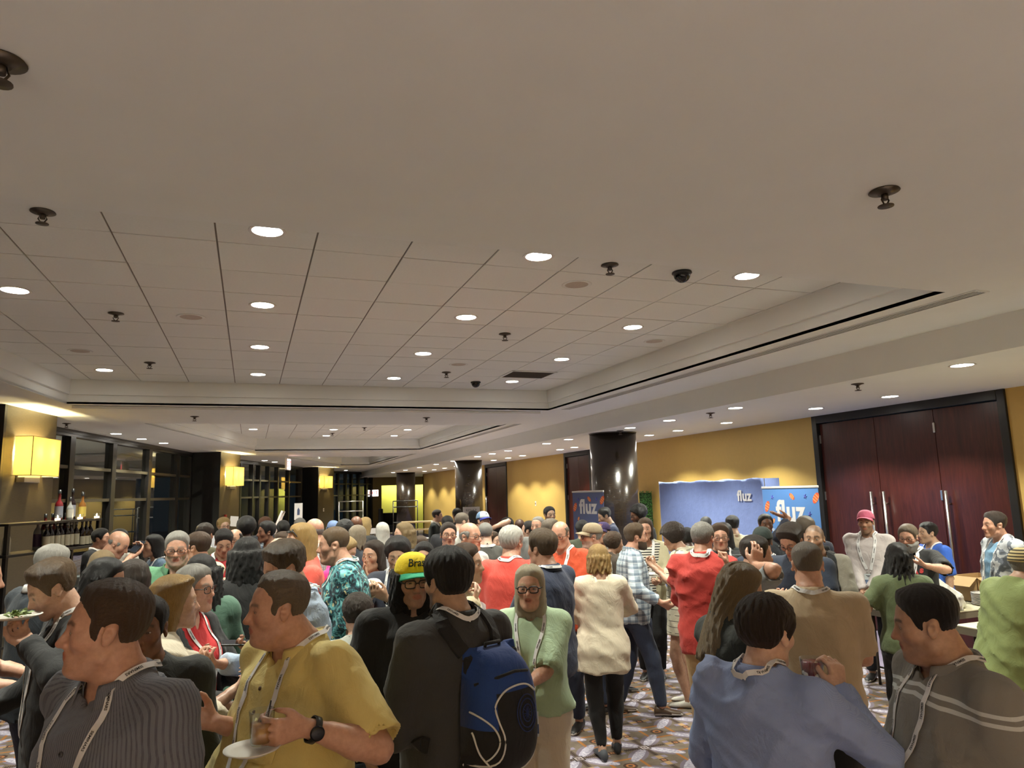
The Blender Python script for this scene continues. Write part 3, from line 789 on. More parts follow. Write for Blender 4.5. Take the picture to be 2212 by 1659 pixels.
M_LENS = glass('spectacle_lens', (.97, .97, .97), 0, .03)
M_SOLE = plain('shoe_sole', (.55, .52, .46), .7, 20, .1)

SKIN = {'fair': (.56, .36, .265), 'ruddy': (.52, .295, .205), 'tan': (.42, .25, .165), 'olive': (.40, .255, .17), 'brown': (.18, .085, .05), 'dark': (.065, .032, .022), 'med': (.48, .29, .20)}
HAIR = {'black': (.008, .007, .007), 'darkbrown': (.026, .016, .010), 'brown': (.060, .034, .018), 'lightbrown': (.13, .082, .042), 'darkblond': (.21, .145, .07), 'blond': (.42, .29, .12), 'gold': (.40, .25, .085), 'paleblond': (.55, .47, .30), 'platinum': (.72, .68, .58),
        'gray': (.26, .25, .23), 'salt': (.15, .14, .13), 'white': (.60, .57, .50), 'graybrown': (.15, .12, .09), 'auburn': (.10, .042, .02)}

# torso sections: height fraction -> half width, half depth, forward offset (metres at 1.75 m)
PROF = {'m': [(.46, .150, .105, -.012), (.50, .170, .120, -.014), (.55, .168, .118, -.006), (.61, .155, .106, .004), (.68, .163, .114, .002), (.742, .180, .121, -.004), (.797, .176, .108, -.013), (.829, .138, .080, -.020), (.858, .068, .056, -.024), (.88, .05, .05, -.020)],
        'f': [(.46, .155, .110, -.015), (.50, .178, .125, -.018), (.55, .165, .115, -.008), (.61, .132, .094, .002), (.68, .142, .102, .004), (.738, .152, .112, .006), (.792, .146, .092, -.012), (.825, .112, .068, -.020), (.853, .056, .046, -.024), (.878, .045, .045, -.020)]}

def ik(S, W, l1, l2, hint):
    S, W = np.array(S, float), np.array(W, float); d = W - S; L = np.linalg.norm(d)
    if L > (l1 + l2) * .995: W = S + d / L * (l1 + l2) * .995; d = W - S; L = np.linalg.norm(d)
    if L < abs(l1 - l2) + .06: d = d / max(L, 1e-6) * (abs(l1 - l2) + .06); W = S + d; L = np.linalg.norm(d)
    u = d / L; a = (l1 * l1 - l2 * l2 + L * L) / (2 * L); h = math.sqrt(max(l1 * l1 - a * a, 0))
    n = np.array(hint, float); n = n - u * (n @ u); n = n / (np.linalg.norm(n) + 1e-9)
    return S + u * a + n * h, W
def unit(v): v = np.array(v, float); return v / (np.linalg.norm(v) + 1e-9)

def head_sdf(x, y, z, o):
    ax = np.abs(x); jw = o.get('jaw', 1.0); nz = o.get('nose', 1.0); fat = o.get('fat', 0)
    cap = lambda a, b, ra, rb: rcone(a, b, ra, rb)[0](ax, y, z)
    sph = lambda c, r: np.sqrt((ax - F32(c[0])) ** 2 + (y - F32(c[1])) ** 2 + (z - F32(c[2])) ** 2) - F32(r)
    d = ell_l(x, y, z, (0, -.012, .035), (.0765, .097, .083))
    d = smin(d, ell_l(x, y, z, (0, .018, -.022), (.062 + .006 * fat, .072, .098)), .03)
    d = smin(d, cap((.047 * jw + .006 * fat, .004, -.072), (.016 * jw, .068, -.104), .022 + .006 * fat, .020), .026)
    d = smin(d, sph((0, .077, -.104), .019 + .003 * fat), .02)
    if fat > .15: d = smin(d, ell_l(x, y, z, (0, .020, -.112), (.045, .045, .022 + .02 * fat)), .03)
    d = smin(d, sph((.043, .055, -.022), .026 + .004 * fat), .022)
    d = smin(d, cap((.043, .066, .021), (.013, .083, .017), .011, .012), .016)
    d = smax(d, -sph((.033, .103, -.001), .0185), .016)
    d = smin(d, sph((.0325, .0735, -.001), .0145), .006)
    d = smin(d, cap((0, .083, .010), (0, .083 + .026 * nz, -.033), .0085, .0125), .012)
    d = smin(d, sph((.0125, .083 + .013 * nz, -.037), .0098), .008)
    d = smin(d, ell_l(x, y, z, (0, .077, -.067), (.031, .021, .024)), .015)
    d = smax(d, -cap((0, .109, -.0665), (.022, .101, -.0665), .0065, .004), .004)
    d = smin(d, ell_l(x, y, z, (0, .0935, -.060), (.021, .0075, .0055)), .004)
    d = smin(d, ell_l(x, y, z, (0, .0915, -.0725), (.018, .0075, .0065)), .004)
    ex, ey, ez = ax - F32(.079), y + F32(.012), z + F32(.006)
    er = ell_l(ex - .18 * ey, ey + .25 * ez, ez, (0, 0, 0), (.0095, .019, .033))
    er = smax(er, -(np.sqrt((ax - F32(.091)) ** 2 + (y + F32(.008)) ** 2 + (z + F32(.004)) ** 2) - F32(.0135)), .006)
    d = smin(d, er, .006)
    return d
def cran_sdf(x, y, z):
    d = ell_l(x, y, z, (0, -.012, .035), (.0765, .097, .083)); return smin(d, ell_l(x, y, z, (0, .018, -.022), (.062, .072, .098)), .03)

def hair_sdf(x, y, z, o, sd):
    """returns distance for the hair; o: style dictionary"""
    st = o['style']; top = o.get('top', .02); side = o.get('side', .010); rec = o.get('rec', 0); ax = np.abs(x)
    cr = cran_sdf(x, y, z)
    yy = y + F32(rec) * sstep(.0, .05, z) * (1 if o.get('M') is None else sstep(.005, .04, ax))
    ky = np.array([-.14, -.10, -.06, -.040, -.032, .012, .020, .034, .046, .062, .078, .12]); kz = np.array([-.075, -.082, -.078, -.055, .012, .012, -.030, -.022, .030, .055, .080, .085])
    if st in ('long', 'bob', 'curly', 'afro'): kz = np.array([-.075, -.10, -.10, -.10, -.09, -.06, -.04, .0, .03, .055, .078, .085])
    if o.get('hl'): kz[8:] += o['hl']
    zmin = np.interp(yy, ky, kz).astype(F32) - (0 if not o.get('fringe') else F32(o['fringe']) * sstep(.03, .07, y))
    g = z - zmin
    if o.get('bald') is not None: g = np.minimum(g, F32(o['bald']) - z - .35 * np.maximum(-y - F32(.02), 0) + 0 * x)
    phi = np.arctan2(x, -(y + .02)); nz_ = np.sin(phi * 23 + 3 * np.sin(z * 40) + sd) * .5 + np.sin(phi * 41 + sd * 2 + z * 30) * .5
    t = side + (top - side) * sstep(.01, .10, z) + o.get('front', 0) * sstep(.02, .09, y) * sstep(.04, .09, z)
    if o.get('part'): t = t - .010 * np.exp(-((x - F32(o['part'])) / .007) ** 2) * sstep(.06, .1, z)
    g = g + F32(.0035) * nz_; t = t * np.clip(g / (.024 + 1.4 * t), 0, 1) ** .7 - .004 * (g < .003)
    d = cr - t + F32(o.get('rough', .0022)) * nz_ * np.clip(g / .02, 0, 1)
    if st in ('curly', 'afro'):
        R = o.get('vol', .045)
        e = ell_l(x, y, z, (0, -.022, .035 + R * .15), (.078 + R, .095 + R, .082 + R * .9))
        e = smax(e, -(g + .004), .012)
        e = e + F32(.0055) * lumps(x, y, z, 150, sd) + F32(.004) * lumps(x, y, z, 260, sd + 3)
        d = smin(d, e, .012)
    if st in ('long', 'bob'):
        zb = o.get('zb', -.30); vol = o.get('vol', .016); yf = o.get('yf', .030)
        zz = np.clip(-z, 0, None)
        a = .079 + vol + .05 * np.minimum(zz, .28) * o.get('flare', 1); bq = .094 + vol - .03 * sstep(.05, .2, zz); yc = -.022 - .05 * sstep(.06, .22, zz) * o.get('back', 1)
        q = np.sqrt((x / a) ** 2 + ((y - yc) / bq) ** 2) + 1e-4
        col = (q - 1) * np.sqrt(x * x + (y - yc) ** 2) / q
        fr = y - (yf - .05 * sstep(.03, .16, zz) * (o.get('back', 1)) + .0 * x)
        col = smax(col, fr, .012); col = smax(col, z - .045, .03); col = smax(col, zb + .02 * np.sin(phi * 9 + sd) - z, .02)
        if not o.get('full'): col = smax(col, -(ell_l(x, y - F32(.03), z, (0, .03, -.05), (.055, .10, .10))), .01)
        wav = o.get('wave', .003)
        col = col + F32(wav) * np.sin(phi * 19 + 5 * np.sin(z * 14 + sd) + sd) + F32(wav * .6) * np.sin(phi * 37 + z * 25) + (F32(.006) * lumps(x, y, z, 90, sd) if o.get('curls') else 0)
        d = smin(d, col, .018)
    if o.get('cap'): d = smax(d, z - F32(.047) + .12 * (y + F32(.02)), .008)
    for (p, q2, ra, rb) in o.get('tails', []): d = smin(d, rcone(p, q2, ra, rb)[0](x, y, z) + F32(.002) * np.sin(phi * 30), .015)
    return d
def hair_flow(P, sty):
    x, y, z = P.T; l = np.sqrt(x * x + (y + .02) ** 2) + 1e-4
    if sty.get('comb') == 'back':
        return np.stack([x * 55, y * 3.0, z * 30], 1)
    if sty.get('comb') == 'side':
        return np.stack([x * 4, y * 50, z * 30], 1)
    return np.stack([x / l * 7, (y + .02) / l * 7, z * 6 + l * 5], 1)

WHAT = {}
def cloth_torso(prof, H, off, fat, bust, drape, flare=0):
    kz = np.array([p[0] for p in prof]) * H; s = H / 1.75
    w = np.array([p[1] for p in prof]) * s; dd = np.array([p[2] for p in prof]) * s; c = np.array([p[3] for p in prof]) * s
    bell = np.exp(-((kz / H - .60) / .075) ** 2)
    w = w * (1 + .55 * fat * np.exp(-((kz / H - .60) / .13) ** 2) + .06 * fat); dd = dd * (1 + .25 * fat) + .085 * fat * bell; c = c + .065 * fat * bell
    if drape:
        kz = np.concatenate([[.27 * H], kz]); w = np.concatenate([[w[1] * .98], w]); dd = np.concatenate([[dd[1] * .98], dd]); c = np.concatenate([[c[1]], c])
        wm = np.maximum.accumulate(w[::-1])[::-1]; dm = np.maximum.accumulate((dd + c)[::-1])[::-1]
        low = kz / H < .74; w = np.where(low, np.maximum(w, wm * drape), w)
        fr = np.where(low, np.maximum(dd + c, dm * drape), dd + c); bk = np.where(low, np.maximum(dd - c, np.maximum.accumulate((dd - c)[::-1])[::-1] * drape), dd - c); dd = (fr + bk) / 2; c = (fr - bk) / 2
        if flare: w = w + flare * np.clip(.72 - kz / H, 0, 1); dd = dd + flare * .8 * np.clip(.72 - kz / H, 0, 1)
    def f(x, y, z):
        W = np.interp(z, kz, w).astype(F32) + F32(off); D = np.interp(z, kz, dd).astype(F32) + F32(off); Cc = np.interp(z, kz, c).astype(F32)
        yy = y - Cc; n = F32(2.35)
        q = ((np.abs(x) / W) ** n + (np.abs(yy) / D) ** n) ** (1 / n) + F32(1e-4)
        d = (q - 1) * np.sqrt(x * x + yy * yy + 1e-6) / q * F32(.92)
        d = np.maximum(d, kz[0] + .0 - z); d = np.maximum(d, z - kz[-1])
        if bust:
            bz = .735 * H; r = F32((.052 + .028 * bust) * s)
            b1 = np.sqrt((np.abs(x) - F32(.068 * s)) ** 2 + (y - F32(.075 * s)) ** 2 + (z - F32(bz)) ** 2) - r - F32(off)
            d = smin(d, b1, .05)
        return d
    return f

def person(sp):
    """build one figure from its description; returns the root and the world positions of its hands"""
    lod = sp['lod']; sex = sp.get('sex', 'm'); prof = PROF[sex]; seed = sp['seed']; rs = np.random.RandomState(seed)
    cell_h, cell_b, cell_c, cell_hand = {0: (.0050, .016, .0110, .0058), 1: (.0085, .026, .0185, .0095), 2: (.0115, .036, .0240, .0120), 3: (.015, .045, .032, .014)}[lod]
    px, py, rr = sp['at']; Pw = on_r(px, py, rr); fat = sp.get('fat', .15)
    fr = math.atan2(-Pw[1], -Pw[0]) - math.radians(sp['yaw'])            # direction the figure faces (world)
    rz = fr - math.pi / 2
    lean, slean, twist = sp.get('lean', 0), sp.get('slean', 0), sp.get('twist', 0)
    hy, hp, hr = sp.get('head', (0, 0, 0)); hp = -hp; seat = sp.get('seat')
    hst = dict(sp.get('hair') or {'style': 'none'}); hst['cap'] = bool(sp.get('cap')); hairtop = {'none': 0, 'afro': hst.get('vol', .045) * .9, 'curly': hst.get('vol', .045) * .9}.get(hst['style'], hst.get('top', .02) if hst.get('bald') is None else 0)
    if sp.get('cap'): hairtop = .022
    H = sp.get('H', 1.72)
    for it in range(6):                                                 # find the stature that puts the crown where it stands
        s = H / 1.75; hs = (.5 + .5 * s) * .96; hs *= sp.get('hs', 1)
        pz = (.53 * H) if not seat else seat
        P0 = np.array([0, 0, pz]); Rt = rot_xyz(lean, slean, twist)
        tz = lambda fz: pz + (fz - .53) * H
        tw = lambda q: P0 + Rt @ (np.array(q, float) - P0)              # torso frame -> figure frame
        neck0 = tw((0, -.018 * s, tz(.856))); neckT = tw((0, .016 + sp.get('hf', .008), tz(1) - (.118 + .085) * hs))
        Rh = rot_xyz(hp, hr, hy); hc = neckT + Rh @ np.array([0, .012, .085 * hs])
        crown = hc + Rh @ np.array([0, -.012, .118 * hs + hairtop])
        if seat: seat = seat + (Pw[2] - crown[2])
        else: H *= 1 + (Pw[2] - crown[2]) / crown[2]
    c, sn = math.cos(rz), math.sin(rz); Rz = np.array([[c, -sn, 0], [sn, c, 0], [0, 0, 1]])
    root = np.array([Pw[0], Pw[1], 0]) - Rz @ np.array([crown[0], crown[1], 0]); root[2] = 0
    to_l = lambda w_: Rz.T @ (np.array(w_, float) - root); to_w = lambda l_: Rz @ np.array(l_, float) + root
    E = empty('person', root, rz); tag(E, sp['label'], 'person', sp.get('group'))
    WHAT[sp['id']] = dict(H=H, root=root, E=E, to_w=to_w, to_l=to_l, Rz=Rz, rr=rr)
    # ---- joints
    shw = (.106 if sex == 'm' else .091) * H * (1 + .06 * fat) * sp.get('shw', 1)
    l1, l2 = .172 * H, .152 * H; hl = .108 * H
    SH = {}; EL = {}; WR = {}; HD = {}
    pres = {'down': (.135 * H, .02, tz(.487)), 'pocket': (.125 * H, .045, tz(.51)), 'clasp': (.035 * H, .15 * H, tz(.555)), 'hold': (.085 * H, .19 * H, tz(.625)), 'phone': (.045 * H, .17 * H, tz(.70)), 'back': (.06 * H, -.13 * H, tz(.54)),
            'hip': (.14 * H, .0, tz(.58)), 'mouth': (.05 * H, .13 * H, tz(.83)), 'up': (.2 * H, .12 * H, tz(.98)), 'head': (.07 * H, .06 * H, tz(.95)), 'lap': (.08 * H, .24 * H, tz(.60)), 'cross': (-.09 * H, .13 * H, tz(.66)), 'talk': (.16 * H, .20 * H, tz(.66))}
    for sd, sg in (('R', 1), ('L', -1)):
        SH[sd] = tw((sg * shw, -.018 * s, tz(.822 if sex == 'm' else .812)))
        hspec = sp.get(sd, 'down'); opt = {}
        if isinstance(hspec, tuple) and isinstance(hspec[-1], dict): opt = hspec[-1]; hspec = hspec[:-1]; hspec = hspec[0] if len(hspec) == 1 else hspec
        if isinstance(hspec, str): t3 = np.array(pres[hspec]) * np.array([sg, 1, 1]); tgt = tw(t3) if hspec not in ('head', 'mouth') else hc + Rh @ np.array([sg * .085, .05, .07 if hspec == 'head' else -.11])
        elif hspec[0] == 'px': tgt = to_l(on_r(*hspec[1:4]))
        else: tgt = np.array([hspec[0] * H * sg, hspec[1] * H, tz(hspec[2])])
        hint = (to_l(on_r(*opt['e'])) - SH[sd]) if 'e' in opt else opt.get('elbow', (sg * .55, -.7, -.6) if not isinstance(hspec, str) or hspec not in ('head', 'up') else (sg * 1, .1, -.4))
        EL[sd], WR[sd] = ik(SH[sd], tgt, l1, l2, hint)
        fd = unit(WR[sd] - EL[sd])
        dr = unit(np.array(opt.get('dir', fd)) if 'dir' in opt else fd); pn = np.array(opt.get('palm', (-sg, .15, -.1) if isinstance(hspec, str) and hspec in ('down', 'pocket', 'hip') else (-sg * .6, .0, .55)), float)
        pn = unit(pn - dr * (pn @ dr)); HD[sd] = dict(w=WR[sd], d=dr, n=pn, grip=opt.get('grip', {'down': 'relax', 'pocket': 'relax'}.get(hspec if isinstance(hspec, str) else '', 'grip')), sg=sg, c=WR[sd] + dr * .085 * s + pn * .03)
    WHAT[sp['id']]['hand'] = {k: to_w(v['c']) for k, v in HD.items()}; WHAT[sp['id']]['HD'] = HD
    HP = {}; KN = {}; AN = {}
    fpos = sp.get('feet', ((.085, .015), (-.085, -.015)))
    for (sd, sg), fp in zip((('R', 1), ('L', -1)), fpos):
        HP[sd] = np.array([sg * .056 * H, 0, pz + .0])
        if seat: KN[sd] = np.array([sg * .09 * H, .25 * H, seat + .02]); AN[sd] = np.array([sg * .1 * H, .22 * H, .045 * H])
        else: KN[sd], AN[sd] = ik(HP[sd], np.array([fp[0] * s, fp[1] * s, .045 * H + (fp[2] if len(fp) > 2 else 0)]), .25 * H, .247 * H, (sg * .12, 1, 0))
    # ---- body: one continuous surface
    pts = np.array([crown, hc, *WR.values(), *EL.values(), *SH.values(), *KN.values(), *AN.values(), P0] + [h['w'] + h['d'] * .19 for h in HD.values()])
    lo = pts.min(0) - .24; hi = pts.max(0) + .24; lo[2] = 0 - .01; hi[2] = pts[:, 2].max() + .16
    hz = [[(hc[i] - .135 * hs, hc[i] + .135 * hs, cell_h)] for i in range(3)]
    for h in HD.values():
        hb0 = np.minimum(h['w'], h['w'] + h['d'] * .17 * s) - .06; hb1 = np.maximum(h['w'], h['w'] + h['d'] * .17 * s) + .06
        if lod < 3:
            for i in range(3): hz[i].append((hb0[i], hb1[i], cell_hand))
    G = Grid(*[axis_pts(lo[i], hi[i], cell_b, hz[i]) for i in range(3)])
    ho = dict(sp.get('face', {})); ho.setdefault('fat', max(0, fat - .2))
    if sex == 'f': ho.setdefault('jaw', .88); ho.setdefault('nose', .85)
    RT = Rt
    ft = cloth_torso(prof, H, -.004, fat * .9, sp.get('bust', 0), 0)
    P0t = np.array([0, 0, pz - .53 * H])
    def torso_f(fn):
        def f(X, Y, Z):
            x, y, z = frame_pts(X, Y, Z, P0, RT); return fn(x, y, z + F32(.53 * H))
        return f
    tcorn = np.array([tw((a, b_, cz)) for a in (-.3, .3) for b_ in (-.22, .3) for cz in (tz(.45), tz(.88))]); tlo, thi = tcorn.min(0), tcorn.max(0)
    G.add(torso_f(ft), tlo, thi, .02)
    A = lambda a, b_, ra, rb, k=.02: G.add(*rcone(a, b_, ra, rb), k)
    fa = 1 + .25 * fat
    for sd in 'RL':
        A(neck0 - np.array([0, 0, .012]), SH[sd], .046 * s, .040 * s, .04)
        A(SH[sd], EL[sd], .050 * s * fa * (.86 if sex == 'f' else 1), .037 * s * fa * (.9 if sex == 'f' else 1), .03)
        m_ = EL[sd] + (WR[sd] - EL[sd]) * .3
        A(EL[sd], m_, .037 * s * fa, .040 * s * fa * (.88 if sex == 'f' else 1), .012); A(m_, WR[sd], .040 * s * fa * (.88 if sex == 'f' else 1), .026 * s, .015)
        A(HP[sd], KN[sd], .082 * s * fa, .054 * s * fa, .03); mk = KN[sd] + (AN[sd] - KN[sd]) * .3
        A(KN[sd], mk, .052 * s * fa, .057 * s * fa, .015); A(mk, AN[sd], .057 * s * fa, .036 * s, .02)
        fdir = np.array([.12 * (1 if sd == 'R' else -1), 1, 0]); A(AN[sd] - np.array([0, .02, .045 * H - .035]), AN[sd] + fdir * .13 * s - np.array([0, 0, .045 * H - .022]), .03, .02, .03)
    nr = (.056 if sex == 'm' else .046) * s * (1 + .25 * fat); A(neck0, hc + Rh @ np.array([0, -.022, -.06 * hs]), nr * 1.1, nr, .025)
    hf = lambda X, Y, Z: head_sdf(*[q / F32(hs) for q in frame_pts(X, Y, Z, hc, Rh)], ho) * F32(hs)
    G.add(hf, hc - .15 * hs, hc + .15 * hs, .012)
    for h in HD.values():                                              # palm, four fingers, thumb
        w_, d_, n_ = h['w'], h['d'], h['n']; t_ = np.cross(d_, n_) * h['sg']; fs = s * (1 if lod < 2 else 1.08) * (.92 if sex == 'f' else 1)   # t_ points to the thumb side
        curl = {'relax': (22, 30, 20), 'grip': (48, 55, 35), 'fist': (80, 95, 60), 'flat': (4, 6, 4), 'point': (70, 80, 50), 'spread': (10, 14, 8)}[h['grip']]
        for k in range(4):
            off = (.030 - .020 * k) * fs; ln = (.043, .048, .045, .036)[k] * fs
            b0 = w_ + d_ * .012 + t_ * off * .6; kn = w_ + d_ * (.090 - .004 * abs(k - 1.2)) * fs + t_ * off
            A(b0, kn, .0135 * fs, .0115 * fs, .012)
            p = kn; ang = 0; cu = curl if not (h['grip'] == 'point' and k == 0) else (5, 5, 3); spread = (.5 - .33 * k) * (.35 if h['grip'] == 'spread' else .06)
            for j, (seg, ra, rb) in enumerate(((1.0, .0098, .0088), (.62, .0088, .0080), (.5, .0080, .0068))):
                ang += math.radians(cu[j] + 3 * k * (h['grip'] == 'relax')); dv = d_ * math.cos(ang) + n_ * math.sin(ang) + t_ * spread
                q = p + unit(dv) * ln * seg; A(p, q, ra * fs, rb * fs, .003); p = q
        tb = w_ + d_ * .022 * fs + t_ * .024 * fs; t1 = tb + unit(d_ * .62 + t_ * .62 + n_ * .38) * .042 * fs; tx = {'flat': .1, 'spread': -.1}.get(h['grip'], .5)
        t2 = t1 + unit(d_ * .85 + t_ * (.35 - tx * .4) + n_ * (.2 + tx * .6)) * .032 * fs; t3_ = t2 + unit(d_ * .85 + t_ * (.1 - tx * .6) + n_ * (.2 + tx * .6)) * .026 * fs
        A(tb, t1, .0165 * fs, .0125 * fs, .012); A(t1, t2, .0115 * fs, .0105 * fs, .004); A(t2, t3_, .0105 * fs, .008 * fs, .003)
    base = np.array(SKIN[sp.get('skin', 'fair')]); hcol = np.array(HAIR[hst.get('c', 'brown')]); beard = sp.get('stubble', 0); bcol = np.array(HAIR[sp.get('bc', hst.get('c', 'brown'))])
    def skincol(P):
        L = (P - hc) @ Rh / hs; x, y, z = np.abs(L[:, 0]), L[:, 1], L[:, 2]; C = np.tile(base, (len(P), 1))
        near = (np.abs(L) < .16).all(1)
        def mixc(m, c2): m = (m * near)[:, None]; return C * (1 - m) + np.array(c2) * m
        C = mixc(.35 * np.exp(-(((x - .04) / .022) ** 2 + ((z + .03) / .02) ** 2)) * (y > .03), base * np.array([1.05, .72, .66]))
        C = mixc(.40 * np.exp(-((x / .016) ** 2 + ((z + .035) / .014) ** 2)) * (y > .09), base * np.array([1.05, .72, .66]))
        if beard: C = mixc(beard * sstep(-.030, -.052, z - .5 * np.maximum(.04 - y, 0) * 0) * sstep(-.01, .02, y) * (1 - np.exp(-((x / .02) ** 2 + ((z + .068) / .007) ** 2))), bcol * 1.2 + base * .12)
        C = mixc(.8 * sstep(1.15, .85, (x / .024) ** 2 + ((z + .066) / .0135) ** 2) * (y > .07), base * np.array([.80, .42, .40]))
        C = mixc(.85 * sstep(1.0, .6, (x / .02) ** 2 + ((z + .0665) / .0022) ** 2) * (y > .07), base * np.array([.22, .10, .09]))
        bz = .021 + .006 * np.sin(np.clip((x - .012) / .04, 0, 1) * 3.1)
        C = mixc(sp.get('brow', .75) * sstep(.0075, .0035, np.abs(z - bz)) * sstep(.010, .016, x) * sstep(.056, .048, x) * (y > .05), hcol * .8 + .01)
        if lod > 0: C = mixc(.75 * sstep(1.1, .7, ((x - .0325) / .014) ** 2 + ((z + .001) / .0055) ** 2) * (y > .06), (.035, .022, .018))
        else: C = mixc(.6 * sstep(1.0, .8, ((x - .0325) / .0155) ** 2 + ((z + .000) / .0075) ** 2) * (y > .06), base * .35)
        if hst['style'] == 'buzz': C = mixc(.72 * sstep(0, .02, z - np.interp(y, [-.14, -.06, -.035, .012, .025, .045, .08], [-.075, -.07, .0, .0, -.02, .035, .07])), hcol * 1.3 + base * .15)
        return C
    boxes = [(hc - .15 * hs, hc + .15 * hs)] + ([(np.minimum(h['w'], h['w'] + h['d'] * .19 * s) - .045, np.maximum(h['w'], h['w'] + h['d'] * .19 * s) + .045) for h in HD.values()] if lod < 3 else [])
    grid_obj('body', G, M_SKIN, E, skincol, coarse=(max(cell_b * 1.3, .022), boxes))
    # ---- eyes
    ang = abs((sp['yaw'] + hy + 180) % 360 - 180)
    if ang < 112 and lod < 3 and not sp.get('noeyes'):
        global EYE
        if EYE is None:
            eb = MB(); eb.lathe([(max(.0126 * math.cos(a), .0003), .0126 * math.sin(a)) for a in np.linspace(-1.57, 1.57, 9)], 14, caps=False, M=Matrix.Rotation(-math.pi / 2, 4, 'X')); EYE = eb.mesh('eye', M_EYE)
        for sg in (1, -1):
            o = obj('eye', EYE, E); o.matrix_local = Matrix.Translation(Vector(hc + Rh @ np.array([sg * .0325, .0812, -.001]) * hs)) @ Matrix([list(r) for r in Rh]).to_4x4() @ Matrix.Diagonal((hs * .98, .50 * hs, .42 * hs, 1))
    # ---- hair
    Hw = lambda q: hc + Rh @ (np.array(q) * hs)
    if hst['style'] not in ('none', 'buzz'):
        zb = hst.get('zb', -.14) if hst['style'] in ('long', 'bob') else -.13
        for tl in hst.get('tails', []): zb = min(zb, tl[1][2] - .04)
        v = hst.get('vol', .02) + .03
        hcell = cell_h if hst['style'] not in ('long',) else cell_h * 1.25
        cor = np.array([Hw((a, b_, cz)) for a in (-.10 - v, .10 + v) for b_ in (-.16 - v, .14 + v) for cz in (zb - .03, .16 + v)])
        HG = Grid(*[axis_pts(cor.min(0)[i], cor.max(0)[i], hcell, []) for i in range(3)])
        hfn = lambda X, Y, Z: hair_sdf(*[q / F32(hs) for q in frame_pts(X, Y, Z, hc, Rh)], hst, seed % 7) * F32(hs)
        sl = (slice(None),) * 3; HG.d = hfn(*HG.pts(sl)).astype(F32)
        grid_obj('hair', HG, hair_mat('hair', HAIR[hst['c']], HAIR.get(hst.get('c2')) if hst.get('c2') else None), E, flowf=lambda P: hair_flow((P - hc) @ Rh / hs, hst))
    if sp.get('beard'):
        t_b = sp['beard']; cor = np.array([Hw((a, b_, cz)) for a in (-.1, .1) for b_ in (-.03, .14) for cz in (-.19, .0)])
        HG = Grid(*[axis_pts(cor.min(0)[i], cor.max(0)[i], cell_h, []) for i in range(3)])
        def bf(X, Y, Z):
            x, y, z = [q / F32(hs) for q in frame_pts(X, Y, Z, hc, Rh)]; d = head_sdf(x, y, z, dict(ho))
            g = np.minimum(-.046 + .25 * np.maximum(0, .05 - y) - z, y - .0); g = np.minimum(g, np.sqrt((x / 1.6) ** 2 + (z + .067) ** 2) - .010 + 9 * (y < .07))
            return (d - F32(t_b) * np.sqrt(np.clip(g / .02, 0, 1)) + .006 * (g < .002) + F32(.0015) * np.sin(x * 260) * np.sin(z * 190)) * F32(hs)
        sl = (slice(None),) * 3; HG.d = bf(*HG.pts(sl)).astype(F32)
        grid_obj('beard', HG, hair_mat('beard', HAIR[sp.get('bc', 'gray')]), E, flowf=lambda P: (P - hc) * 40)
    # ---- clothes
    cs = {0: .85, 1: 1, 2: 1, 3: 1}[lod]
    top = sp.get('top'); SG = None
    def cloth(name, tp, extra=0.0, zmax=None):
        off = tp.get('off', .014) + extra; drape = tp.get('drape', .93); hem = tz(tp.get('hem', .485)); fam = tp.get('fold', .006); sl_ = tp.get('sleeve', 'short')
        cc = cell_c
        ptsa = [tw((a, b_, cz)) for a in (-.34, .34) for b_ in (-.25, .36) for cz in (hem, tz(.875))]
        if sl_ != 'none': ptsa += [EL[q] + k_ for q in 'RL' for k_ in (-.09, .09)]
        if sl_ in ('long', '3q', 'roll'): ptsa += [WR[q] + k_ for q in 'RL' for k_ in (-.09, .09)]
        ptsa = np.array(ptsa); g = Grid(*[axis_pts(ptsa.min(0)[i] - .04, ptsa.max(0)[i] + .04, cc, []) for i in range(3)])
        tf = cloth_torso(prof, H, off, fat, sp.get('bust', 0), drape, tp.get('flare', 0))
        def FD(X, Y, Z):
            if not fam: return F32(0)
            return (F32(fam * 1.25) * folds(X, Y, Z, seed, tp.get('lam', .13)) + F32(fam * .4) * folds(X, Y, Z, seed + 5, .06)).astype(F32)
        g.tf = tf; g.hem = hem
        def tcut(X, Y, Z):
            x, y, z = frame_pts(X, Y, Z, P0, RT); zf = z + F32(.53 * H)
            d = tf(x, y, zf) - FD(X, Y, Z)
            hz_ = F32(hem - pz + .53 * H) + F32(tp.get('hemwave', .006)) * np.sin(np.arctan2(x, y) * 5 + seed)
            return np.maximum(d, hz_ - zf)
        g.add(tcut, tlo - .05, thi + .05, .01)
        for sd in 'RL':
            if sl_ == 'none':
                g.add(*rcone(neck0 - np.array([0, 0, .012]), neck0 + (SH[sd] - neck0) * .92, .05 * s + off * .8, .036 * s + off * .7), .03); continue
            g.add(*rcone(neck0 - np.array([0, 0, .014]), SH[sd], .046 * s + off * .7, .042 * s + off * .8), .04)
            lo_ = tp.get('sl_off', .012) + extra; kk = .045 if lod < 2 else .03
            r0, r1, r2 = .052 * s * fa + off, .041 * s * fa + lo_ + off * .4, .036 * s + lo_
            if sex == 'f': r0 *= .93; r1 *= .92
            dup = unit(EL[sd] - SH[sd])
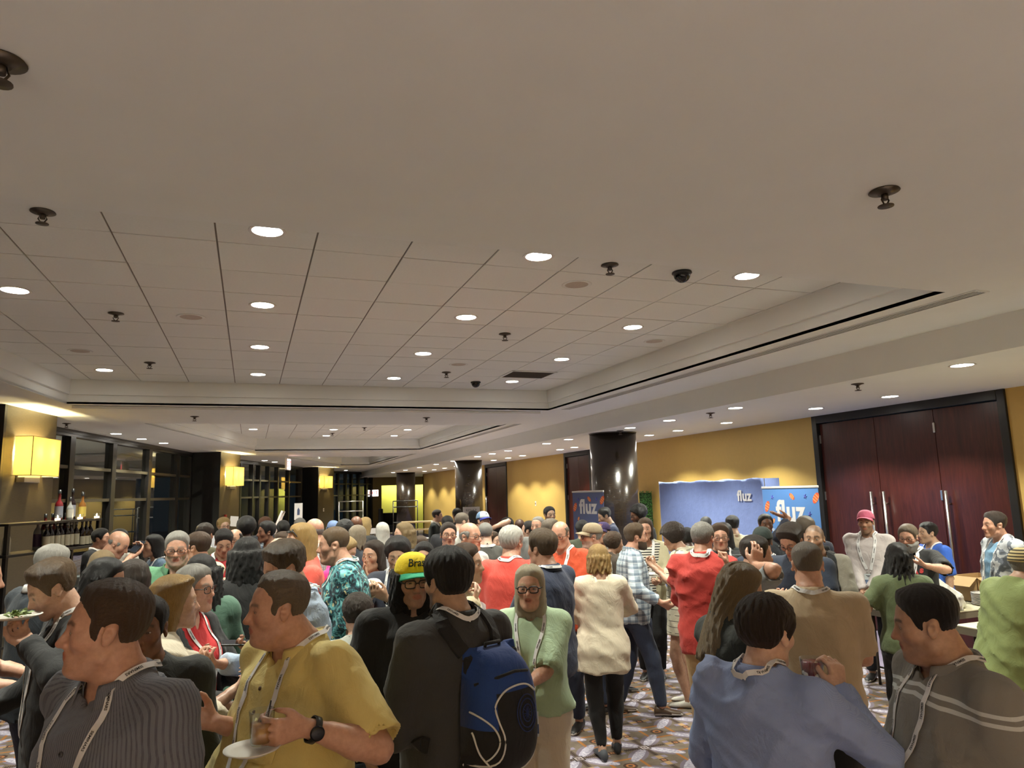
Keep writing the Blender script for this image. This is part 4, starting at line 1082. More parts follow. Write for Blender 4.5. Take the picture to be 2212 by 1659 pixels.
            if sl_ == 'short':
                L = tp.get('len', .72) * l1; e = SH[sd] + dup * L; rf = r0 + (r1 - r0) * .7 + tp.get('sflare', .008); f0, a0, b0 = rcone(SH[sd], e + dup * .08, r0, rf)
                fi = rcone(e - dup * .035, e + dup * .1, rf - .017, rf - .017)[0]
                def fs_(X, Y, Z, f0=f0, e=e, dup=dup, fi=fi):
                    pl = (X - F32(e[0])) * F32(dup[0]) + (Y - F32(e[1])) * F32(dup[1]) + (Z - F32(e[2])) * F32(dup[2])
                    d = np.maximum(f0(X, Y, Z) - FD(X, Y, Z), pl); return np.maximum(d, -np.maximum(fi(X, Y, Z), -.026 - pl)) if lod < 2 else d
                g.add(fs_, a0, b0, kk)
            else:
                fu, a0, b0 = rcone(SH[sd], EL[sd], r0, r1); g.add(lambda X, Y, Z, fu=fu: fu(X, Y, Z) - FD(X, Y, Z) * F32(1.3), a0, b0, kk)
                end = {'long': 1.0, '3q': .55, 'roll': .28}[sl_] * tp.get('len', 1); df = unit(WR[sd] - EL[sd]); e = EL[sd] + df * l2 * end; f0, a0, b0 = rcone(EL[sd], WR[sd], r1, r2)
                def fl(X, Y, Z, f0=f0, e=e, df=df): return np.maximum(f0(X, Y, Z) - FD(X, Y, Z) * F32(1.3), (X - F32(e[0])) * F32(df[0]) + (Y - F32(e[1])) * F32(df[1]) + (Z - F32(e[2])) * F32(df[2]))
                g.add(fl, a0, b0, .02)
                if sl_ in ('long', 'roll') and tp.get('cuff', True):
                    c0 = e - df * (.055 if sl_ == 'long' else .035); rcf = (r2 + (r1 - r2) * (1 - end)) + .004
                    f0, a0, b0 = rcone(c0, e, rcf, rcf)
                    def fc(X, Y, Z, f0=f0, e=e, df=df, c0=c0):
                        pl = (X - F32(e[0])) * F32(df[0]) + (Y - F32(e[1])) * F32(df[1]) + (Z - F32(e[2])) * F32(df[2]); return np.maximum(f0(X, Y, Z), np.maximum(pl, -pl - F32(np.linalg.norm(e - c0))))
                    g.add(fc, a0, b0, .004)
        sl = (slice(None),) * 3; X, Y, Z = g.pts(sl)
        x, y, z = frame_pts(X, Y, Z, P0, RT); zf = z + F32(pz)
        nk = tp.get('neck', 'crew'); nrr = nr + {'crew': .012, 'collar': .016, 'v': .018, 'scoop': .04, 'turtle': .0}.get(nk, .012)
        npos = tw((0, -.008 * s, tz(.852))); nax = tw((0, .03 * s, tz(.905))) - npos
        g.sub(*rcone(npos, npos + nax * 2.5, nrr, nrr * 1.1), .006)
        if nk in ('v', 'collar', 'scoop'):
            depth = {'v': .085, 'collar': .055, 'scoop': .06}[nk] * tp.get('vdepth', 1) * s; wv = {'v': .045, 'collar': .028, 'scoop': .06}[nk] * s
            zt = tz(.855)
            tri = np.maximum(np.abs(x) - wv * np.clip((zf - (zt - depth)) / depth, 0, 1.6), (zt - depth) - zf); tri = np.maximum(tri, -y + .01)
            g.d = np.maximum(g.d, -tri.astype(F32))
        if tp.get('open'):                                             # an open front showing what is beneath
            tri = np.maximum(np.abs(x) - (F32(tp['open']) + .06 * sstep(tz(.6), tz(.85), zf) * tp.get('openv', 1)), -y + .02); g.d = np.maximum(g.d, -tri.astype(F32))
        grid_obj(name, g, tp['mat'], E)
        return g
    if top:
        SG = cloth(top.get('name', 'shirt'), top)
        if sp.get('over'):
            OG = cloth(sp['over'].get('name', 'jacket'), sp['over'], .012)
            SG.over = OG
    if sp.get('legs'):
        lg = sp['legs']; off = lg.get('off', .012); cut_z = lg.get('cut')
        kn_lo = np.min([np.minimum(HP[q], np.minimum(KN[q], AN[q])) for q in 'RL'], 0) - .16; kn_hi = np.max([np.maximum(HP[q], np.maximum(KN[q], AN[q])) for q in 'RL'], 0) + .16
        ccl = cell_c * (1.5 if lod < 2 else 1.3)
        kn_lo[0] = min(kn_lo[0], -.25); kn_hi[0] = max(kn_hi[0], .25); kn_lo[1] = min(kn_lo[1], -.24); kn_hi[1] = max(kn_hi[1], .28)
        g = Grid(*[axis_pts(kn_lo[i], (kn_hi[i] if i < 2 else tz(.62)), ccl, []) for i in range(3)])
        tf = cloth_torso(prof, H, off * .6 + .003, fat * .8, 0, 0)
        def pel(X, Y, Z):
            x, y, z = frame_pts(X, Y, Z, P0, RT); return np.maximum(tf(x, y, z + F32(.53 * H)), z - F32(.055 * H))
        g.add(pel, tlo, thi, .02)
        if lg.get('skirt'):
            e = lg['skirt']; z0 = tz(.53); f0, a0, b0 = rcone((0, 0, tz(.52)), (0, 0, tz(e)), .15 * s, .19 * s)
            def sk(X, Y, Z): return np.maximum(f0(X, Y, Z), np.maximum(tz(e) - Z, Z - tz(.54)))
            g.add(sk, a0 - .05, b0 + .05, .03)
        else:
            for sd in 'RL':
                g.add(*rcone(HP[sd], KN[sd], .087 * s * fa + off, .064 * s * fa + off), .03); low = lg.get('low', .045)
                g.add(*rcone(KN[sd], KN[sd] + (AN[sd] - KN[sd]) * .35, .064 * s * fa + off, .060 * s * fa + off), .02); g.add(*rcone(KN[sd] + (AN[sd] - KN[sd]) * .35, AN[sd] - np.array([0, 0, .01]), .060 * s * fa + off, low * s + off), .02)
        X, Y, Z = g.pts((slice(None),) * 3); fam = lg.get('fold', .005)
        if fam: g.d = g.d - F32(fam) * folds(X, Y, Z, seed + 9, .10).astype(F32) * (g.d < .05)
        if SG is not None and not lg.get('over'):
            x, y, z = frame_pts(X, Y, Z, P0, RT); sh = SG.tf(x, y, z + F32(.53 * H)); hemz = z + F32(pz)
            g.d = np.where(hemz > F32(SG.hem + .022), np.maximum(g.d, sh + F32(.010)), g.d); g.d = np.maximum(g.d, hemz - F32(SG.hem + .075))
        cz_ = cut_z * H if cut_z else .05 * H
        g.d = np.maximum(g.d, F32(cz_) - Z + 0 * X)
        grid_obj(lg.get('name', 'trousers'), g, lg['mat'], E)
    if sp.get('shoes') and not (lod == 3):
        sm_ = sp['shoes']
        for sd, sg in (('R', 1), ('L', -1)):
            b_ = MB(); a = AN[sd]; L = .27 * s; segs = [(-.075, .018, .055), (-.06, .033, .085), (-.02, .037, .092), (.03, .038, .075), (.08, .045, .055), (.125, .046, .046), (.165, .036, .036), (.188, .014, .022)]
            v = []; nn = 12
            for yy, hw, hh in segs:
                for k in range(nn):
                    an = 2 * math.pi * k / nn; zz = max(0, (math.sin(an) * .5 + .5)) * hh; v.append((hw * s * math.cos(an) * (1 if zz > .012 else .96), yy * s, zz * s))
            f = [(i * nn + k, i * nn + (k + 1) % nn, (i + 1) * nn + (k + 1) % nn, (i + 1) * nn + k) for i in range(len(segs) - 1) for k in range(nn)] + [tuple(range(nn - 1, -1, -1)), tuple((len(segs) - 1) * nn + k for k in range(nn))]
            mi = []
            for q in f: mi.append(1 if max(v[t_][2] for t_ in q) < .03 * s else 0)
            me = mesh_from('shoe', v, f, [sm_, M_SOLE], True, mi)
            o = obj('shoe', me, E, (a[0], a[1], a[2] - .045 * H), (0, 0, -sg * .12))
    # ---- collar
    def body_or_shirt(p):
        d = G.sample(p)
        if SG is not None:
            d = np.minimum(d, SG.sample(p))
            if hasattr(SG, 'over'): d = np.minimum(d, SG.over.sample(p))
        return d
    def bgrad(p, e=.01):
        g = np.stack([body_or_shirt(p + np.eye(3)[i] * e) - body_or_shirt(p - np.eye(3)[i] * e) for i in range(3)], -1); return g / (np.linalg.norm(g, axis=-1, keepdims=True) + 1e-9)
    def settle(p, h, n=10):
        p = np.array(p, float)
        for _ in range(n): d = body_or_shirt(p)[..., None]; p = p - bgrad(p) * (d - h) * .8
        return p
    if sp.get('collar'):
        cm = sp['collar']; n = 40; op = sp.get('copen', .42); v = []; rows = []
        th = np.linspace(op, 2 * math.pi - op, n)                       # 0 = front
        R1, R2, R3 = nr + .010, nr + .016, nr + .034
        top_ = lambda t: .040 + .012 * (1 - np.cos(t)) / 2 * 1.0
        for rad, zz in ((R1, lambda t: -.012 + 0 * t), (R1 + .002, lambda t: top_(t) - .006), (R2, lambda t: top_(t)), (R2 + .006, lambda t: top_(t) - .006), (R3 + .010 * np.exp(-((th - op) / .35) ** 2) + .010 * np.exp(-((2 * math.pi - op - th) / .35) ** 2), lambda t: top_(t) - .048 - .02 * np.exp(-((t - op) / .3) ** 2) - .02 * np.exp(-((2 * math.pi - op - t) / .3) ** 2))):
            x = np.sin(th) * rad * 1.06; y = np.cos(th) * rad * 1.05 - .018 * s + .010; z = tz(.856) - .012 + zz(th) - .30 * np.maximum(y, -.02)
            rows.append(np.stack([x, y, z], 1))
        V_ = np.concatenate([np.array([tw(q) for q in r]) for r in rows])
        f = [(i * n + k, i * n + k + 1, (i + 1) * n + k + 1, (i + 1) * n + k) for i in range(len(rows) - 1) for k in range(n - 1)]
        me = mesh_from('collar', V_, f, cm, True); o = obj('collar', me, E); so = o.modifiers.new('thick', 'SOLIDIFY'); so.thickness = .003; so.offset = 0
    # ---- lanyard and badge
    if sp.get('lanyard'):
        ly = sp['lanyard'] if isinstance(sp['lanyard'], dict) else {}; zend = tz(ly.get('z', .64)); wd = ly.get('w', .019); rib = []
        hgt = .004 + (.034 if sp.get('collar') else 0)
        for sg in (1, -1):
            P = np.array([tw(q) for q in [(0, -.088 * s, tz(.866)), (sg * .052 * s, -.068 * s, tz(.864)), (sg * .078 * s, -.005, tz(.852)), (sg * .080 * s, .055 * s, tz(.825)), (sg * .070 * s, .11 * s, tz(.765)), (sg * .048 * s, .16 * s, tz(.705)), (sg * .014 * s, .19 * s, zend - pz + pz)]])
            tt = np.linspace(0, len(P) - 1.001, 34); i = tt.astype(int); u = (tt - i)[:, None]
            g_ = lambda k: P[np.clip(i + k, 0, len(P) - 1)]
            q = .5 * (2 * g_(0) + (g_(1) - g_(-1)) * u + (2 * g_(-1) - 5 * g_(0) + 4 * g_(1) - g_(2)) * u * u + (-g_(-1) + 3 * g_(0) - 3 * g_(1) + g_(2)) * u ** 3)
            hh = .005 + (.012 * np.exp(-(np.arange(34) / 9.) ** 2) if sp.get('collar') else 0) * np.ones(34)
            q = settle(q, hh[:, None]); 
            for _ in range(2): q[1:-1] = (q[:-2] + 2 * q[1:-1] + q[2:]) / 4
            dd_ = body_or_shirt(q)[:, None]; nn_ = bgrad(q, .02); q = q + nn_ * np.maximum(hh[:, None] - dd_, 0)
            rib.append((q, nn_))
        nv = []; nf = []
        for q, nn_ in rib:
            tg = np.gradient(q, axis=0); tg /= np.linalg.norm(tg, axis=1, keepdims=True) + 1e-9; sd_ = np.cross(tg, nn_); sd_ /= np.linalg.norm(sd_, axis=1, keepdims=True) + 1e-9
            b0 = len(nv)
            for k in range(len(q)):
                a_, b_ = q[k] + sd_[k] * wd / 2, q[k] - sd_[k] * wd / 2; nv += [a_, b_, b_ - nn_[k] * .002, a_ - nn_[k] * .002]
            for k in range(len(q) - 1):
                for e_ in range(4): nf.append((b0 + 4 * k + e_, b0 + 4 * k + (e_ + 1) % 4, b0 + 4 * k + 4 + (e_ + 1) % 4, b0 + 4 * k + 4 + e_))
        lo_ = obj('lanyard', mesh_from('lanyard', nv, nf, ly.get('mat', M_LANYARD)), E)
        if lod < 2 and ly.get('print', True):                           # the dark woven words along the ribbon
            tm = TEXTME['SEMINARS']
            for ri, (q, nn_) in enumerate(rib):
                tg = np.gradient(q, axis=0); tg /= np.linalg.norm(tg, axis=1, keepdims=True) + 1e-9; sd_ = np.cross(tg, nn_); sd_ /= np.linalg.norm(sd_, axis=1, keepdims=True) + 1e-9
                cum = np.concatenate([[0], np.cumsum(np.linalg.norm(np.diff(q, axis=0), axis=1))]); tv, tfc = tm; fl = 1 if ri else -1; vv = []; ff = []
                for st_ in np.arange(.05, cum[-1] - .07, .105):
                    b0 = len(vv); S_ = st_ + (tv[:, 0] + .034) ; 
                    if ri == 0: S_ = st_ + (.034 - tv[:, 0])
                    for a_, yv in zip(S_, tv[:, 1]):
                        k = min(np.searchsorted(cum, a_), len(q) - 1); k0 = max(k - 1, 0); tt_ = (a_ - cum[k0]) / max(cum[k] - cum[k0], 1e-6) if k > k0 else 0
                        c_ = q[k0] + (q[k] - q[k0]) * tt_; vv.append(c_ + sd_[k] * yv * (1 if ri else -1) * -1 + nn_[k] * .0012)
                    ff += [tuple(b0 + i_ for i_ in f_) for f_ in tfc]
                obj('print', mesh_from('print', vv, ff, M_LTEXT), lo_)
        if ly.get('badge', True):
            e0 = (rib[0][0][-1] + rib[1][0][-1]) / 2; n0 = unit(rib[0][1][-1] * np.array([1, 1, .25])); up = np.array([0, 0, 1.]); sx = unit(np.cross(n0, up)) ; up = np.cross(sx, n0)
            hgt_ = .125; wb = .095; c0 = e0 - up * (.045) + n0 * .010
            b_ = MB(); Mx = Matrix(((sx[0], up[0], n0[0], c0[0]), (sx[1], up[1], n0[1], c0[1]), (sx[2], up[2], n0[2], c0[2]), (0, 0, 0, 1)))
            b_.box((-wb / 2, -hgt_ * .5, -.002), (wb / 2, .0, .002), Mx); b_.cur = 1; b_.box((-wb / 2, -hgt_ * .88, -.002), (wb / 2, -hgt_ * .5, .002), Mx); b_.cur = 0; b_.box((-wb / 2, -hgt_, -.002), (wb / 2, -hgt_ * .88, .002), Mx)
            if lod < 2:
                b_.cur = 2
                for yy, hw_ in ((-.018, .03), (-.028, .018)): b_.box((-hw_, yy - .003, .002), (hw_, yy + .003, .0026), Mx)
                b_.cur = 3
                for yy, hw_ in ((-.074, .034), (-.088, .034), (-.1, .024)): b_.box((-hw_, yy - .0035, .002), (hw_, yy + .0035, .0026), Mx)
            bd = b_.obj('badge', [M_BADGEW, M_BADGEB, M_LTEXT, plain('badge_print', (.3, .4, .55), .5)], E)
            if lod < 2:
                for cx in (-.018, .018):
                    b_ = MB(); b_.lathe([(.005, -.016), (.006, .004), (.003, .012)], 10, M=Mx @ Matrix.Translation((cx, .018, 0)) @ Matrix.Rotation(-math.pi / 2, 4, 'X')); b_.obj('clip', M_STEEL, bd)
    # ---- spectacles
    if sp.get('glasses') and ang < 140:
        gm = sp['glasses'] if not isinstance(sp['glasses'], bool) else M_BLACK; b_ = MB(); M4 = Matrix([[*(Rh[i] * hs), hc[i]] for i in range(3)] + [[0, 0, 0, 1]])
        rt_ = sp.get('grim', .0022); pos = sp.get('gpos', (0, .104, -.004)); tilt = sp.get('gtilt', 0)
        Ml = M4 @ Matrix.Translation(Vector(pos)) @ Matrix.Rotation(tilt, 4, 'X')
        lv = []
        for sg in (1, -1):
            ring = [(sg * .034 + .026 * math.copysign(abs(math.cos(a)) ** .6, math.cos(a)), -.006 * abs(math.cos(a)) * .5 - abs(sg * .034 + .02 * math.cos(a)) * .12, .0185 * math.copysign(abs(math.sin(a)) ** .6, math.sin(a))) for a in np.linspace(0, 6.283, 20, endpoint=False)]
            b_.tube([tuple(Ml @ Vector(p)) for p in ring], rt_ * hs, 6, True); lv.append(ring)
            b_.tube([tuple(Ml @ Vector(p)) for p in ((sg * .060, -.010, .006), (sg * .074, -.022, .008), (sg * .080, -.10, .006), (sg * .080, -.128, -.008))], rt_ * hs, 6)
        b_.tube([tuple(Ml @ Vector(p)) for p in ((.009, -.001, .004), (0, .002, .006), (-.009, -.001, .004))], rt_ * hs, 6)
        go = b_.obj('spectacles', gm, E)
        for ring in lv:
            v = [tuple(Ml @ Vector(p)) for p in ring]; obj('lens', mesh_from('lens', v, [tuple(range(len(v)))], sp.get('lensmat', M_LENS)), go)
    # ---- cap
    if sp.get('cap'):
        cp = sp['cap']; M4 = Matrix([[*(Rh[i] * hs), hc[i]] for i in range(3)] + [[0, 0, 0, 1]]) @ Matrix.Rotation(cp.get('tilt', .12), 4, 'X') @ (Matrix.Rotation(math.pi, 4, 'Z') if cp.get('backwards') else Matrix.Identity(4))
        b_ = MB(); na, nb = 36, 10; v = []; ff = []
        a_, bq, ch = .088, .107, .098; z0 = cp.get('z0', .040)
        for j in range(nb + 1):
            e = j / nb * math.pi / 2
            for k in range(na):
                an = 2 * math.pi * k / na; q = math.cos(e) ** .75; v.append((a_ * q * math.cos(an), -.014 + bq * q * math.sin(an), z0 + ch * math.sin(e) ** 1.0))
        for j in range(nb):
            for k in range(na): ff.append((j * na + k, j * na + (k + 1) % na, (j + 1) * na + (k + 1) % na, (j + 1) * na + k))
        fm = []
        for j in range(nb):
            for k in range(na):
                an = 2 * math.pi * (k + .5) / na; fm.append(1 if cp.get('front') and .55 < an < 2.6 and j < 9 else 0)
        v = [tuple(M4 @ Vector(p)) for p in v]; co = obj('cap', mesh_from('cap', v, ff, [cp['mat'], cp.get('front') or cp['mat']], True, fm), E)
        so = co.modifiers.new('thick', 'SOLIDIFY'); so.thickness = .004; so.offset = 1
        b_ = MB(); b_.lathe([(.001, .006), (.007, .004), (.009, 0)], 12, M=M4 @ Matrix.Translation((0, -.014, z0 + ch))); b_.obj('button', cp['mat'], co)
        if cp.get('brim', True):
            v = []; ff = []; nn2 = 21; m2 = 6
            for k in range(nn2):
                t_ = -1 + 2 * k / (nn2 - 1); an = math.pi / 2 - t_ * 1.12
                for j in range(m2):
                    u_ = j / (m2 - 1); ext = .074 * (1 - abs(t_) ** 2.6); x_ = (a_ + .001) * math.cos(an); y_ = -.014 + (bq + .001) * math.sin(an) + ext * u_
                    v.append(tuple(M4 @ Vector((x_ * (1 + .05 * u_), y_, z0 + .006 - .016 * u_ - .020 * (t_ ** 2) * (.4 + u_)))))
            for k in range(nn2 - 1):
                for j in range(m2 - 1): ff.append((k * m2 + j, k * m2 + j + 1, (k + 1) * m2 + j + 1, (k + 1) * m2 + j))
            bo = obj('brim', mesh_from('brim', v, ff, [cp.get('brimmat') or cp['mat'], cp.get('under') or cp.get('brimmat') or cp['mat']], True), co)
            so = bo.modifiers.new('thick', 'SOLIDIFY'); so.thickness = .004; so.offset = 0; so.material_offset = 0
            if cp.get('under'): bo.data.polygons.foreach_set('material_index', [1] * len(ff))
        if cp.get('text'):
            tme = text_mesh('cap_lettering', cp['text'], cp.get('tsize', .034), cp['tmat'], .0004, cp.get('shear', .25), .0006); b2 = []
            for vt in tme.vertices:
                xx, yy = vt.co.x + cp.get('tx', 0), vt.co.y + .052; e = min(max(yy / ch, 0), .95); q = math.cos(math.asin(e)) ** .75; an = math.pi / 2 + xx / (a_ * q + .012) + cp.get('ta', 0)
                p = Vector(((a_ * q + .0065) * math.cos(an), -.014 + (bq * q + .0065) * math.sin(an), z0 + yy)); vt.co = M4 @ p
            obj('cap_lettering', tme, co)
    WHAT[sp['id']].update(dist=body_or_shirt, EL=EL, WR=WR, SH=SH, hc=to_w(hc), Rh=Rz @ Rh, hs=hs, settle=settle, bgrad=bgrad, tw=tw, tz=tz, s=s, nr=nr, HW=lambda q: to_w(Hw(q)), Hl=Hw, Rhl=Rh)
    return WHAT[sp['id']]
TEXTME = {}
def prep_text():
    me = text_mesh('word', 'SEMINARS', .0115, M_LTEXT, 0, 0, .0003); v = np.array([tuple(q.co) for q in me.vertices]); TEXTME['SEMINARS'] = (v, [tuple(p.vertices) for p in me.polygons]); bpy.data.meshes.remove(me)
prep_text()
# ------------------------------------------------------------------ the crowd
def C(r, g, b): return lin(r, g, b)
BLK, CHAR, NAVY = C(22, 22, 23), C(50, 51, 52), C(28, 34, 50)
JEAN, DJEAN, KHAKI = C(58, 76, 104), C(30, 38, 56), C(176, 148, 105)
M_SHOE_B = plain('black_shoe', (.014, .013, .013), .45, 30, .1); M_SHOE_W = plain('white_shoe', (.62, .60, .54), .6, 30, .05); M_SHOE_G = plain('charcoal_shoe', (.05, .055, .065), .7, 60, .1); M_SHOE_BR = plain('brown_shoe', (.06, .035, .02), .4, 30, .1)
PL = lambda c: fabric('plain', c)
def tee(c, **k): d = dict(mat=c if not isinstance(c, tuple) else PL(c), hem=.475, name='shirt'); d.update(k); return d
def trs(c, **k): d = dict(mat=c if not isinstance(c, tuple) else PL(c), name='trousers'); d.update(k); return d
def hair(style, c, **k): d = dict(style=style, c=c); d.update(k); return d
SHORT = dict(top=.018, side=.008)
PEOPLE = []
def p(id, at, yaw, label, **k):
    kr = 1.16 * (1 + ((at[0] - 1106) / FPX) ** 2) ** .4
    at = (at[0], at[1], at[2] * kr); r = at[2]
    for q in 'RL':
        if isinstance(k.get(q), tuple) and k[q][0] == 'px':
            v = list(k[q]); v[3] *= kr
            if isinstance(v[-1], dict) and 'e' in v[-1]: v[-1]['e'] = (*v[-1]['e'][:2], v[-1]['e'][2] * kr)
            k[q] = tuple(v)
    k.setdefault('lod', 0 if r < 3.75 else 1 if r < 6.9 else 2 if r < 9.8 else 3)
    k.setdefault('legs', trs(fabric('denim', DJEAN))); k.setdefault('shoes', M_SHOE_B); k.setdefault('seed', 11 + len(PEOPLE) * 7)
    PEOPLE.append(dict(id=id, at=at, yaw=yaw, label=label, **k))
GREYS, GREYS2 = C(104, 107, 116), C(50, 54, 66)
YEL = C(206, 188, 118); BLU = C(128, 146, 190)
# -- nearest figures
p('stripe', (248, 1247, 1.88), 54, 'man in a grey pinstriped short sleeve shirt, largest figure at bottom left', skin='ruddy', fat=.55, hair=hair('short', 'brown', top=.026, side=.014, rec=.012, comb='back'), top=tee(fabric('pinstripe', GREYS, GREYS2), neck='collar', len=.92, sflare=.016, hem=.44, off=.018), collar=fabric('pinstripe', GREYS, GREYS2), lanyard=dict(z=.60, badge=True), R=('px', 215, 1600, 2.0, dict(grip='relax', dir=(.05, 1, .22), palm=(-.5, 0, -.6), e=(330, 1650, 2.05))), L=('down', dict(elbow=(-.6, -.7, -.2))), stubble=.12, head=(-36, 2, 0))
p('yellow', (605, 1230, 2.32), 52, 'man in a pale yellow button shirt holding an amber drink and plate', skin='ruddy', fat=1.0, hf=.045, hair=hair('short', 'graybrown', top=.020, side=.010, rec=.022, comb='back', c2='darkblond'), face=dict(jaw=1.12), top=tee(YEL, neck='collar', len=.95, sflare=.02, hem=.44, off=.02, fold=.008), collar=PL(YEL), lanyard=dict(z=.61), legs=trs(C(70, 66, 60)), L=('px', 655, 1570, 2.02, dict(e=(772, 1578, 2.1), dir=(.12, 1, .06), palm=(1, 0, .15))), R=('px', 468, 1562, 2.34, dict(e=(590, 1515, 2.46), grip='relax')), head=(-26, -2, 0))
p('brasil', (892, 1190, 3.08), -18, 'young man in a yellow and green lettered cap, long black curls, black jersey', skin='med', fat=.25, hair=hair('long', 'black', zb=-.27, curls=1, vol=.032, yf=.05, back=.5), cap=dict(mat=PL(C(236, 212, 24)), under=PL(C(30, 160, 118)), brimmat=PL(C(30, 160, 118)), text='Brasil', tsize=.052, tmat=plain('green_stitch', C(16, 62, 46), .6), tilt=.1, ta=.1, z0=.034), glasses=True, grim=.0028, top=tee(BLK, len=1.0, sflare=.02, hem=.45, off=.02), legs=trs(fabric('denim', C(46, 50, 58))), R=('pocket', dict(elbow=(.8, -.5, -.3))), L='pocket', stubble=.25, head=(-6, -4, 0))
p('pack', (968, 1177, 2.62), 143, 'black haired man in a charcoal sweater wearing a backpack, back turned', skin='olive', fat=.25, hair=hair('short', 'black', top=.034, side=.020, rough=.003), stubble=.8, top=tee(C(48, 49, 50), sleeve='long', hem=.455, neck='collar', off=.022, fold=.007), collar=PL(C(48, 49, 50)), lanyard=dict(badge=False), legs=trs(fabric('denim', C(92, 108, 130))), L=('px', 868, 1492, 2.72, dict(e=(858, 1590, 2.5), grip='grip')), R='down')
p('sage', (1143, 1216, 3.58), 6, 'blonde woman in a sage green blouse and cream trousers, hands clasped', sex='f', skin='ruddy', fat=.62, bust=.7, hair=hair('long', 'paleblond', zb=-.19, yf=.046, part=.002, back=.25, vol=.012, c2='white'), glasses=M_BLACK, grim=.0036, face=dict(jaw=1.02), top=tee(C(158, 180, 148), neck='v', vdepth=.8, len=1.05, sflare=.03, hem=.548, off=.020, flare=.03), legs=trs(C(205, 192, 172), low=.075, off=.016), lanyard=dict(z=.60), R=('px', 1092, 1488, 3.30, dict(dir=(-.5, .4, -.5))), L=('px', 1122, 1490, 3.28, dict(dir=(.6, .4, -.35))))
p('bluedress', (1652, 1277, 2.27), -152, 'man in a light blue long sleeve dress shirt, back turned, raising a glass cup', skin='fair', fat=.3, hair=hair('short', 'darkbrown', top=.032, side=.026, rough=.004, hl=-.01), top=tee(fabric('oxford', BLU, C(152, 168, 205)), sleeve='long', neck='collar', hem=.44, off=.024, fold=.011, lam=.15), collar=fabric('oxford', BLU, C(152, 168, 205)), copen=.5, lanyard=dict(badge=False), legs=trs(C(40, 42, 48)), R=('px', 1815, 1494, 2.40, dict(e=(1900, 1625, 2.25), dir=(-.18, .2, 1), palm=(-.9, .25, -.2), grip='grip')), L=('px', 1590, 1645, 2.55, dict(e=(1450, 1600, 2.2))), head=(-8, -6, 0))
p('greypolo', (1983, 1259, 2.2), 58, 'stocky man in a grey polo with pale chest stripes, profile to the left', skin='tan', fat=.95, hair=hair('short', 'black', top=.020, side=.0045, rough=.002, front=.008), face=dict(jaw=1.1), top=tee(fabric('band', C(122, 120, 114), C(188, 192, 190), 1.43), neck='collar', len=1.0, sflare=.014, hem=.44, off=.016), collar=PL(C(128, 126, 120)), lanyard=dict(z=.60), legs=trs(C(60, 58, 52)), head=(-26, -9, 0), R='down', L=('down', dict(elbow=(-.5, -.8, -.2))), stubble=.15)
p('longblonde', (1612, 1214, 2.98), -122, 'woman with long dark blond hair and a dark cardigan behind the light blue shirt', sex='f', skin='med', fat=.2, bust=.4, hair=hair('long', 'darkblond', zb=-.36, back=.6, vol=.014, part=.02), top=tee(fabric('print', C(90, 130, 130), C(170, 190, 185)), neck='scoop', hem=.46), over=dict(mat=PL(C(36, 40, 36)), sleeve='long', open=.07, hem=.44, off=.012, name='cardigan', neck='v', drape=.95), legs=trs(BLK), head=(-6, -20, 0), R='hold', L='hold')
p('tantee', (1740, 1169, 3.42), 176, 'man with cropped hair in a tan crew neck tee, back turned, lanyard behind', skin='ruddy', fat=.45, shw=1.06, hair=hair('short', 'graybrown', top=.012, side=.0035, rough=.0012), top=tee(C(178, 160, 132), hem=.475, len=.86, off=.014, fold=.006), lanyard=dict(badge=False, w=.022), legs=trs(BLK, cut=.27, name='shorts'), R='hold', L='hold')
p('pullover', (88, 1211, 3.05), 82, 'man in a black zip sweater and cream shorts looking down at his plate', skin='fair', fat=.15, hair=hair('short', 'lightbrown', top=.030, side=.010, front=.008, rough=.004), top=tee(C(26, 27, 29), sleeve='long', neck='collar', hem=.46, off=.02), lanyard=dict(z=.58, badge=False, w=.024), legs=trs(C(200, 188, 160), cut=.26, off=.03, name='shorts'), shoes=M_SHOE_W, L=('px', 62, 1392, 2.88, dict(palm=(0, .2, 1), elbow=(-.6, -.8, -.3))), R='hold', head=(0, -26, 0))
p('shawl', (374, 1239, 2.98), -98, 'blonde woman with a crown braid in a draped cream top, profile to the right', sex='f', skin='fair', fat=.15, bust=.35, hair=hair('long', 'gold', zb=-.24, back=.5, vol=.010, yf=.018, tails=[((.06, .06, .105), (-.06, .06, .105), .016, .016), ((.075, .01, .09), (.06, .06, .105), .015, .016), ((-.075, .01, .09), (-.06, .06, .105), .015, .016)]), top=tee(C(218, 208, 186), sleeve='3q', neck='scoop', hem=.50, off=.034, fold=.016, sl_off=.034, flare=.04), legs=trs(C(120, 122, 124)), R=('phone', dict(elbow=(.5, -.6, -.8))), L='hold')
p('greyglasses', (420, 1216, 3.42), -56, 'grey haired woman in spectacles, black cardigan over a red top, mouth open', sex='f', skin='ruddy', fat=.25, bust=.4, hair=hair('bob', 'gray', zb=-.13, vol=.012, c2='white', part=.02, yf=.03), glasses=M_BLACK, top=tee(C(190, 40, 42), neck='v', hem=.48), over=dict(mat=PL(C(24, 24, 25)), sleeve='long', open=.06, hem=.40, off=.014, name='cardigan', neck='v', drape=.97), lanyard=dict(z=.62, badge=True), legs=trs(BLK), R=('hold', dict(palm=(0, .3, 1))), L=('phone', dict(elbow=(-.7, -.5, -.6))))
p('peek', (316, 1283, 2.5), 12, 'dark haired man half hidden behind the grey pinstriped shirt', skin='brown', fat=.2, hair=hair('short', 'black', **SHORT), top=tee(C(36, 38, 36), sleeve='long'), noeyes=False)
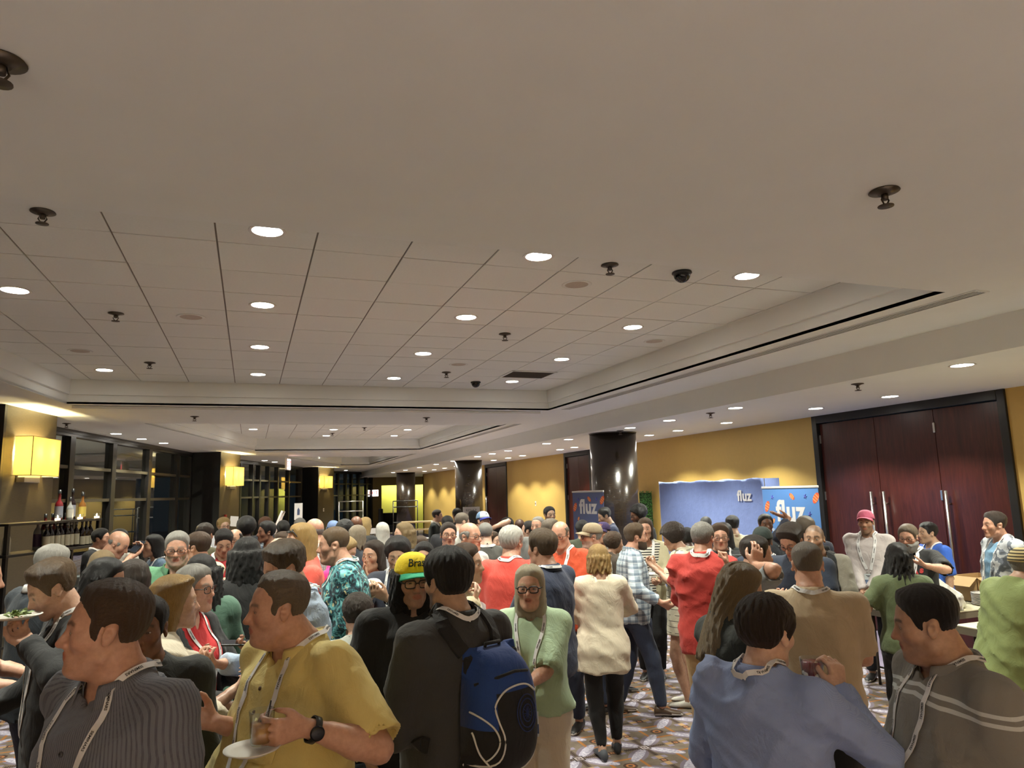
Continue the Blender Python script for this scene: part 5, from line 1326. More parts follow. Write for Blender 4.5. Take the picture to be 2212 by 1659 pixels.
p('phoneman', (597, 1167, 3.18), 76, 'man in a pale blue shirt with plaid lower half, looking down at a phone', skin='ruddy', fat=.35, hair=hair('short', 'brown', top=.032, side=.018, rough=.005, c2='darkblond', comb='side'), top=tee(fabric('two', C(164, 182, 204), C(140, 158, 190), 1.26), sleeve='long', neck='collar', hem=.45, off=.022, fold=.009), collar=PL(C(170, 188, 208)), legs=trs(fabric('denim', C(60, 66, 80))), lanyard=dict(z=.64, badge=False), L=('px', 575, 1405, 2.98, dict(palm=(0, .25, 1), elbow=(-.5, -.7, -.7), dir=(.15, 1, .1))), R=('phone', dict(palm=(0, .3, 1))), head=(6, -20, 0))
p('profile', (1004, 1171, 3.95), -75, 'brown haired woman in profile beside the charcoal sweater, eating', sex='f', skin='fair', fat=.2, hair=hair('bob', 'brown', zb=-.12, vol=.006), top=tee(C(196, 180, 150), sleeve='long', hem=.46), legs=trs(BLK), R=('px', 1022, 1300, 3.75), L='hold')
p('navysweater', (122, 1174, 4.1), -122, 'grey haired man in a dark navy sweater behind the black zip sweater', skin='ruddy', fat=.6, hair=hair('short', 'gray', top=.020, side=.011, c2='white'), glasses=True, top=tee(C(30, 38, 46), sleeve='long', hem=.46, neck='collar'), collar=PL(C(200, 200, 198)), R='hold', L='hold', head=(0, -10, 0))
p('edgeman', (-36, 1197, 3.5), -82, 'man with cropped sandy hair cut off by the left frame edge', skin='ruddy', hair=hair('short', 'lightbrown', top=.010, side=.004), top=tee(C(24, 24, 26)), R='hold', L='hold', head=(0, -8, 0))
p('darkbob', (240, 1203, 3.72), -72, 'woman with swept dark hair seen in profile above the pinstriped man', sex='f', skin='brown', fat=.2, hair=hair('long', 'black', zb=-.22, vol=.022, yf=.032, back=.5), top=tee(C(34, 34, 36), sleeve='long'), R='hold', L='hold', head=(0, -14, 0))
p('darkbob2', (290, 1206, 4.05), 152, 'woman with a dark brown bob, back turned, left of the green polo', sex='f', skin='med', hair=hair('bob', 'darkbrown', zb=-.12, vol=.018), top=tee(C(60, 58, 52), sleeve='long'), R='hold', L='hold')
p('ashhair', (222, 1187, 4.75), 176, 'woman with loose ash blond hair under the bottle shelf, back turned', sex='f', skin='fair', hair=hair('long', 'darkblond', zb=-.30, vol=.02, wave=.006), top=tee(C(80, 84, 78), sleeve='long'), R='hold', L='hold')
p('curls', (436, 1195, 4.0), 168, 'woman with a mass of long black curls behind the grey haired woman', sex='f', skin='tan', hair=hair('long', 'black', zb=-.42, vol=.045, curls=1, wave=.007, back=.5), top=tee(C(70, 100, 84), sleeve='long', hem=.40), legs=trs(C(66, 104, 84)), R='hold', L='hold')
p('greenpolo', (384, 1146, 4.75), 14, 'heavy grey haired man in a green polo and spectacles', skin='ruddy', fat=.95, hair=hair('short', 'gray', top=.014, side=.008, c2='white', hl=.004), glasses=True, stubble=.55, bc='gray', top=tee(C(72, 118, 86), neck='collar', len=.95, hem=.47), collar=PL(C(72, 118, 86)), R='hold', L='hold', head=(10, -8, 0))
p('creamjacket', (430, 1147, 5.4), 122, 'brown haired man in a cream and olive jacket beside the green polo', skin='ruddy', fat=.5, hair=hair('short', 'brown', top=.022, side=.010), top=tee(fabric('two', C(205, 196, 160), C(92, 98, 72), 1.42), sleeve='long', neck='collar'), collar=PL(C(150, 165, 175)), R='hold', L='hold')
p('blackdress', (534, 1158, 4.35), 168, 'woman in a plain black dress with big black hair, back turned', sex='f', skin='brown', fat=.35, hair=hair('long', 'black', zb=-.20, vol=.05, curls=1, back=.3, yf=.05), top=tee(C(16, 16, 17), hem=.30, sleeve='long', flare=.09, drape=.98, off=.02), legs=trs(C(16, 16, 17), cut=.10, low=.042), R='hold', L='hold')
p('baldback', (604, 1162, 4.6), 150, 'bald man whose pink crown shows above the wavy brown hair', skin='fair', hair=hair('short', 'graybrown', bald=.03), top=tee(C(150, 150, 146)), R='hold', L='hold')
p('coral', (652, 1128, 4.72), 80, 'long haired blonde woman in a coral tee, sunglasses pushed up', sex='f', skin='fair', fat=.45, bust=.5, hair=hair('long', 'gold', zb=-.30, vol=.014, back=.6, yf=.02), top=tee(C(226, 92, 78), len=1.0, hem=.48, off=.016), glasses=M_BLACK, grim=.0045, gpos=(0, .078, .082), gtilt=.9, lensmat=plain('dark_lens', (.004, .004, .004), .1), legs=trs(fabric('denim', C(60, 60, 70))), R='hold', L='hold')
p('hawaii', (722, 1137, 4.4), 90, 'man with cropped hair in a teal tropical print shirt, profile to the left', skin='ruddy', fat=.45, lean=8, hair=hair('short', 'lightbrown', top=.008, side=.0025, rough=.001), top=tee(fabric('floral', C(90, 150, 150)), neck='collar', len=1.0, sflare=.022, hem=.45, off=.024, fold=.010), collar=fabric('floral', C(90, 150, 150)), lanyard=dict(z=.60), L=('down', dict(elbow=(-.5, -.7, -.2))), R='hold', head=(0, -4, 0))
p('whiteshirt', (680, 1120, 6.0), 140, 'balding man in a white patterned shirt behind the coral tee', skin='ruddy', hair=hair('short', 'gray', bald=.052, side=.008), top=tee(fabric('check', C(196, 196, 190), C(150, 152, 155)), neck='collar', sleeve='long'), collar=PL(C(196, 196, 190)), R='hold', L='hold')
p('bobvest', (772, 1133, 6.5), -152, 'woman with a silver blond bob in a dark pinstripe vest, back turned', sex='f', skin='ruddy', fat=.35, hair=hair('bob', 'darkblond', zb=-.11, vol=.014, c2='white'), top=tee(fabric('pinstripe', C(36, 42, 52), C(60, 66, 76)), sleeve='none', hem=.46), R='hold', L='hold')
p('pinktop', (757, 1159, 5.5), -70, 'blonde woman in a bright pink top bending her head', sex='f', skin='fair', hair=hair('bob', 'blond', zb=-.10, vol=.012), top=tee(C(224, 40, 120)), R='hold', L='hold', head=(0, -25, 0))
p('cardigan', (808, 1165, 5.2), 38, 'brown haired woman in a grey cardigan raising her hand, frowning', sex='f', skin='tan', fat=.25, bust=.4, hair=hair('long', 'darkbrown', zb=-.22, vol=.012, c2='brown', yf=.03), top=tee(fabric('print', C(180, 110, 70), C(200, 190, 180)), neck='scoop'), over=dict(mat=PL(C(150, 152, 142)), sleeve='3q', open=.06, hem=.46, name='cardigan', neck='v'), R=('px', 790, 1243, 5.0, dict(dir=(-.2, .5, .8), grip='spread', elbow=(.6, -.5, -.7))), L='hold')
p('navytee', (858, 1157, 4.75), 14, 'young man with floppy black hair in a navy tee, lanyard, holding a plate', skin='olive', fat=.1, hair=hair('short', 'black', top=.036, side=.030, fringe=.012), top=tee(C(34, 40, 56), neck='v', hem=.48), lanyard=dict(z=.60), R=('px', 800, 1288, 4.5, dict(palm=(0, .1, 1))), L=('px', 832, 1290, 4.5), legs=trs(BLK), head=(8, -16, 0))
p('platinum', (826, 1127, 8.6), 150, 'woman with straight platinum hair in a white top far back', sex='f', skin='fair', hair=hair('long', 'platinum', zb=-.32, vol=.016), top=tee(C(200, 204, 210), sleeve='none'), R='hold', L='hold')
p('wavy', (873, 1127, 6.7), 72, 'person with wavy blond hair in a black tee, hand at the face', sex='f', skin='fair', fat=.3, hair=hair('long', 'darkblond', zb=-.22, vol=.03, curls=1, wave=.008, c2='blond'), top=tee(C(22, 22, 24)), L=('mouth', dict(elbow=(-1, .3, -.3))), R='hold')
p('waiter', (944, 1100, 12.4), -78, 'waiter in a dark vest and white collar by the buffet', skin='fair', hair=hair('short', 'darkbrown', **SHORT), top=tee(C(26, 34, 32), sleeve='long', neck='collar'), collar=PL(C(210, 205, 195)))
p('headband', (968, 1127, 6.3), -8, 'woman in spectacles with a pink patterned headband, laughing', sex='f', skin='ruddy', fat=.4, hair=hair('short', 'darkbrown', top=.014, side=.010, hl=-.006), glasses=True, top=tee(C(40, 110, 200)), R='hold', L='hold', lod=1)
p('laugh', (1013, 1129, 5.35), -52, 'smiling bald man with grey sides and spectacles in a striped grey shirt', skin='ruddy', fat=.35, hair=hair('short', 'gray', bald=.05, side=.009), glasses=True, top=tee(fabric('pinstripe', C(186, 184, 180), C(140, 140, 142), .02), neck='collar', sleeve='long'), collar=PL(C(190, 188, 184)), R='hold', L='hold')
p('greyback', (1048, 1128, 6.7), 172, 'man in a dark grey tee with white lanyard, back turned, behind the smiling man', skin='fair', fat=.4, hair=hair('short', 'gray', top=.006, side=.004), top=tee(C(74, 74, 70)), lanyard=dict(badge=False, w=.028), R='hold', L='hold')
p('bluecap', (1043, 1104, 8.7), -32, 'young man in a white and blue cap shading his face with his hand', skin='fair', hair=hair('short', 'brown', **SHORT), cap=dict(mat=PL(C(100, 130, 165)), front=PL(C(190, 200, 205)), brimmat=PL(C(30, 40, 130)), text='F', tsize=.05, tmat=M_LTEXT), top=tee(C(60, 60, 58)), L=('mouth', dict(elbow=(-1, .1, .1))), R='hold', lod=2)
p('bangs', (915, 1169, 5.75), 8, 'man with black hair and spectacles behind the yellow cap', skin='med', hair=hair('short', 'black', top=.024, side=.022), glasses=True, top=tee(C(40, 42, 48)), R='hold', L='hold', head=(0, -10, 0))
p('smallbrown', (908, 1156, 7.6), 130, 'brown haired figure glimpsed above the black haired man in spectacles', skin='fair', hair=hair('short', 'brown', **SHORT), top=tee(C(50, 50, 60)))
p('redpolo', (1103, 1133, 5.05), -164, 'white haired man in a coral red polo, back turned', skin='ruddy', fat=.45, hair=hair('short', 'white', top=.028, side=.020, rough=.006), top=tee(C(214, 78, 66), hem=.485, len=.95, sflare=.016), lanyard=dict(badge=False, w=.026), legs=trs(KHAKI), R='hold', L='hold', head=(-12, 0, 0))
p('navypolo', (1170, 1139, 4.5), 128, 'man with thick brown hair in a navy polo, turned away to the left', skin='ruddy', fat=.7, hair=hair('short', 'brown', top=.038, side=.024, c2='darkblond', rough=.004), top=tee(C(32, 40, 62), neck='collar', len=1.0, hem=.46), collar=PL(C(32, 40, 62)), legs=trs(C(24, 26, 34)), lanyard=dict(badge=False), R='hold', L='hold')
p('rust', (1208, 1127, 5.75), 28, 'balding man in spectacles and a rust orange tee, white lanyard', skin='ruddy', fat=.45, hair=hair('short', 'graybrown', bald=.07, side=.008, rec=.03), glasses=True, top=tee(C(176, 66, 30), len=.9), lanyard=dict(z=.60, w=.028), R='hold', L='hold', head=(6, -12, 0))
p('tancap', (1278, 1129, 6.2), 76, 'bearded man in a khaki baseball cap and spectacles, profile to the left', skin='ruddy', fat=.4, hair=hair('short', 'gray', **SHORT), cap=dict(mat=PL(C(136, 122, 98)), tilt=.06), glasses=True, stubble=.7, bc='gray', top=tee(C(206, 200, 180), neck='collar', sleeve='long'), collar=PL(C(190, 190, 186)), R='hold', L='hold')
p('cream', (1291, 1174, 5.22), 172, 'blonde woman in an oatmeal cardigan and black leggings, back turned', sex='f', skin='fair', fat=.35, hair=hair('bob', 'gold', zb=-.105, vol=.026, wave=.006, c2='blond', curls=1), top=tee(fabric('plain', C(200, 190, 168)), sleeve='long', hem=.40, off=.024, flare=.06, neck='scoop', name='cardigan', fold=.008), legs=trs(C(14, 14, 15), low=.040, off=.005, cut=.055), shoes=M_SHOE_G, R=('hold', dict(elbow=(1, -.2, -.5))), L='hold', feet=((.10, .10), (-.05, -.06)))
p('plaid', (1370, 1128, 6.1), -102, 'bearded man in a blue and white plaid shirt striding right', skin='ruddy', fat=.3, lean=4, hair=hair('short', 'brown', top=.028, side=.016, c2='darkblond'), beard=.010, bc='brown', top=tee(fabric('plaid', C(176, 190, 200), C(54, 74, 98), .055), sleeve='long', len=.85, neck='collar', hem=.48, off=.02), collar=fabric('plaid', C(176, 190, 200), C(54, 74, 98), .055), legs=trs(fabric('denim', C(34, 42, 62))), shoes=M_SHOE_BR, R=('px', 1428, 1302, 5.85), L='down', feet=((.09, .22), (-.09, -.16)))
p('stripetop', (1393, 1117, 7.2), 4, 'woman in a black and white striped top under a beige jacket', sex='f', skin='ruddy', hair=hair('long', 'brown', zb=-.20, vol=.010, part=.002, yf=.03), top=tee(fabric('hstripe', C(205, 200, 188), C(20, 20, 22), .028), neck='scoop'), over=dict(mat=PL(C(188, 180, 150)), sleeve='long', open=.085, hem=.46, name='jacket', neck='v'), lanyard=dict(z=.60, w=.03), R='hold', L='hold', legs=trs(BLK))
p('dress', (1440, 1130, 6.35), 104, 'dark haired woman in a sleeveless cream dress with thin black lines', sex='f', skin='med', fat=.2, bust=.35, hair=hair('curly', 'darkbrown', vol=.042), top=tee(fabric('hstripe', C(206, 200, 178), C(40, 38, 36), .085) if False else fabric('dots', C(206, 200, 178), C(30, 28, 28)), sleeve='none', hem=.335, flare=.10, drape=.97, name='dress'), legs=None, shoes=M_SHOE_W, L=('px', 1412, 1226, 6.15, dict(palm=(0, 0, 1), elbow=(-.3, -.9, -.5))), R=('px', 1415, 1222, 6.3), head=(0, -24, 0), lod=1)
p('redshirt', (1515, 1126, 5.0), -162, 'grey haired man in a long brick red shirt and khakis, back turned', skin='ruddy', fat=.35, hair=hair('short', 'salt', top=.016, side=.014, c2='white', rough=.004), top=tee(C(168, 50, 42), sleeve='roll', len=1.6, neck='collar', hem=.455, off=.026, fold=.012), collar=PL(C(168, 50, 42)), lanyard=dict(badge=False, w=.028), legs=trs(KHAKI), shoes=M_SHOE_BR, R=('px', 1571, 1222, 4.78, dict(dir=(-.1, .2, 1), grip='fist', elbow=(.6, -.2, -.9))), L='hold')
p('blackplaid', (1553, 1128, 5.85), -4, 'man in spectacles and a black plaid shirt facing the camera', skin='ruddy', hair=hair('short', 'brown', top=.024, side=.010, front=.008), glasses=True, top=tee(fabric('plaid', C(40, 42, 44), C(78, 80, 82), .04), neck='collar', sleeve='long'), collar=PL(C(34, 36, 38)), lanyard=dict(z=.6), R='hold', L='hold')
p('tallblack', (1372, 1089, 8.35), 70, 'tall man with bushy black hair and spectacles before the dark column', skin='brown', hair=hair('curly', 'black', vol=.030), glasses=True, stubble=.5, top=tee(C(18, 18, 19), sleeve='long'), head=(0, -18, 0), lod=2)
p('beigetee', (1581, 1112, 8.0), 160, 'black haired man in a beige tee facing the pale blue backdrop', skin='olive', hair=hair('short', 'black', top=.022, side=.006), top=tee(C(196, 184, 156)), lod=2)
p('creamback', (1483, 1138, 7.1), 152, 'dark skinned man in a cream shirt behind the brick red shirt', skin='dark', hair=hair('short', 'black', top=.02, side=.012), top=tee(C(200, 194, 168), neck='collar', sleeve='long'), collar=PL(C(205, 200, 176)))
p('domehead', (1524, 1115, 8.7), 178, 'man with close black hair right against the backdrop', skin='brown', hair=hair('short', 'black', top=.012, side=.008), top=tee(C(40, 44, 54)))
p('blackhair', (1562, 1127, 6.6), 160, 'woman with straight black hair in a dark top behind the black plaid shirt', sex='f', skin='brown', hair=hair('long', 'black', zb=-.18, vol=.016), top=tee(C(52, 58, 58)), R='hold', L='hold')
p('lookdown', (1697, 1132, 4.8), 18, 'man with swept dark hair and spectacles looking down, navy tee', skin='ruddy', hair=hair('short', 'darkbrown', top=.034, side=.014, front=.010, comb='back'), glasses=True, top=tee(C(34, 44, 62)), R='phone', L='hold', head=(-14, -30, 0), stubble=.2)
p('handhead', (1631, 1154, 4.15), -112, 'man in a grey tee holding his hand to his head', skin='ruddy', fat=.2, hair=hair('short', 'darkbrown', top=.014, side=.007), stubble=.4, top=tee(C(128, 132, 134), len=.9), R=('px', 1630, 1222, 3.98, dict(dir=(-.12, .35, 1), palm=(-1, .1, .2), grip='relax', elbow=(.8, .2, -.8))), L='hold', head=(0, -6, 0))
p('bald', (1757, 1129, 5.35), 10, 'bald man in a grey tee wearing a black backpack, facing the camera', skin='olive', fat=.3, hair=hair('buzz', 'darkbrown'), brow=.9, stubble=.5, top=tee(C(122, 118, 106), len=.95), R='hold', L='hold')
p('pointer', (1738, 1113, 6.6), 152, 'man in navy reaching his arm toward the blue banner', skin='ruddy', hair=hair('short', 'graybrown', top=.026, side=.016), top=tee(C(28, 32, 48), sleeve='long', len=.8), L=('px', 1704, 1119, 6.45, dict(elbow=(-.3, -.1, -1), grip='flat', dir=(-.9, .3, .3))), R='hold')
p('smiler', (1652, 1109, 7.4), -14, 'smiling dark haired man facing out before the blue banner', skin='brown', hair=hair('short', 'black', top=.016, side=.012), top=tee(C(60, 64, 70)), lod=2)
p('greencap', (1645, 1137, 5.6), 172, 'man in a dark green cap and navy tee, back turned, lanyard at the neck', skin='ruddy', fat=.3, hair=hair('short', 'brown', **SHORT), cap=dict(mat=PL(C(28, 40, 36)), brim=True), top=tee(C(36, 46, 64)), lanyard=dict(badge=False, w=.026), R='hold', L='hold')
p('olive', (1937, 1170, 5.0), 172, 'woman with long black hair in an olive tee and black trousers, back turned', sex='f', skin='fair', fat=.3, hair=hair('long', 'black', zb=-.40, vol=.022, curls=1, wave=.006, back=.9), top=tee(C(92, 104, 72), hem=.50, len=.7, off=.018), legs=trs(BLK, cut=.13, low=.045), L=(.17, .10, .58, dict(elbow=(-.6, -.8, -.4))), R='hold')
p('beard', (1958, 1131, 6.1), 24, 'grey bearded man in a black tee with arm bent across his chest', skin='ruddy', fat=.55, hair=hair('short', 'graybrown', top=.018, side=.012, c2='darkblond'), beard=.020, bc='gray', glasses=True, top=tee(C(24, 24, 25), len=.95), lanyard=dict(z=.58, w=.03), L=('px', 2000, 1222, 5.75, dict(elbow=(-.9, -.2, -.5), grip='flat', dir=(.9, .2, .35))), R='hold', lod=1, head=(6, -10, 0))
p('bluetee', (2003, 1126, 7.0), 58, 'dark haired man in a bright blue tee against the wooden doors', skin='olive', fat=.35, hair=hair('short', 'black', top=.018, side=.012), stubble=.2, top=tee(C(50, 96, 190), len=.9), lanyard=dict(badge=False), R='hold', L='down')
p('pinkcap', (1868, 1101, 7.0), 12, 'man in a pink cap and pale lilac sweater, hands folded low', skin='tan', fat=.15, hair=hair('short', 'darkbrown', **SHORT), cap=dict(mat=PL(C(216, 112, 142)), tilt=.16), stubble=.6, top=tee(C(182, 174, 172), sleeve='long', hem=.50, neck='crew', off=.018), lanyard=dict(z=.66, w=.03), legs=trs(C(26, 28, 36)), R=(.03, .13, .515), L=(-.0, .15, .515), lod=1)
p('camo', (2147, 1103, 6.1), 62, 'young man in a grey camouflage hoodie smiling to the left', skin='ruddy', fat=.2, hair=hair('short', 'darkbrown', top=.020, side=.004, front=.010), top=tee(C(110, 150, 180)), over=dict(mat=fabric('camo', C(172, 176, 180), C(96, 102, 112)), sleeve='long', open=.04, hem=.46, off=.02, name='hoodie'), lanyard=dict(z=.62), R='down', L='down', lod=1)
p('greenjacket', (2216, 1182, 4.35), -128, 'man in a pale green jacket and straw coloured cap at the right frame edge', skin='fair', fat=.4, lean=18, hair=hair('short', 'gray', **SHORT), cap=dict(mat=fabric('hstripe', C(206, 190, 140), C(60, 54, 40), .02), brim=True), top=tee(C(134, 148, 92), sleeve='long', hem=.46, off=.035, fold=.014, lam=.16), legs=trs(C(26, 28, 34)), R='hold', L=('hold', dict(elbow=(-1, -.3, -.6))), head=(0, -10, 0))
# -- seated
p('seated', (772, 1279, 4.05), 158, 'man with dark wavy hair in a grey tee sitting low on a chair', skin='fair', seat=.50, H=1.78, hair=hair('curly', 'darkbrown', vol=.022), top=tee(C(150, 152, 144), hem=.50), R='lap', L='lap', legs=trs(C(40, 44, 52)))
# -- further back, left to right
p('suit', (218, 1140, 8.0), -66, 'dark haired man in a black suit and white collar behind the bottle shelf', skin='ruddy', hair=hair('short', 'black', top=.02, side=.014), top=tee(C(18, 18, 22), sleeve='long', neck='collar'), collar=PL(C(210, 205, 200)), lod=2)
p('paleshirt', (258, 1141, 7.3), -148, 'dark haired man in a pale shirt behind the bald man', skin='fair', hair=hair('short', 'black', top=.024, side=.014), top=tee(C(186, 180, 170), sleeve='long'))
p('baldphone', (268, 1150, 6.2), -72, 'bald man in a black shirt bent over his phone', skin='ruddy', fat=.4, lean=10, hair=hair('short', 'gray', bald=.035, side=.006), top=tee(C(30, 30, 30), len=.9), R=('px', 283, 1203, 6.0, dict(palm=(0, .2, 1))), L='phone', head=(0, -30, 0))
p('denim', (333, 1153, 7.0), 72, 'woman with long black hair in a denim jacket by the window', sex='f', skin='tan', hair=hair('long', 'black', zb=-.36, vol=.014), top=tee(fabric('denim', C(70, 90, 110)), sleeve='long'), lanyard=True, R='hold', L='hold')
p('olivesuit', (443, 1128, 7.0), -158, 'brown haired man in an olive jacket and white collar, back turned', skin='ruddy', hair=hair('short', 'darkbrown', top=.024, side=.012), top=tee(C(70, 66, 42), sleeve='long', neck='collar', hem=.44), collar=PL(C(205, 205, 205)), legs=trs(C(60, 58, 40)))
p('redtee', (485, 1144, 6.3), -6, 'young man in a red tee with white lanyard looking down at his phone', skin='tan', hair=hair('short', 'black', top=.026, side=.006), top=tee(C(160, 42, 46)), lanyard=dict(z=.62, w=.03), R='phone', L='phone', head=(0, -26, 0))
p('tanbald', (508, 1143, 7.0), 22, 'round faced man in spectacles with receding hair beside the red tee', skin='tan', fat=.5, hair=hair('short', 'black', bald=.07, side=.008, rec=.03), glasses=True, top=tee(C(150, 60, 52)), R='hold', L='hold')
p('fairfar', (483, 1116, 9.6), -24, 'fair haired person in a white collar far back by the near pier', skin='fair', hair=hair('short', 'blond', top=.03, side=.02), glasses=True, top=tee(C(200, 200, 205), sleeve='long'))
p('afro', (533, 1114, 8.3), 176, 'person with a large black afro, back turned', sex='f', skin='dark', hair=hair('afro', 'black', vol=.05), top=tee(C(26, 26, 32)))
p('capdark', (577, 1124, 7.7), 68, 'man with glossy black hair and an open smile, profile to the left', skin='brown', hair=hair('short', 'black', top=.030, side=.016), top=tee(fabric('plaid', C(90, 110, 130), C(40, 50, 66))))
p('redhair', (573, 1115, 9.4), -36, 'auburn haired man in a dark jacket far back', skin='ruddy', hair=hair('short', 'auburn', top=.02, side=.016), top=tee(C(40, 44, 52), sleeve='long'))
p('darkfar', (612, 1123, 8.8), 170, 'dark haired figure beside the leaning banner pole', skin='brown', hair=hair('short', 'black', top=.02, side=.016), top=tee(C(40, 26, 24)))
p('brownfar', (612, 1147, 6.2), 60, 'brown haired woman glimpsed left of the coral tee', sex='f', skin='fair', hair=hair('bob', 'brown', zb=-.1, vol=.014), top=tee(C(70, 70, 76)))
p('greyfar', (648, 1118, 9.3), 176, 'dark grey haired man below the white poster, back turned', skin='ruddy', hair=hair('short', 'salt', top=.016, side=.014), top=tee(C(40, 42, 46)))
p('lightcap', (720, 1124, 8.8), 160, 'person in a pale blue cap far back', skin='brown', hair=hair('short', 'black', **SHORT), cap=dict(mat=PL(C(112, 134, 176))), top=tee(C(40, 44, 54)))
p('afro2', (745, 1121, 7.7), 178, 'person with big black hair and black clothes left of the brown bald head', sex='f', skin='dark', hair=hair('curly', 'black', vol=.04), top=tee(C(18, 18, 20), sleeve='long'))
p('brownbald', (770, 1115, 8.2), 170, 'bald brown skinned man behind the silver blond bob', skin='brown', hair=None, top=tee(C(26, 26, 28), sleeve='long'))
p('curlyblond', (789, 1116, 9.3), -140, 'curly blond woman with bare shoulders far back', sex='f', skin='fair', hair=hair('long', 'blond', zb=-.18, vol=.02, curls=1), top=tee(C(20, 20, 22), sleeve='none'))
p('fardome', (966, 1113, 9.4), 178, 'person with smooth black hair behind the pink headband', skin='tan', hair=hair('short', 'black', top=.024, side=.02), top=tee(C(40, 40, 44)))
p('whitecollar', (1001, 1107, 8.4), -118, 'man with short greying hair in a white shirt behind the smiling man', skin='fair', hair=hair('short', 'graybrown', top=.012, side=.007), top=tee(C(196, 194, 186), sleeve='long'), head=(0, -14, 0), lod=2)
p('farpair', (987, 1097, 11.6), 160, 'dark haired figure beside the small white board', skin='tan', hair=hair('short', 'black', **SHORT), top=tee(C(70, 64, 56)))
p('farwoman', (1022, 1102, 10.8), 120, 'black haired figure left of the white and blue cap', sex='f', skin='tan', hair=hair('bob', 'black', zb=-.10, vol=.014), top=tee(C(80, 66, 50)))
p('brownlong', (1062, 1146, 7.4), -60, 'woman with smooth brown hair behind the white haired man', sex='f', skin='fair', hair=hair('long', 'brown', zb=-.2, vol=.016), top=tee(C(44, 40, 38)))
p('darkcurl', (1094, 1117, 9.8), 60, 'dark skinned woman with a curly updo by the reddish door', sex='f', skin='dark', hair=hair('curly', 'black', vol=.025), top=tee(C(60, 40, 36)))
p('browndome', (1122, 1118, 9.1), 172, 'man with a shaved brown head against the mustard wall', skin='brown', hair=hair('buzz', 'black'), top=tee(C(44, 40, 40)))
p('halfbald', (1143, 1124, 8.2), 110, 'man with dark hair round a bare temple behind the white haired man', skin='fair', hair=hair('short', 'black', top=.02, side=.014, rec=.03), top=tee(C(44, 46, 52)))
p('wallman', (1186, 1093, 9.4), -26, 'tall dark haired man against the mustard wall scallops', skin='olive', hair=hair('short', 'black', top=.018, side=.010), top=tee(C(36, 38, 42)), lod=2, stubble=.3)
p('greyold', (1162, 1115, 7.8), 26, 'older man with thin grey hair below the mustard wall', skin='ruddy', hair=hair('short', 'gray', top=.008, side=.007, rec=.02), top=tee(C(110, 110, 108)))
p('ashman', (1189, 1119, 7.0), -64, 'man with tousled ash hair beside the rust orange tee', skin='ruddy', hair=hair('short', 'graybrown', top=.024, side=.018, rough=.006), top=tee(C(90, 92, 92)))
p('bannerman', (1300, 1096, 9.3), 76, 'man with slicked black hair in a navy shirt by the small blue banner', skin='olive', hair=hair('short', 'black', top=.020, side=.006), top=tee(C(50, 58, 84), sleeve='long'), lod=2, head=(0, -20, 0))
p('purplecap', (1302, 1127, 7.6), 30, 'person in a purple cap with yellow letters behind the khaki cap', skin='ruddy', hair=hair('short', 'brown', **SHORT), cap=dict(mat=PL(C(54, 38, 84)), text='LSU', tsize=.04, tmat=plain('gold_stitch', C(226, 160, 30), .6), shear=.2), top=tee(C(120, 118, 110)), lod=2)
p('darkmid', (1257, 1122, 8.2), 172, 'black haired person beneath the small blue banner, back turned', skin='tan', hair=hair('short', 'black', top=.024, side=.020), top=tee(C(60, 66, 50)))
p('curlybrown', (1324, 1147, 6.8), -118, 'woman with curly brown hair between the khaki cap and the plaid shirt', sex='f', skin='tan', hair=hair('curly', 'brown', vol=.022), top=tee(C(60, 50, 40)))
ONLY = None
for sp in PEOPLE:
    if ONLY is None or sp['id'] in ONLY: person(sp)
if __import__('os').environ.get('DBG'):
    print('PEOPLE', len(PEOPLE), round(time.time() - T0, 1), {k: (round(v['H'], 2)) for k, v in WHAT.items()})
    ks = list(WHAT)
    for i in range(len(ks)):
        for j in range(i):
            d = np.linalg.norm((WHAT[ks[i]]['root'] - WHAT[ks[j]]['root'])[:2])
            if d < .42: print('CLOSE', ks[j], ks[i], round(d, 2))
    print('TRIS', sum(len(o.data.polygons) * 2 for o in bpy.data.objects if o.type == 'MESH'))
# ------------------------------------------------------------------ things worn, printed on and held
def march(W, x, z, h=.002, back=False):
    """point on the clothing at torso position x and height fraction z"""
    dirw = unit(W['tw']((0, 1, W['tz'](.6))) - W['tw']((0, 0, W['tz'](.6)))) * (1 if back else -1)
    p = W['tw']((x, -.5 if back else .5, z))
    for _ in range(40): p = p + dirw * max(float(W['dist'](p[None])[0]) - h, 0) * .7
    return p
def decal(id, name, mesh, x, fz, mat, h=.0025, back=False):
    W = WHAT.get(id)
    if not W: return
    z = W['tz'](fz); sgn = 1 if not back else -1
    for v in mesh.vertices: v.co = Vector(march(W, x - sgn * v.co.x, z + v.co.y, h, back))
    mesh.materials.clear(); mesh.materials.append(mat); mesh.update()
    return obj(name, mesh, W['E'])
def subdiv(me, n=2):
    bm = bmesh.new(); bm.from_mesh(me); bmesh.ops.triangulate(bm, faces=bm.faces); bmesh.ops.subdivide_edges(bm, edges=bm.edges, cuts=n); bm.to_mesh(me); bm.free(); return me
def local_frame(W, sd):
    h = W['HD'][sd]; d, n = h['d'], h['n']; t = np.cross(d, n) * h['sg']; return h, d, n, t
def put(W, l): return Vector(W['to_w'](l))
M_CUPGLASS = glass('cup_glass', (.94, .96, .96), .02, .05)
M_CHINA = plain('white_china', (.70, .69, .65), .2, 8, .02)
M_PAPER = plain('paper_plate', (.66, .64, .58), .6, 20, .03)
def plate_obj(loc, lab, r=.09, group=None, mat=None, tilt=(0, 0, 0), name='plate'):
    o = empty(name, loc); o.rotation_euler = tilt; tag(o, lab, 'plate', group)
    b = MB(); b.lathe([(.001, .002), (r * .62, .002), (r * .72, .007), (r, .016), (r, .019), (r * .70, .011), (r * .6, .006), (.001, .006)], 32, caps=False); b.obj('dish', mat or M_PAPER, o); return o
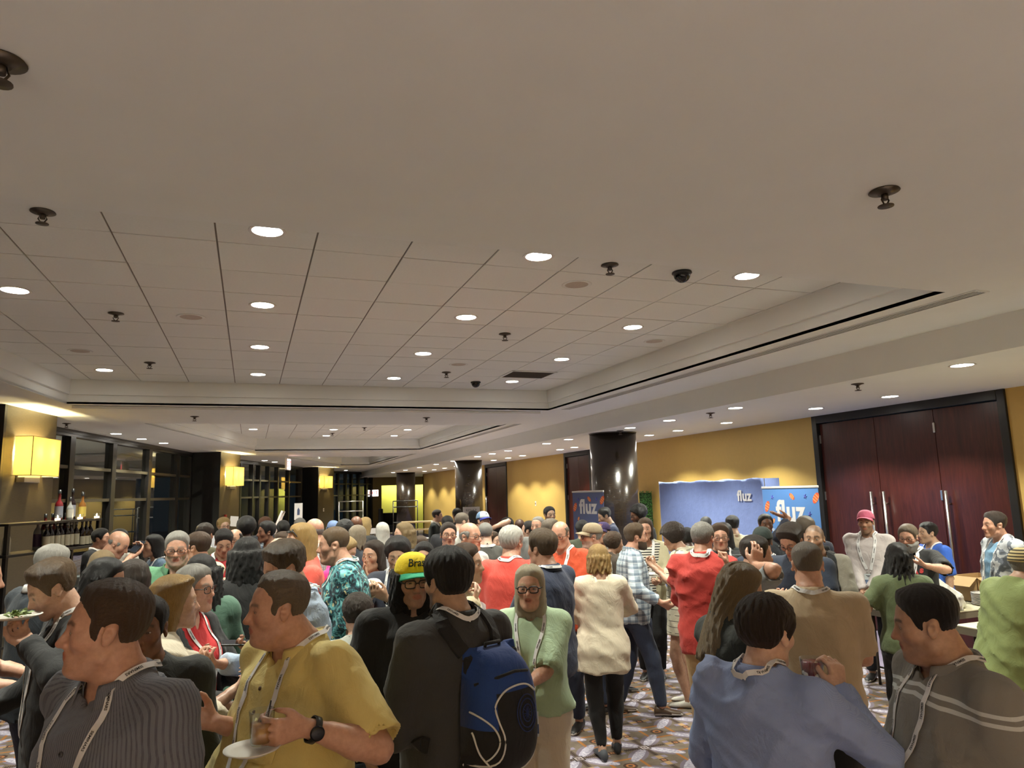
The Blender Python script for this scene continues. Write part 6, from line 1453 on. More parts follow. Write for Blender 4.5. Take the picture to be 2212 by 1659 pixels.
def cup_obj(loc, lab, r0, r1, h, fill, fmat, rot=(0, 0, 0), name='drinking_glass'):
    o = empty(name, loc); o.rotation_euler = rot; tag(o, lab, 'cup')
    b = MB(); b.lathe([(.001, 0), (r0, 0), (r0 + .002, .004), (r1, h), (r1 - .0018, h), (r0 - .001, .006), (.001, .006)], 28, caps=False); b.obj('glass_wall', M_CUPGLASS, o)
    rm = r0 + (r1 - r0) * fill
    b = MB(); b.lathe([(.001, .0065), (r0 - .0016, .0065), (rm - .0024, h * fill), (.001, h * fill)], 28, caps=False); b.obj('drink', fmat, o); return o
def phone_obj(W, sd, lab, size=(.075, .155), extra=0.0):
    h, d, n, t = local_frame(W, sd); c = h['w'] + d * (.105 + extra) + n * .034
    M = Matrix([[*(W['Rz'] @ np.stack([t, d, n], 1))[i], put(W, c)[i]] for i in range(3)] + [[0, 0, 0, 1]])
    o = empty('phone'); o.matrix_world = M; tag(o, lab, 'phone')
    b = MB(); b.box((-size[0] / 2, -size[1] / 2, -.004), (size[0] / 2, size[1] / 2, .004)); b.obj('case', M_BLACK, o, bevel=.003)
    b = MB(); b.box((-size[0] / 2 + .004, -size[1] / 2 + .006, .0041), (size[0] / 2 - .004, size[1] / 2 - .006, .0046)); b.obj('screen', plain('dark_screen', (.02, .025, .035), .1), o); return o

W = WHAT['yellow']; h, d, n, t = local_frame(W, 'L'); c = h['w'] + d * .118 + n * .042
cup = cup_obj(put(W, c - np.array([0, 0, .040])), 'clear plastic cup of amber drink held by the yellow shirt', .030, .038, .098, .62, plain('amber_drink', (.50, .22, .055), .15, 30, .1))
b = MB(); b.tube([(.008, .004, .012), (.02, .012, .085), (.026, .016, .118)], .0022, 6); b.obj('stirrer', M_BLACK, cup)
plate_obj(put(W, c + d * .03 - np.array([0, 0, .062])), 'small white plate under the amber drink', .082)
a = W['WR']['L']; e = W['EL']['L']; ax = unit(a - e); q = a - ax * .035
def watch(W, sd, big=True, off=.035):
    a = W['WR'][sd]; e = W['EL'][sd]; ax = unit(a - e); q = a - ax * off; h, d, n, t = local_frame(W, sd); nn = -n; nn = unit(nn - ax * (nn @ ax)); tt = np.cross(ax, nn)
    M = Matrix([[tt[i], nn[i], ax[i], q[i]] for i in range(3)] + [[0, 0, 0, 1]]); r = .034 * W['s'] * 1.04
    b = MB(); b.lathe([(r, -.011), (r + .004, -.010), (r + .004, .010), (r, .011)], 28, M=M, caps=False); o = b.obj('watch', M_BLACK, W['E'])
    if big:
        b = MB(); b.lathe([(.001, .0), (.021, 0), (.023, .003), (.022, .010), (.018, .011), (.001, .011)], 24, M=M @ Matrix.Translation((0, r, 0)) @ Matrix.Rotation(-math.pi / 2, 4, 'X'), caps=False); b.obj('watch_case', plain('watch_case', (.02, .02, .022), .25, Metallic=.6), o)
watch(W, 'L'); watch(WHAT['sage'], 'L', False); watch(WHAT['navytee'], 'L', False)
for id, zs, mat in (('yellow', (.795, .755, .70, .64, .58), plain('brown_button', (.10, .06, .03), .4)), ('stripe', (.775, .73, .685, .63), plain('dark_button', (.04, .04, .045), .4))):
    W = WHAT[id]
    for z in zs:
        p_ = march(W, -.004, W['tz'](z), .001); g_ = W['bgrad'](p_[None])[0]; b = MB(); b.lathe([(.001, .0035), (.0062, .003), (.0075, .001), (.0075, -.002)], 14, caps=False)
        o = b.obj('button', mat, W['E']); o.matrix_local = Matrix.Translation(Vector(p_)) @ Vector(g_).to_track_quat('Z', 'Y').to_matrix().to_4x4()
for id, x, z, wd, hg in (('yellow', -.088, .715, .105, .125), ('stripe', -.088, .700, .11, .12)):
    W = WHAT[id]; bm = bmesh.new(); bmesh.ops.create_grid(bm, x_segments=10, y_segments=10, size=.5); me = bpy.data.meshes.new('pocket')
    for v in bm.verts: v.co.x *= wd; v.co.y *= hg
    bm.to_mesh(me); bm.free(); me.polygons.foreach_set('use_smooth', [True] * len(me.polygons))
    o = decal(id, 'pocket', me, x, z, PL(YEL) if id == 'yellow' else fabric('pinstripe', GREYS, GREYS2), .004); so = o.modifiers.new('thick', 'SOLIDIFY'); so.thickness = .005; so.offset = 0
# the emblem of crossed white letters on the black jersey, red mark on the bearded man's tee
def glyphs(parts, size):
    vs, fs = [], []
    for ch, dx, dy, sz in parts:
        me = subdiv(text_mesh('g', ch, sz, M_WHITE, 0, 0, .006), 2); b0 = len(vs)
        vs += [(v.co.x + dx, v.co.y + dy, 0) for v in me.vertices]; fs += [tuple(b0 + i for i in f.vertices) for f in me.polygons]; bpy.data.meshes.remove(me)
    return mesh_from('emblem', vs, fs)
decal('brasil', 'emblem', glyphs([('N', 0, -.012, .20), ('Y', 0, .035, .27)], 1), .02, .715, plain('white_print', (.62, .60, .57), .6), .004)
decal('beard', 'emblem', glyphs([('A', -.03, .01, .05), ('S', .02, .015, .045), ('t', -.01, -.03, .045)], 1), -.10, .745, plain('red_print', (.45, .03, .03), .6), .003)
W = WHAT['stripe']; p_ = march(W, -.10, W['tz'](.737), .012)
o = empty('sunglasses', W['to_w'](p_), 0); tag(o, 'dark folded sunglasses hooked in the grey pinstriped shirt pocket', 'glasses')
Mx = Matrix.Rotation(math.atan2(W['Rz'][1, 0], W['Rz'][0, 0]), 4, 'Z')
b = MB(); b.tube([tuple(Mx @ Vector(v)) for v in [(-.05, .004, -.01), (-.02, .012, .0), (.02, .012, 0), (.05, .004, -.012)]], .004, 8); b.obj('frame', M_BLACK, o)
b = MB(); b.tube([tuple(Mx @ Vector(v)) for v in [(-.045, .006, -.008), (-.035, .012, .03), (-.01, .014, .05), (.01, .012, .04), (.0, .010, .0), (-.03, .01, -.02)]], .0022, 6); b.obj('temple', M_BLACK, o)
for sx in (-.027, .027):
    b = MB(); b.lathe([(.001, .001), (.018, .001), (.021, 0)], 16, M=Mx @ Matrix.Translation((sx, .012, -.016)) @ Matrix.Rotation(-math.pi / 2, 4, 'X')); b.obj('lens', plain('dark_lens', (.004, .004, .004), .1), o)

W = WHAT['bluedress']; h, d, n, t = local_frame(W, 'R')
cpos = on_r(1757, 1470, W['rr'] * 1.07); cpos[2] -= .005
cup = cup_obj(cpos, 'glass dessert cup with red sauce and whipped cream, raised in hand', .036, .043, .085, .86, plain('berry_sauce', (.20, .008, .012), .2, 20, .2))
b = MB()
rc = random.Random(3)
for k in range(16):
    a = rc.uniform(0, 6.28); q = rc.uniform(.015, .034); zc = rc.uniform(.018, .038); b.lathe([(.012 * math.cos(e) + .0001, .012 * math.sin(e)) for e in np.linspace(-1.57, 1.57, 6)], 8, (q * math.cos(a), q * math.sin(a), zc), caps=False)
tag(b.obj('cream', plain('whipped_cream', (.75, .72, .68), .5, 40, .05), cup), kind='stuff')
b = MB(); b.tube([(.042 * math.cos(a), .0, .045 + .022 * math.sin(a)) if False else (.040 + .020 * math.cos(a), 0, .045 + .024 * math.sin(a)) for a in np.linspace(-1.7, 1.7, 9)], .0035, 8); hd = b.obj('cup_handle', M_CUPGLASS, cup); hd.rotation_euler = (0, 0, -.35)
W = WHAT['pack']; h, d, n, t = local_frame(W, 'L'); c = h['w'] + d * .10 + n * .042
cup_obj(put(W, c - np.array([0, 0, .03])), 'short glass with ice and lime held beside the charcoal sweater', .034, .039, .092, .5, plain('pale_lime', (.45, .48, .22), .15, 40, .2))
W = WHAT['navytee']; plate_obj(Vector(on_r(797, 1277, W['rr'] * .955)), 'round white plate tipped in the navy tee man hand', .105, tilt=(.5, -.5, 0))
W = WHAT['pullover']; h, d, n, t = local_frame(W, 'L'); P_ = put(W, h['w'] + d * .13 + np.array([0, 0, .045]))
pl = plate_obj(P_, 'white plate with green salad held by the black zip sweater', .10)
b = MB(); rc = random.Random(5)
for k in range(40):
    a = rc.uniform(0, 6.28); q = rc.uniform(0, .055); M = Matrix.Translation((q * math.cos(a), q * math.sin(a), .014 + rc.uniform(0, .02))) @ Matrix.Rotation(rc.uniform(0, 6), 4, 'Z') @ Matrix.Rotation(rc.uniform(-.9, .9), 4, 'X'); b.add([tuple(M @ Vector(v)) for v in [(-.016, -.009, 0), (.0, -.013, .004), (.016, 0, 0), (0, .013, .004)]], [(0, 1, 2, 3)])
tag(b.obj('salad', plain('salad_leaf', (.18, .25, .07), .5, 40, .3), pl), kind='stuff')
W = WHAT['dress']; P_ = on_r(1420, 1246, W['rr'] * 1.0)
for k, (x, y, r_) in enumerate(((1412, 1243, .985), (1434, 1246, .97))): plate_obj(Vector(on_r(x, y, W['rr'] * r_)), 'white plate of food before the cream dress, %s one' % ('left', 'right')[k], .10, 'plates before the cream dress')
phone_obj(WHAT['phoneman'], 'L', 'large black phone in the hand of the plaid and pale blue shirt', (.10, .19))
phone_obj(WHAT['baldphone'], 'R', 'small phone under the chin of the bald man in black')
phone_obj(WHAT['redtee'], 'L', 'phone held by the young man in the red tee')
phone_obj(WHAT['greyglasses'], 'R', 'black phone held low by the grey haired woman')

# ------------------------------------------------------------------ backpacks
M_PACKB = fabric('plain', C(24, 58, 122)); M_PACKK = fabric('plain', C(15, 15, 17)); M_PIPE = plain('white_piping', (.60, .60, .58), .6)
def backpack(id, lab, c1, c2, sx=0.0, zc=.715, w_=.31, h_=.47, dp=.19, piping=True):
    W = WHAT[id]; tw, tz = W['tw'], W['tz']; ctr = march(W, sx, tz(zc), .0, True); Rl = np.stack([unit(tw((1, 0, 1)) - tw((0, 0, 1))), unit(tw((0, 1, 1)) - tw((0, 0, 1))), unit(tw((0, 0, 2)) - tw((0, 0, 1)))], 1)
    Mw = Matrix([[*(W['Rz'] @ Rl)[i], put(W, ctr)[i]] for i in range(3)] + [[0, 0, 0, 1]])
    o = empty('backpack'); o.matrix_world = Mw; tag(o, lab, 'backpack')
    se = lambda v, n: math.copysign(abs(v) ** n, v)
    def surf(u, v, gr=0):      # u across, v up, both -1..1 -> outward point on the back shell
        q = (abs(u) ** 3.0 + abs(v) ** 3.2); dd = max(1 - q, 0) ** .42; taper = 1 - .18 * max(v, 0) ** 2
        return (u * w_ / 2 * taper, -.015 - (dp + gr) * dd * (1 - .22 * (v + 1) / 2) , v * h_ / 2)
    n = 26; v = [surf(-1 + 2 * i / n, -1 + 2 * j / n) for j in range(n + 1) for i in range(n + 1)]; f = []; mi = []
    for j in range(n):
        for i in range(n):
            f.append((j * (n + 1) + i, j * (n + 1) + i + 1, (j + 1) * (n + 1) + i + 1, (j + 1) * (n + 1) + i)); u_, v_ = -1 + 2 * (i + .5) / n, -1 + 2 * (j + .5) / n
            mi.append(1 if (v_ > .42 or (abs(u_) > .60 + .10 * v_ and v_ > -.15)) and piping else 0)
    me = mesh_from('shell', v, f, [c2, c1], True, mi); s_ = obj('shell', me, o); so = s_.modifiers.new('thick', 'SOLIDIFY'); so.thickness = .02; so.offset = -1
    b = MB(); b.box((-w_ * .44, -.03, -h_ * .46), (w_ * .44, .0, h_ * .44)); b.obj('back_panel', c2, o, bevel=.012)
    if piping:
        for pts in ([(-.95, -.75), (-.6, -.62), (-.50, -.3), (-.62, .0), (-.66, .22), (-.45, .40), (-.1, .46), (.3, .44), (.62, .30)], [(-.98, .10), (-.7, -.12), (-.62, -.35), (-.80, -.62)], [(-.97, -.2), (-.86, -.55), (-.5, -.82), (0, -.90), (.5, -.84), (.9, -.5)]):
            P = np.array(pts); tt = np.linspace(0, len(P) - 1.001, 40); i = tt.astype(int); uu = (tt - i)[:, None]; g_ = lambda k: P[np.clip(i + k, 0, len(P) - 1)]
            q = .5 * (2 * g_(0) + (g_(1) - g_(-1)) * uu + (2 * g_(-1) - 5 * g_(0) + 4 * g_(1) - g_(2)) * uu ** 2 + (-g_(-1) + 3 * g_(0) - 3 * g_(1) + g_(2)) * uu ** 3)
            b = MB(); b.tube([surf(a_, b__, .004) for a_, b__ in q], .0038, 6); b.obj('piping', M_PIPE, o)
        cr = MB()                                                # round blue crest
        for r_ in (.052, .040, .024):
            cr.tube([surf(.22 + r_ / (w_ / 2) * math.cos(a), .02 + 1.25 * r_ / (h_ / 2) * math.sin(a), .003) for a in np.linspace(0, 6.283, 28, endpoint=False)], .0022, 5, True)
        for k in range(6): cr.tube([surf(.22 + .024 / (w_ / 2) * math.cos(a) * s__, .02 + .03 / (h_ / 2) * math.sin(a) * s__, .003) for s__, a in ((-.8, k * .5), (0, k * .5 + .2), (.8, k * .5))], .0016, 5)
        cr.obj('crest', PL(C(26, 44, 96)), o)
        b = MB(); b.tube([surf(-.92, .5, .003), surf(-.5, .62, .004), surf(0, .66, .004), surf(.5, .62, .004), surf(.92, .5, .003)], .006, 6); b.obj('zip', c2, o)
    b = MB(); b.tube([(-.04, -.02, h_ * .44), (-.035, -.03, h_ * .52), (.035, -.03, h_ * .52), (.04, -.02, h_ * .44)], .008, 8); b.obj('grab_handle', c2, o)
    Mi = Mw.inverted()
    for sg in (1, -1):
        P = [tw((sg * .085 + sx * .3, -.13, tz(.80))), tw((sg * .10, -.07, tz(.842))), tw((sg * .115, .0, tz(.836))), tw((sg * .125, .07, tz(.795))), tw((sg * .14, .11, tz(.73))), tw((sg * .165, .06, tz(.665))), tw((sg * .15, -.06, tz(.63)))]
        P = np.array(P); tt = np.linspace(0, len(P) - 1.001, 30); i = tt.astype(int); uu = (tt - i)[:, None]; g_ = lambda k: P[np.clip(i + k, 0, len(P) - 1)]
        q = .5 * (2 * g_(0) + (g_(1) - g_(-1)) * uu + (2 * g_(-1) - 5 * g_(0) + 4 * g_(1) - g_(2)) * uu ** 2 + (-g_(-1) + 3 * g_(0) - 3 * g_(1) + g_(2)) * uu ** 3)
        q = W['settle'](q, .010); nn = W['bgrad'](q, .02); tg = np.gradient(q, axis=0); tg /= np.linalg.norm(tg, axis=1, keepdims=True) + 1e-9; sd_ = np.cross(tg, nn); sd_ /= np.linalg.norm(sd_, axis=1, keepdims=True) + 1e-9
        vv = []; ff = []
        for k in range(len(q)):
            for a_, hh in ((-.03, -.006), (.03, -.006), (.026, .007), (-.026, .007)): vv.append(Mi @ Vector(W['to_w'](q[k] + sd_[k] * a_ + nn[k] * hh)))
        for k in range(len(q) - 1):
            for e_ in range(4): ff.append((4 * k + e_, 4 * k + (e_ + 1) % 4, 4 * k + 4 + (e_ + 1) % 4, 4 * k + 4 + e_))
        obj('shoulder_strap', mesh_from('shoulder_strap', vv, ff, c2), o)
backpack('pack', 'blue and black backpack with white piping on the charcoal sweater', M_PACKB, M_PACKK, .06, .685)
backpack('bald', 'plain black backpack on the bald man in grey', PL(C(24, 25, 27)), PL(C(20, 21, 23)), .05, .76, piping=False)

# ------------------------------------------------------------------ display walls and banners
M_BLUEF = fabric('plain', C(128, 148, 206)); M_BLUEB = plain('banner_vinyl', C(92, 140, 206), .45, 4, .03); M_LOGO = plain('white_print', (.70, .70, .72), .6)
def slab_word(size): return text_mesh('lettering', 'fluz', size, M_LOGO, .001, 0, size * .032, spacing=1.06)
r = empty('display_wall', (7.36, 8.98, 0)); tag(r, 'wide pale blue fabric display wall by the mustard wall', 'display')
n1, n2 = 60, 40; v = []; Ld = 2.97; Hd = 2.2
rw = np.random.RandomState(2)
for j in range(n2 + 1):
    for i in range(n1 + 1):
        y, z = Ld * i / n1, .06 + (Hd - .06) * j / n2
        tp = math.exp(-(Hd - z) / .12); wv = .012 * tp * abs(math.sin(y * 6.5)) + .004 * math.sin(y * 3 + z * 5) * math.sin(z * 7 + y) + .007 * tp * math.sin(y * 23)
        v.append((-wv, y, z + (.012 * math.sin(y * 9) if j == n2 else 0)))
f = [(j * (n1 + 1) + i, (j + 1) * (n1 + 1) + i, (j + 1) * (n1 + 1) + i + 1, j * (n1 + 1) + i + 1) for j in range(n2) for i in range(n1)]
fp = obj('fabric_panel', mesh_from('fabric_panel', v, f, M_BLUEF, True), r); so = fp.modifiers.new('thick', 'SOLIDIFY'); so.thickness = .004; so.offset = 1
b = MB(); b.box((.0, -.004, .06), (.50, .004, Hd)); b.obj('side_panel', M_BLUEF, r, rot=(0, 0, .38)); b = MB(); b.box((.0, -.004, .06), (.42, .004, Hd)); b.obj('side_panel', M_BLUEF, r, (0, Ld, 0))
b = MB()
for y in (.02, Ld - .02): b.tube([(.03, y, 0), (.03, y, Hd)], .018, 10)
for z in (.08, Hd - .03): b.tube([(.03, .02, z), (.03, Ld - .02, z)], .018, 10)
b.tube([(.03, Ld / 2, 0), (.03, Ld / 2, Hd)], .018, 10); b.obj('frame', M_STEEL, r)
me = slab_word(.23); lg = obj('lettering', me, r, (-.022, .44, 1.93), (math.pi / 2, 0, -math.pi / 2))
def rollup(loc, rz, wd, hg, lab, panel, logo_size, dull=False):
    r = empty('rollup_banner', loc, rz); tag(r, lab, 'banner')       # its face looks along local -Y
    b = MB(); b.box((-wd / 2, -.002, .08), (wd / 2, .002, hg)); b.obj('panel', panel, r)
    b = MB(); b.cbox((0, .02, .04), (wd + .04, .16, .08)); b.obj('base', M_STEEL, r, bevel=.015)
    b = MB(); b.cbox((0, 0, hg + .008), (wd + .01, .025, .03)); b.obj('top_bar', plain('silver_bar', (.6, .6, .6), .35), r, bevel=.005)
    b = MB(); b.tube([(0, .02, .06), (0, .015, hg)], .01, 8); b.obj('pole', M_STEEL, r)
    lg = slab_word(logo_size); obj('lettering', lg, r, (0, -.004, hg - .33 * wd / 1.16), (math.pi / 2, 0, 0))
    if not dull:
        for txt, z, sz in (('You choose, tap and match.', hg - .58, .093), ('No', hg - .70, .093)): obj('lettering', text_mesh('lettering', txt, sz, M_LOGO, .0008, 0, .0022), r, (0, -.004, z), (math.pi / 2, 0, 0))
    k_ = wd / 1.16; MO = plain('orange_print', C(226, 100, 66), .5); MY = plain('peach_print', C(240, 176, 110), .5); MV = plain('violet_print', C(92, 92, 190), .5)
    for x, z, a, s in ((-.49, hg - .26, .5, .085), (.06, hg - .12, -.9, .06), (.53, hg - .14, .7, .085), (-.37, hg - .46, .6, .04), (.42, hg - .47, -.6, .035)):
        q = MB(); q.add([(s * .55 * math.cos(t_), 0, s * math.sin(t_)) for t_ in np.linspace(0, 6.283, 20, endpoint=False)], [tuple(range(19, -1, -1))])
        q.cur = 1
        for zz in (-.45, 0.0, .45):
            hw = .55 * s * math.sqrt(1 - zz * zz) * .96; q.add([(-hw, -.0012, zz * s - .010), (hw, -.0012, zz * s - .004), (hw, -.0012, zz * s + .010), (-hw, -.0012, zz * s + .004)], [(0, 1, 2, 3)])
        q.obj('confetti', [MO, MY], r, (x * k_, -.004, z), (0, a, 0))
    for x, z in ((-.36, hg - .13), (.33, hg - .12), (.39, hg - .35)):
        q = MB()
        for k in range(5): a = k * 1.2566; q.tube([(0, 0, 0), (.035 * math.cos(a), 0, .035 * math.sin(a))], [.007, .003], 5)
        q.obj('star', MV, r, (x * k_, -.005, z))
    return r
rollup((6.98, 8.0, 0), -math.pi / 2 - .06, 1.17, 2.05, 'tall blue rollup banner with big white word and orange confetti', M_BLUEB, .40)
Pb = on_r(1270, 1090, 12.6)
rollup((Pb[0], Pb[1], 0), math.atan2(-Pb[1], -Pb[0]) + math.pi / 2 - .95, .92, 2.06, 'narrow grey blue rollup banner beside the nearest column', plain('banner_dull', C(96, 108, 150), .5, 4, .03), .34, True)
r = empty('hedge_panel', (8.24, 14.1, 0)); tag(r, 'artificial boxwood hedge panel by the mustard wall', 'hedge')
b = MB(); b.box((-.05, -.30, 0), (.06, .30, 2.0)); b.obj('core', plain('hedge_core', (.012, .035, .008), .9, 30, .3), r)
rl = np.random.RandomState(8); v = []; f = []
for k in range(4200):
    face = rl.rand(); y, z = rl.uniform(-.32, .32), rl.uniform(.05, 2.04); x = -.055 + rl.uniform(-.03, .02)
    if face > .8: y = (-.31 if face < .93 else .31) + rl.uniform(-.02, .02); x = rl.uniform(-.06, .05)
    M = Matrix.Translation((x, y, z)) @ Matrix.Rotation(rl.uniform(0, 6.3), 4, 'X') @ Matrix.Rotation(rl.uniform(-.9, .9), 4, 'Z') @ Matrix.Rotation(rl.uniform(-.9, .9), 4, 'Y'); s = rl.uniform(.014, .024); b0 = len(v)
    v += [tuple(M @ Vector(q)) for q in ((0, -s, 0), (-.004, 0, s * .5), (0, s, 0), (-.004, 0, -s * .5))]; f.append((b0, b0 + 1, b0 + 2, b0 + 3))
tag(obj('leaves', mesh_from('leaves', v, f, plain('boxwood_leaf', (.05, .17, .03), .5, 30, .5)), r), kind='stuff')

# ------------------------------------------------------------------ folding tables and what stands on them
M_TOP = plain('pale_laminate', (.60, .56, .40), .4, 6, .04); M_EDGE = plain('table_edge', (.16, .14, .10), .5, 10, .1)
def table(loc, rz, L, Wd, H, lab):
    r = empty('folding_table', loc, rz); tag(r, lab, 'table', None)
    b = MB(); b.box((0, 0, H - .012), (L, Wd, H)); b.obj('tabletop', M_TOP, r, bevel=.003)
    b = MB(); b.box((.004, .004, H - .075), (L - .004, Wd - .004, H - .0125)); b.obj('apron', M_EDGE, r)
    for x in (.14, L - .14):
        for y in (.08, Wd - .08): b = MB(); b.tube([(x, y, 0), (x, y, H - .07)], .014, 10); b.obj('leg', M_STEEL_D, r)
        b = MB(); b.tube([(x, .08, .18), (x, Wd - .08, .18)], .010, 8); b.obj('brace', M_STEEL_D, r)
    return r
TH = .80
pa = on_z(2058, 1349.5, TH); pb = on_z(2141, 1313, TH)
table((pa[0] + .02, pa[1] - 1.83, 0), 0, .76, 1.83, TH, 'pale folding table in front, running toward the right frame edge')
tby = pb[1]; table((pa[0] + .10, tby, 0), 0, 1.83, .76, TH, 'pale folding table by the wooden doors with bag, plates and box')
pc = on_z(2130, 1307, TH)
for k in range(9): plate_obj((pc[0], pc[1], TH + .001 + k * .0135), 'round white plate in the stack on the pale table, %s from the bottom' % ORD[k], .125, 'stacked white plates', M_CHINA)
r = empty('cardboard_box', (pc[0] + .27, tby + .40, TH)); tag(r, 'open cardboard box with a flap raised behind the plates', 'box')
M_CARD = plain('cardboard', (.42, .27, .12), .8, 20, .08)
bw, bd_, bh = .42, .30, .26; b = MB(); b.box((-bw / 2, -bd_ / 2, 0), (bw / 2, bd_ / 2, .006))
b.box((-bw / 2, -bd_ / 2, 0), (bw / 2, -bd_ / 2 + .006, bh)); b.box((-bw / 2, bd_ / 2 - .006, 0), (bw / 2, bd_ / 2, bh)); b.box((-bw / 2, -bd_ / 2, 0), (-bw / 2 + .006, bd_ / 2, bh)); b.box((bw / 2 - .006, -bd_ / 2, 0), (bw / 2, bd_ / 2, bh)); b.obj('body', M_CARD, r)
for nm, rot, lo_, hi_, lc in (('flap', (math.radians(28), 0, 0), (-bw / 2, -.16, -.004), (bw / 2, 0, 0), (0, -bd_ / 2, bh)), ('flap', (math.radians(-40), 0, 0), (-bw / 2, 0, -.004), (bw / 2, .15, 0), (0, bd_ / 2, bh)), ('flap', (0, math.radians(-35), 0), (-.15, -bd_ / 2, -.004), (0, bd_ / 2, 0), (-bw / 2, 0, bh)), ('flap', (0, math.radians(50), 0), (0, -bd_ / 2, -.004), (.15, bd_ / 2, 0), (bw / 2, 0, bh))):
    b = MB(); b.box(lo_, hi_); b.obj('flap', M_CARD, r, lc, rot)
pg = on_z(2064, 1322, TH)
r = empty('plastic_bag', (pg[0] + .06, pg[1] + .16, TH)); tag(r, 'crumpled white plastic bag slumped on the pale table', 'bag')
g = Grid(*[np.arange(a, b_, .011, dtype=F32) for a, b_ in ((-.3, .3), (-.22, .22), (-.02, .46))])
g.add(*rcone((.02, 0, .09), (-.08, .02, .22), .15, .09), .05); g.add(*rcone((-.08, .02, .22), (-.13, .02, .37), .085, .03), .05); g.add(*rcone((.10, 0, .06), (.2, -.02, .05), .09, .05), .05); g.add(*rcone((-.13, .02, .36), (-.17, .02, .42), .03, .015), .02); g.add(*rcone((-.12, .02, .36), (-.06, .02, .40), .025, .015), .02)
X_, Y_, Z_ = g.pts((slice(None),) * 3); g.d = g.d - (F32(.016) * folds(X_, Y_, Z_, 21, .13) + F32(.007) * folds(X_, Y_, Z_, 4, .05)).astype(F32); g.d = np.maximum(g.d, .002 - Z_)
grid_obj('bag_skin', g, plain('thin_white_plastic', (.74, .74, .69), .35, 20, .03), r)
pn = on_z(2140, 1345, TH); plate_obj((pn[0], pn[1], TH + .001), 'small white plate on the nearer pale table', .08)

# ------------------------------------------------------------------ seated man's chair
W = WHAT['seated']; r = empty('banquet_chair', tuple(W['to_w']((0, -.02, 0))), math.atan2(W['Rz'][1, 0], W['Rz'][0, 0])); tag(r, 'black banquet chair under the seated man in the grey tee', 'chair')
zs_ = W['tz'](.485) - .03
b = MB(); b.cbox((0, .06, zs_ - .03), (.44, .44, .06)); b.obj('seat', plain('black_vinyl', (.014, .018, .02), .4, 20, .1), r, bevel=.02)
b = MB(); b.cbox((0, -.20, zs_ + .30), (.44, .04, .40)); b.obj('backrest', plain('black_vinyl', (.014, .018, .02), .4, 20, .1), r, bevel=.02, rot=(-.06, 0, 0))
for sx in (-.2, .2):
    for y0, y1 in ((.26, .28), (-.17, -.24)): b = MB(); b.tube([(sx, y0, zs_ - .04), (sx, y1, 0)], .012, 8); b.obj('leg', M_STEEL_D, r)
    b = MB(); b.tube([(sx, -.18, zs_ - .05), (sx, -.22, zs_ + .5)], .012, 8); b.obj('back_frame', M_STEEL_D, r)

# ------------------------------------------------------------------ bottle shelf by the near pier
PL_, PR_ = on_r(17, 1131, 9.6), on_r(213, 1120, 11.0); zt_ = (PL_[2] + PR_[2]) / 2; zb_ = (on_r(18, 1193, 9.6)[2] + on_r(213, 1181, 11.0)[2]) / 2
u_ = unit(PR_[:2] - PL_[:2]); Ls = float(np.linalg.norm(PR_[:2] - PL_[:2])); az = math.atan2(u_[1], u_[0])
r = empty('bar_shelf', (PL_[0], PL_[1], 0), az); tag(r, 'slim black open bar shelf with bottles beside the near pier', 'shelf')
SHELF = lambda x, y, z: (PL_[0] + u_[0] * x - u_[1] * y, PL_[1] + u_[1] * x + u_[0] * y, z)
for x in (0, Ls):
    for y in (0, .34): b = MB(); b.box((x - .02, y - .02, 0), (x + .02, y + .02, zt_ - .02)); b.obj('post', M_FRAME, r)
for z in (zt_, zb_, .62): b = MB(); b.box((-.03, -.03, z - .028), (Ls + .03, .37, z)); b.obj('shelf_board', M_FRAME, r, bevel=.004)
GLB = lambda nm, c: plain(nm, c, .08, 10, .1, Coat_Weight=.5)
def bottle(x, y, z, lab, h, rad, gm, lm, neck=.3, group=None, cap=M_BLACK, lz=(.15, .5)):
    o = empty('bottle', SHELF(x, y, z)); tag(o, lab, 'bottle', group); hb = h * (1 - neck)
    b = MB(); b.lathe([(.001, .0), (rad * .95, 0), (rad, .006), (rad, hb * .82), (rad * .85, hb * .93), (rad * .36, hb + .02), (rad * .33, h - .04), (rad * .4, h - .035), (rad * .4, h)], 20); b.obj('bottle_glass', gm, o)
    b = MB(); b.lathe([(rad + .0012, hb * lz[0]), (rad + .0012, hb * lz[1] * 1.5)], 20, caps=False); b.obj('label', lm, o)
    b = MB(); b.lathe([(rad * .43, h - .035), (rad * .43, h + .012), (.001, h + .013)], 14, caps=False); b.obj('bottle_cap', cap, o); return o
M_LABW = plain('cream_label', (.60, .56, .42), .6, 40, .08); M_WINE = GLB('dark_wine_glass', (.012, .006, .006)); M_RED = GLB('red_liquor', (.16, .012, .015)); M_CLR = GLB('pale_spirit', (.30, .31, .30)); M_AMB = GLB('amber_spirit', (.22, .09, .02))
for k in range(7): bottle(.80 + k * .095, .10 + .01 * (k % 2), zb_, 'white labelled wine bottle on the lower shelf, %s from the left' % ORD[k], .31, .039, M_WINE, M_LABW, .32, 'white labelled wine bottles', M_STEEL, (.12, .5))
for k in range(3): bottle(1.49 + k * .088, .10, zb_, 'dark red wine bottle at the right of the lower shelf, %s of three' % ORD[k], .33, .040, M_WINE, M_LABW, .34, 'dark red wine bottles', M_WINE, (.06, .36))
for k, (gm, h) in enumerate(((M_CLR, .28), (M_RED, .36), (M_RED, .36), (M_WINE, .36), (M_RED, .36))): bottle(.86 + k * .13, .25, zb_, 'tall bottle in the back row of the lower shelf, %s from the left' % ORD[k], h + .05, .042, gm, M_LABW if k % 2 else plain('violet_label', (.08, .04, .10), .5), .25, 'back row bottles')
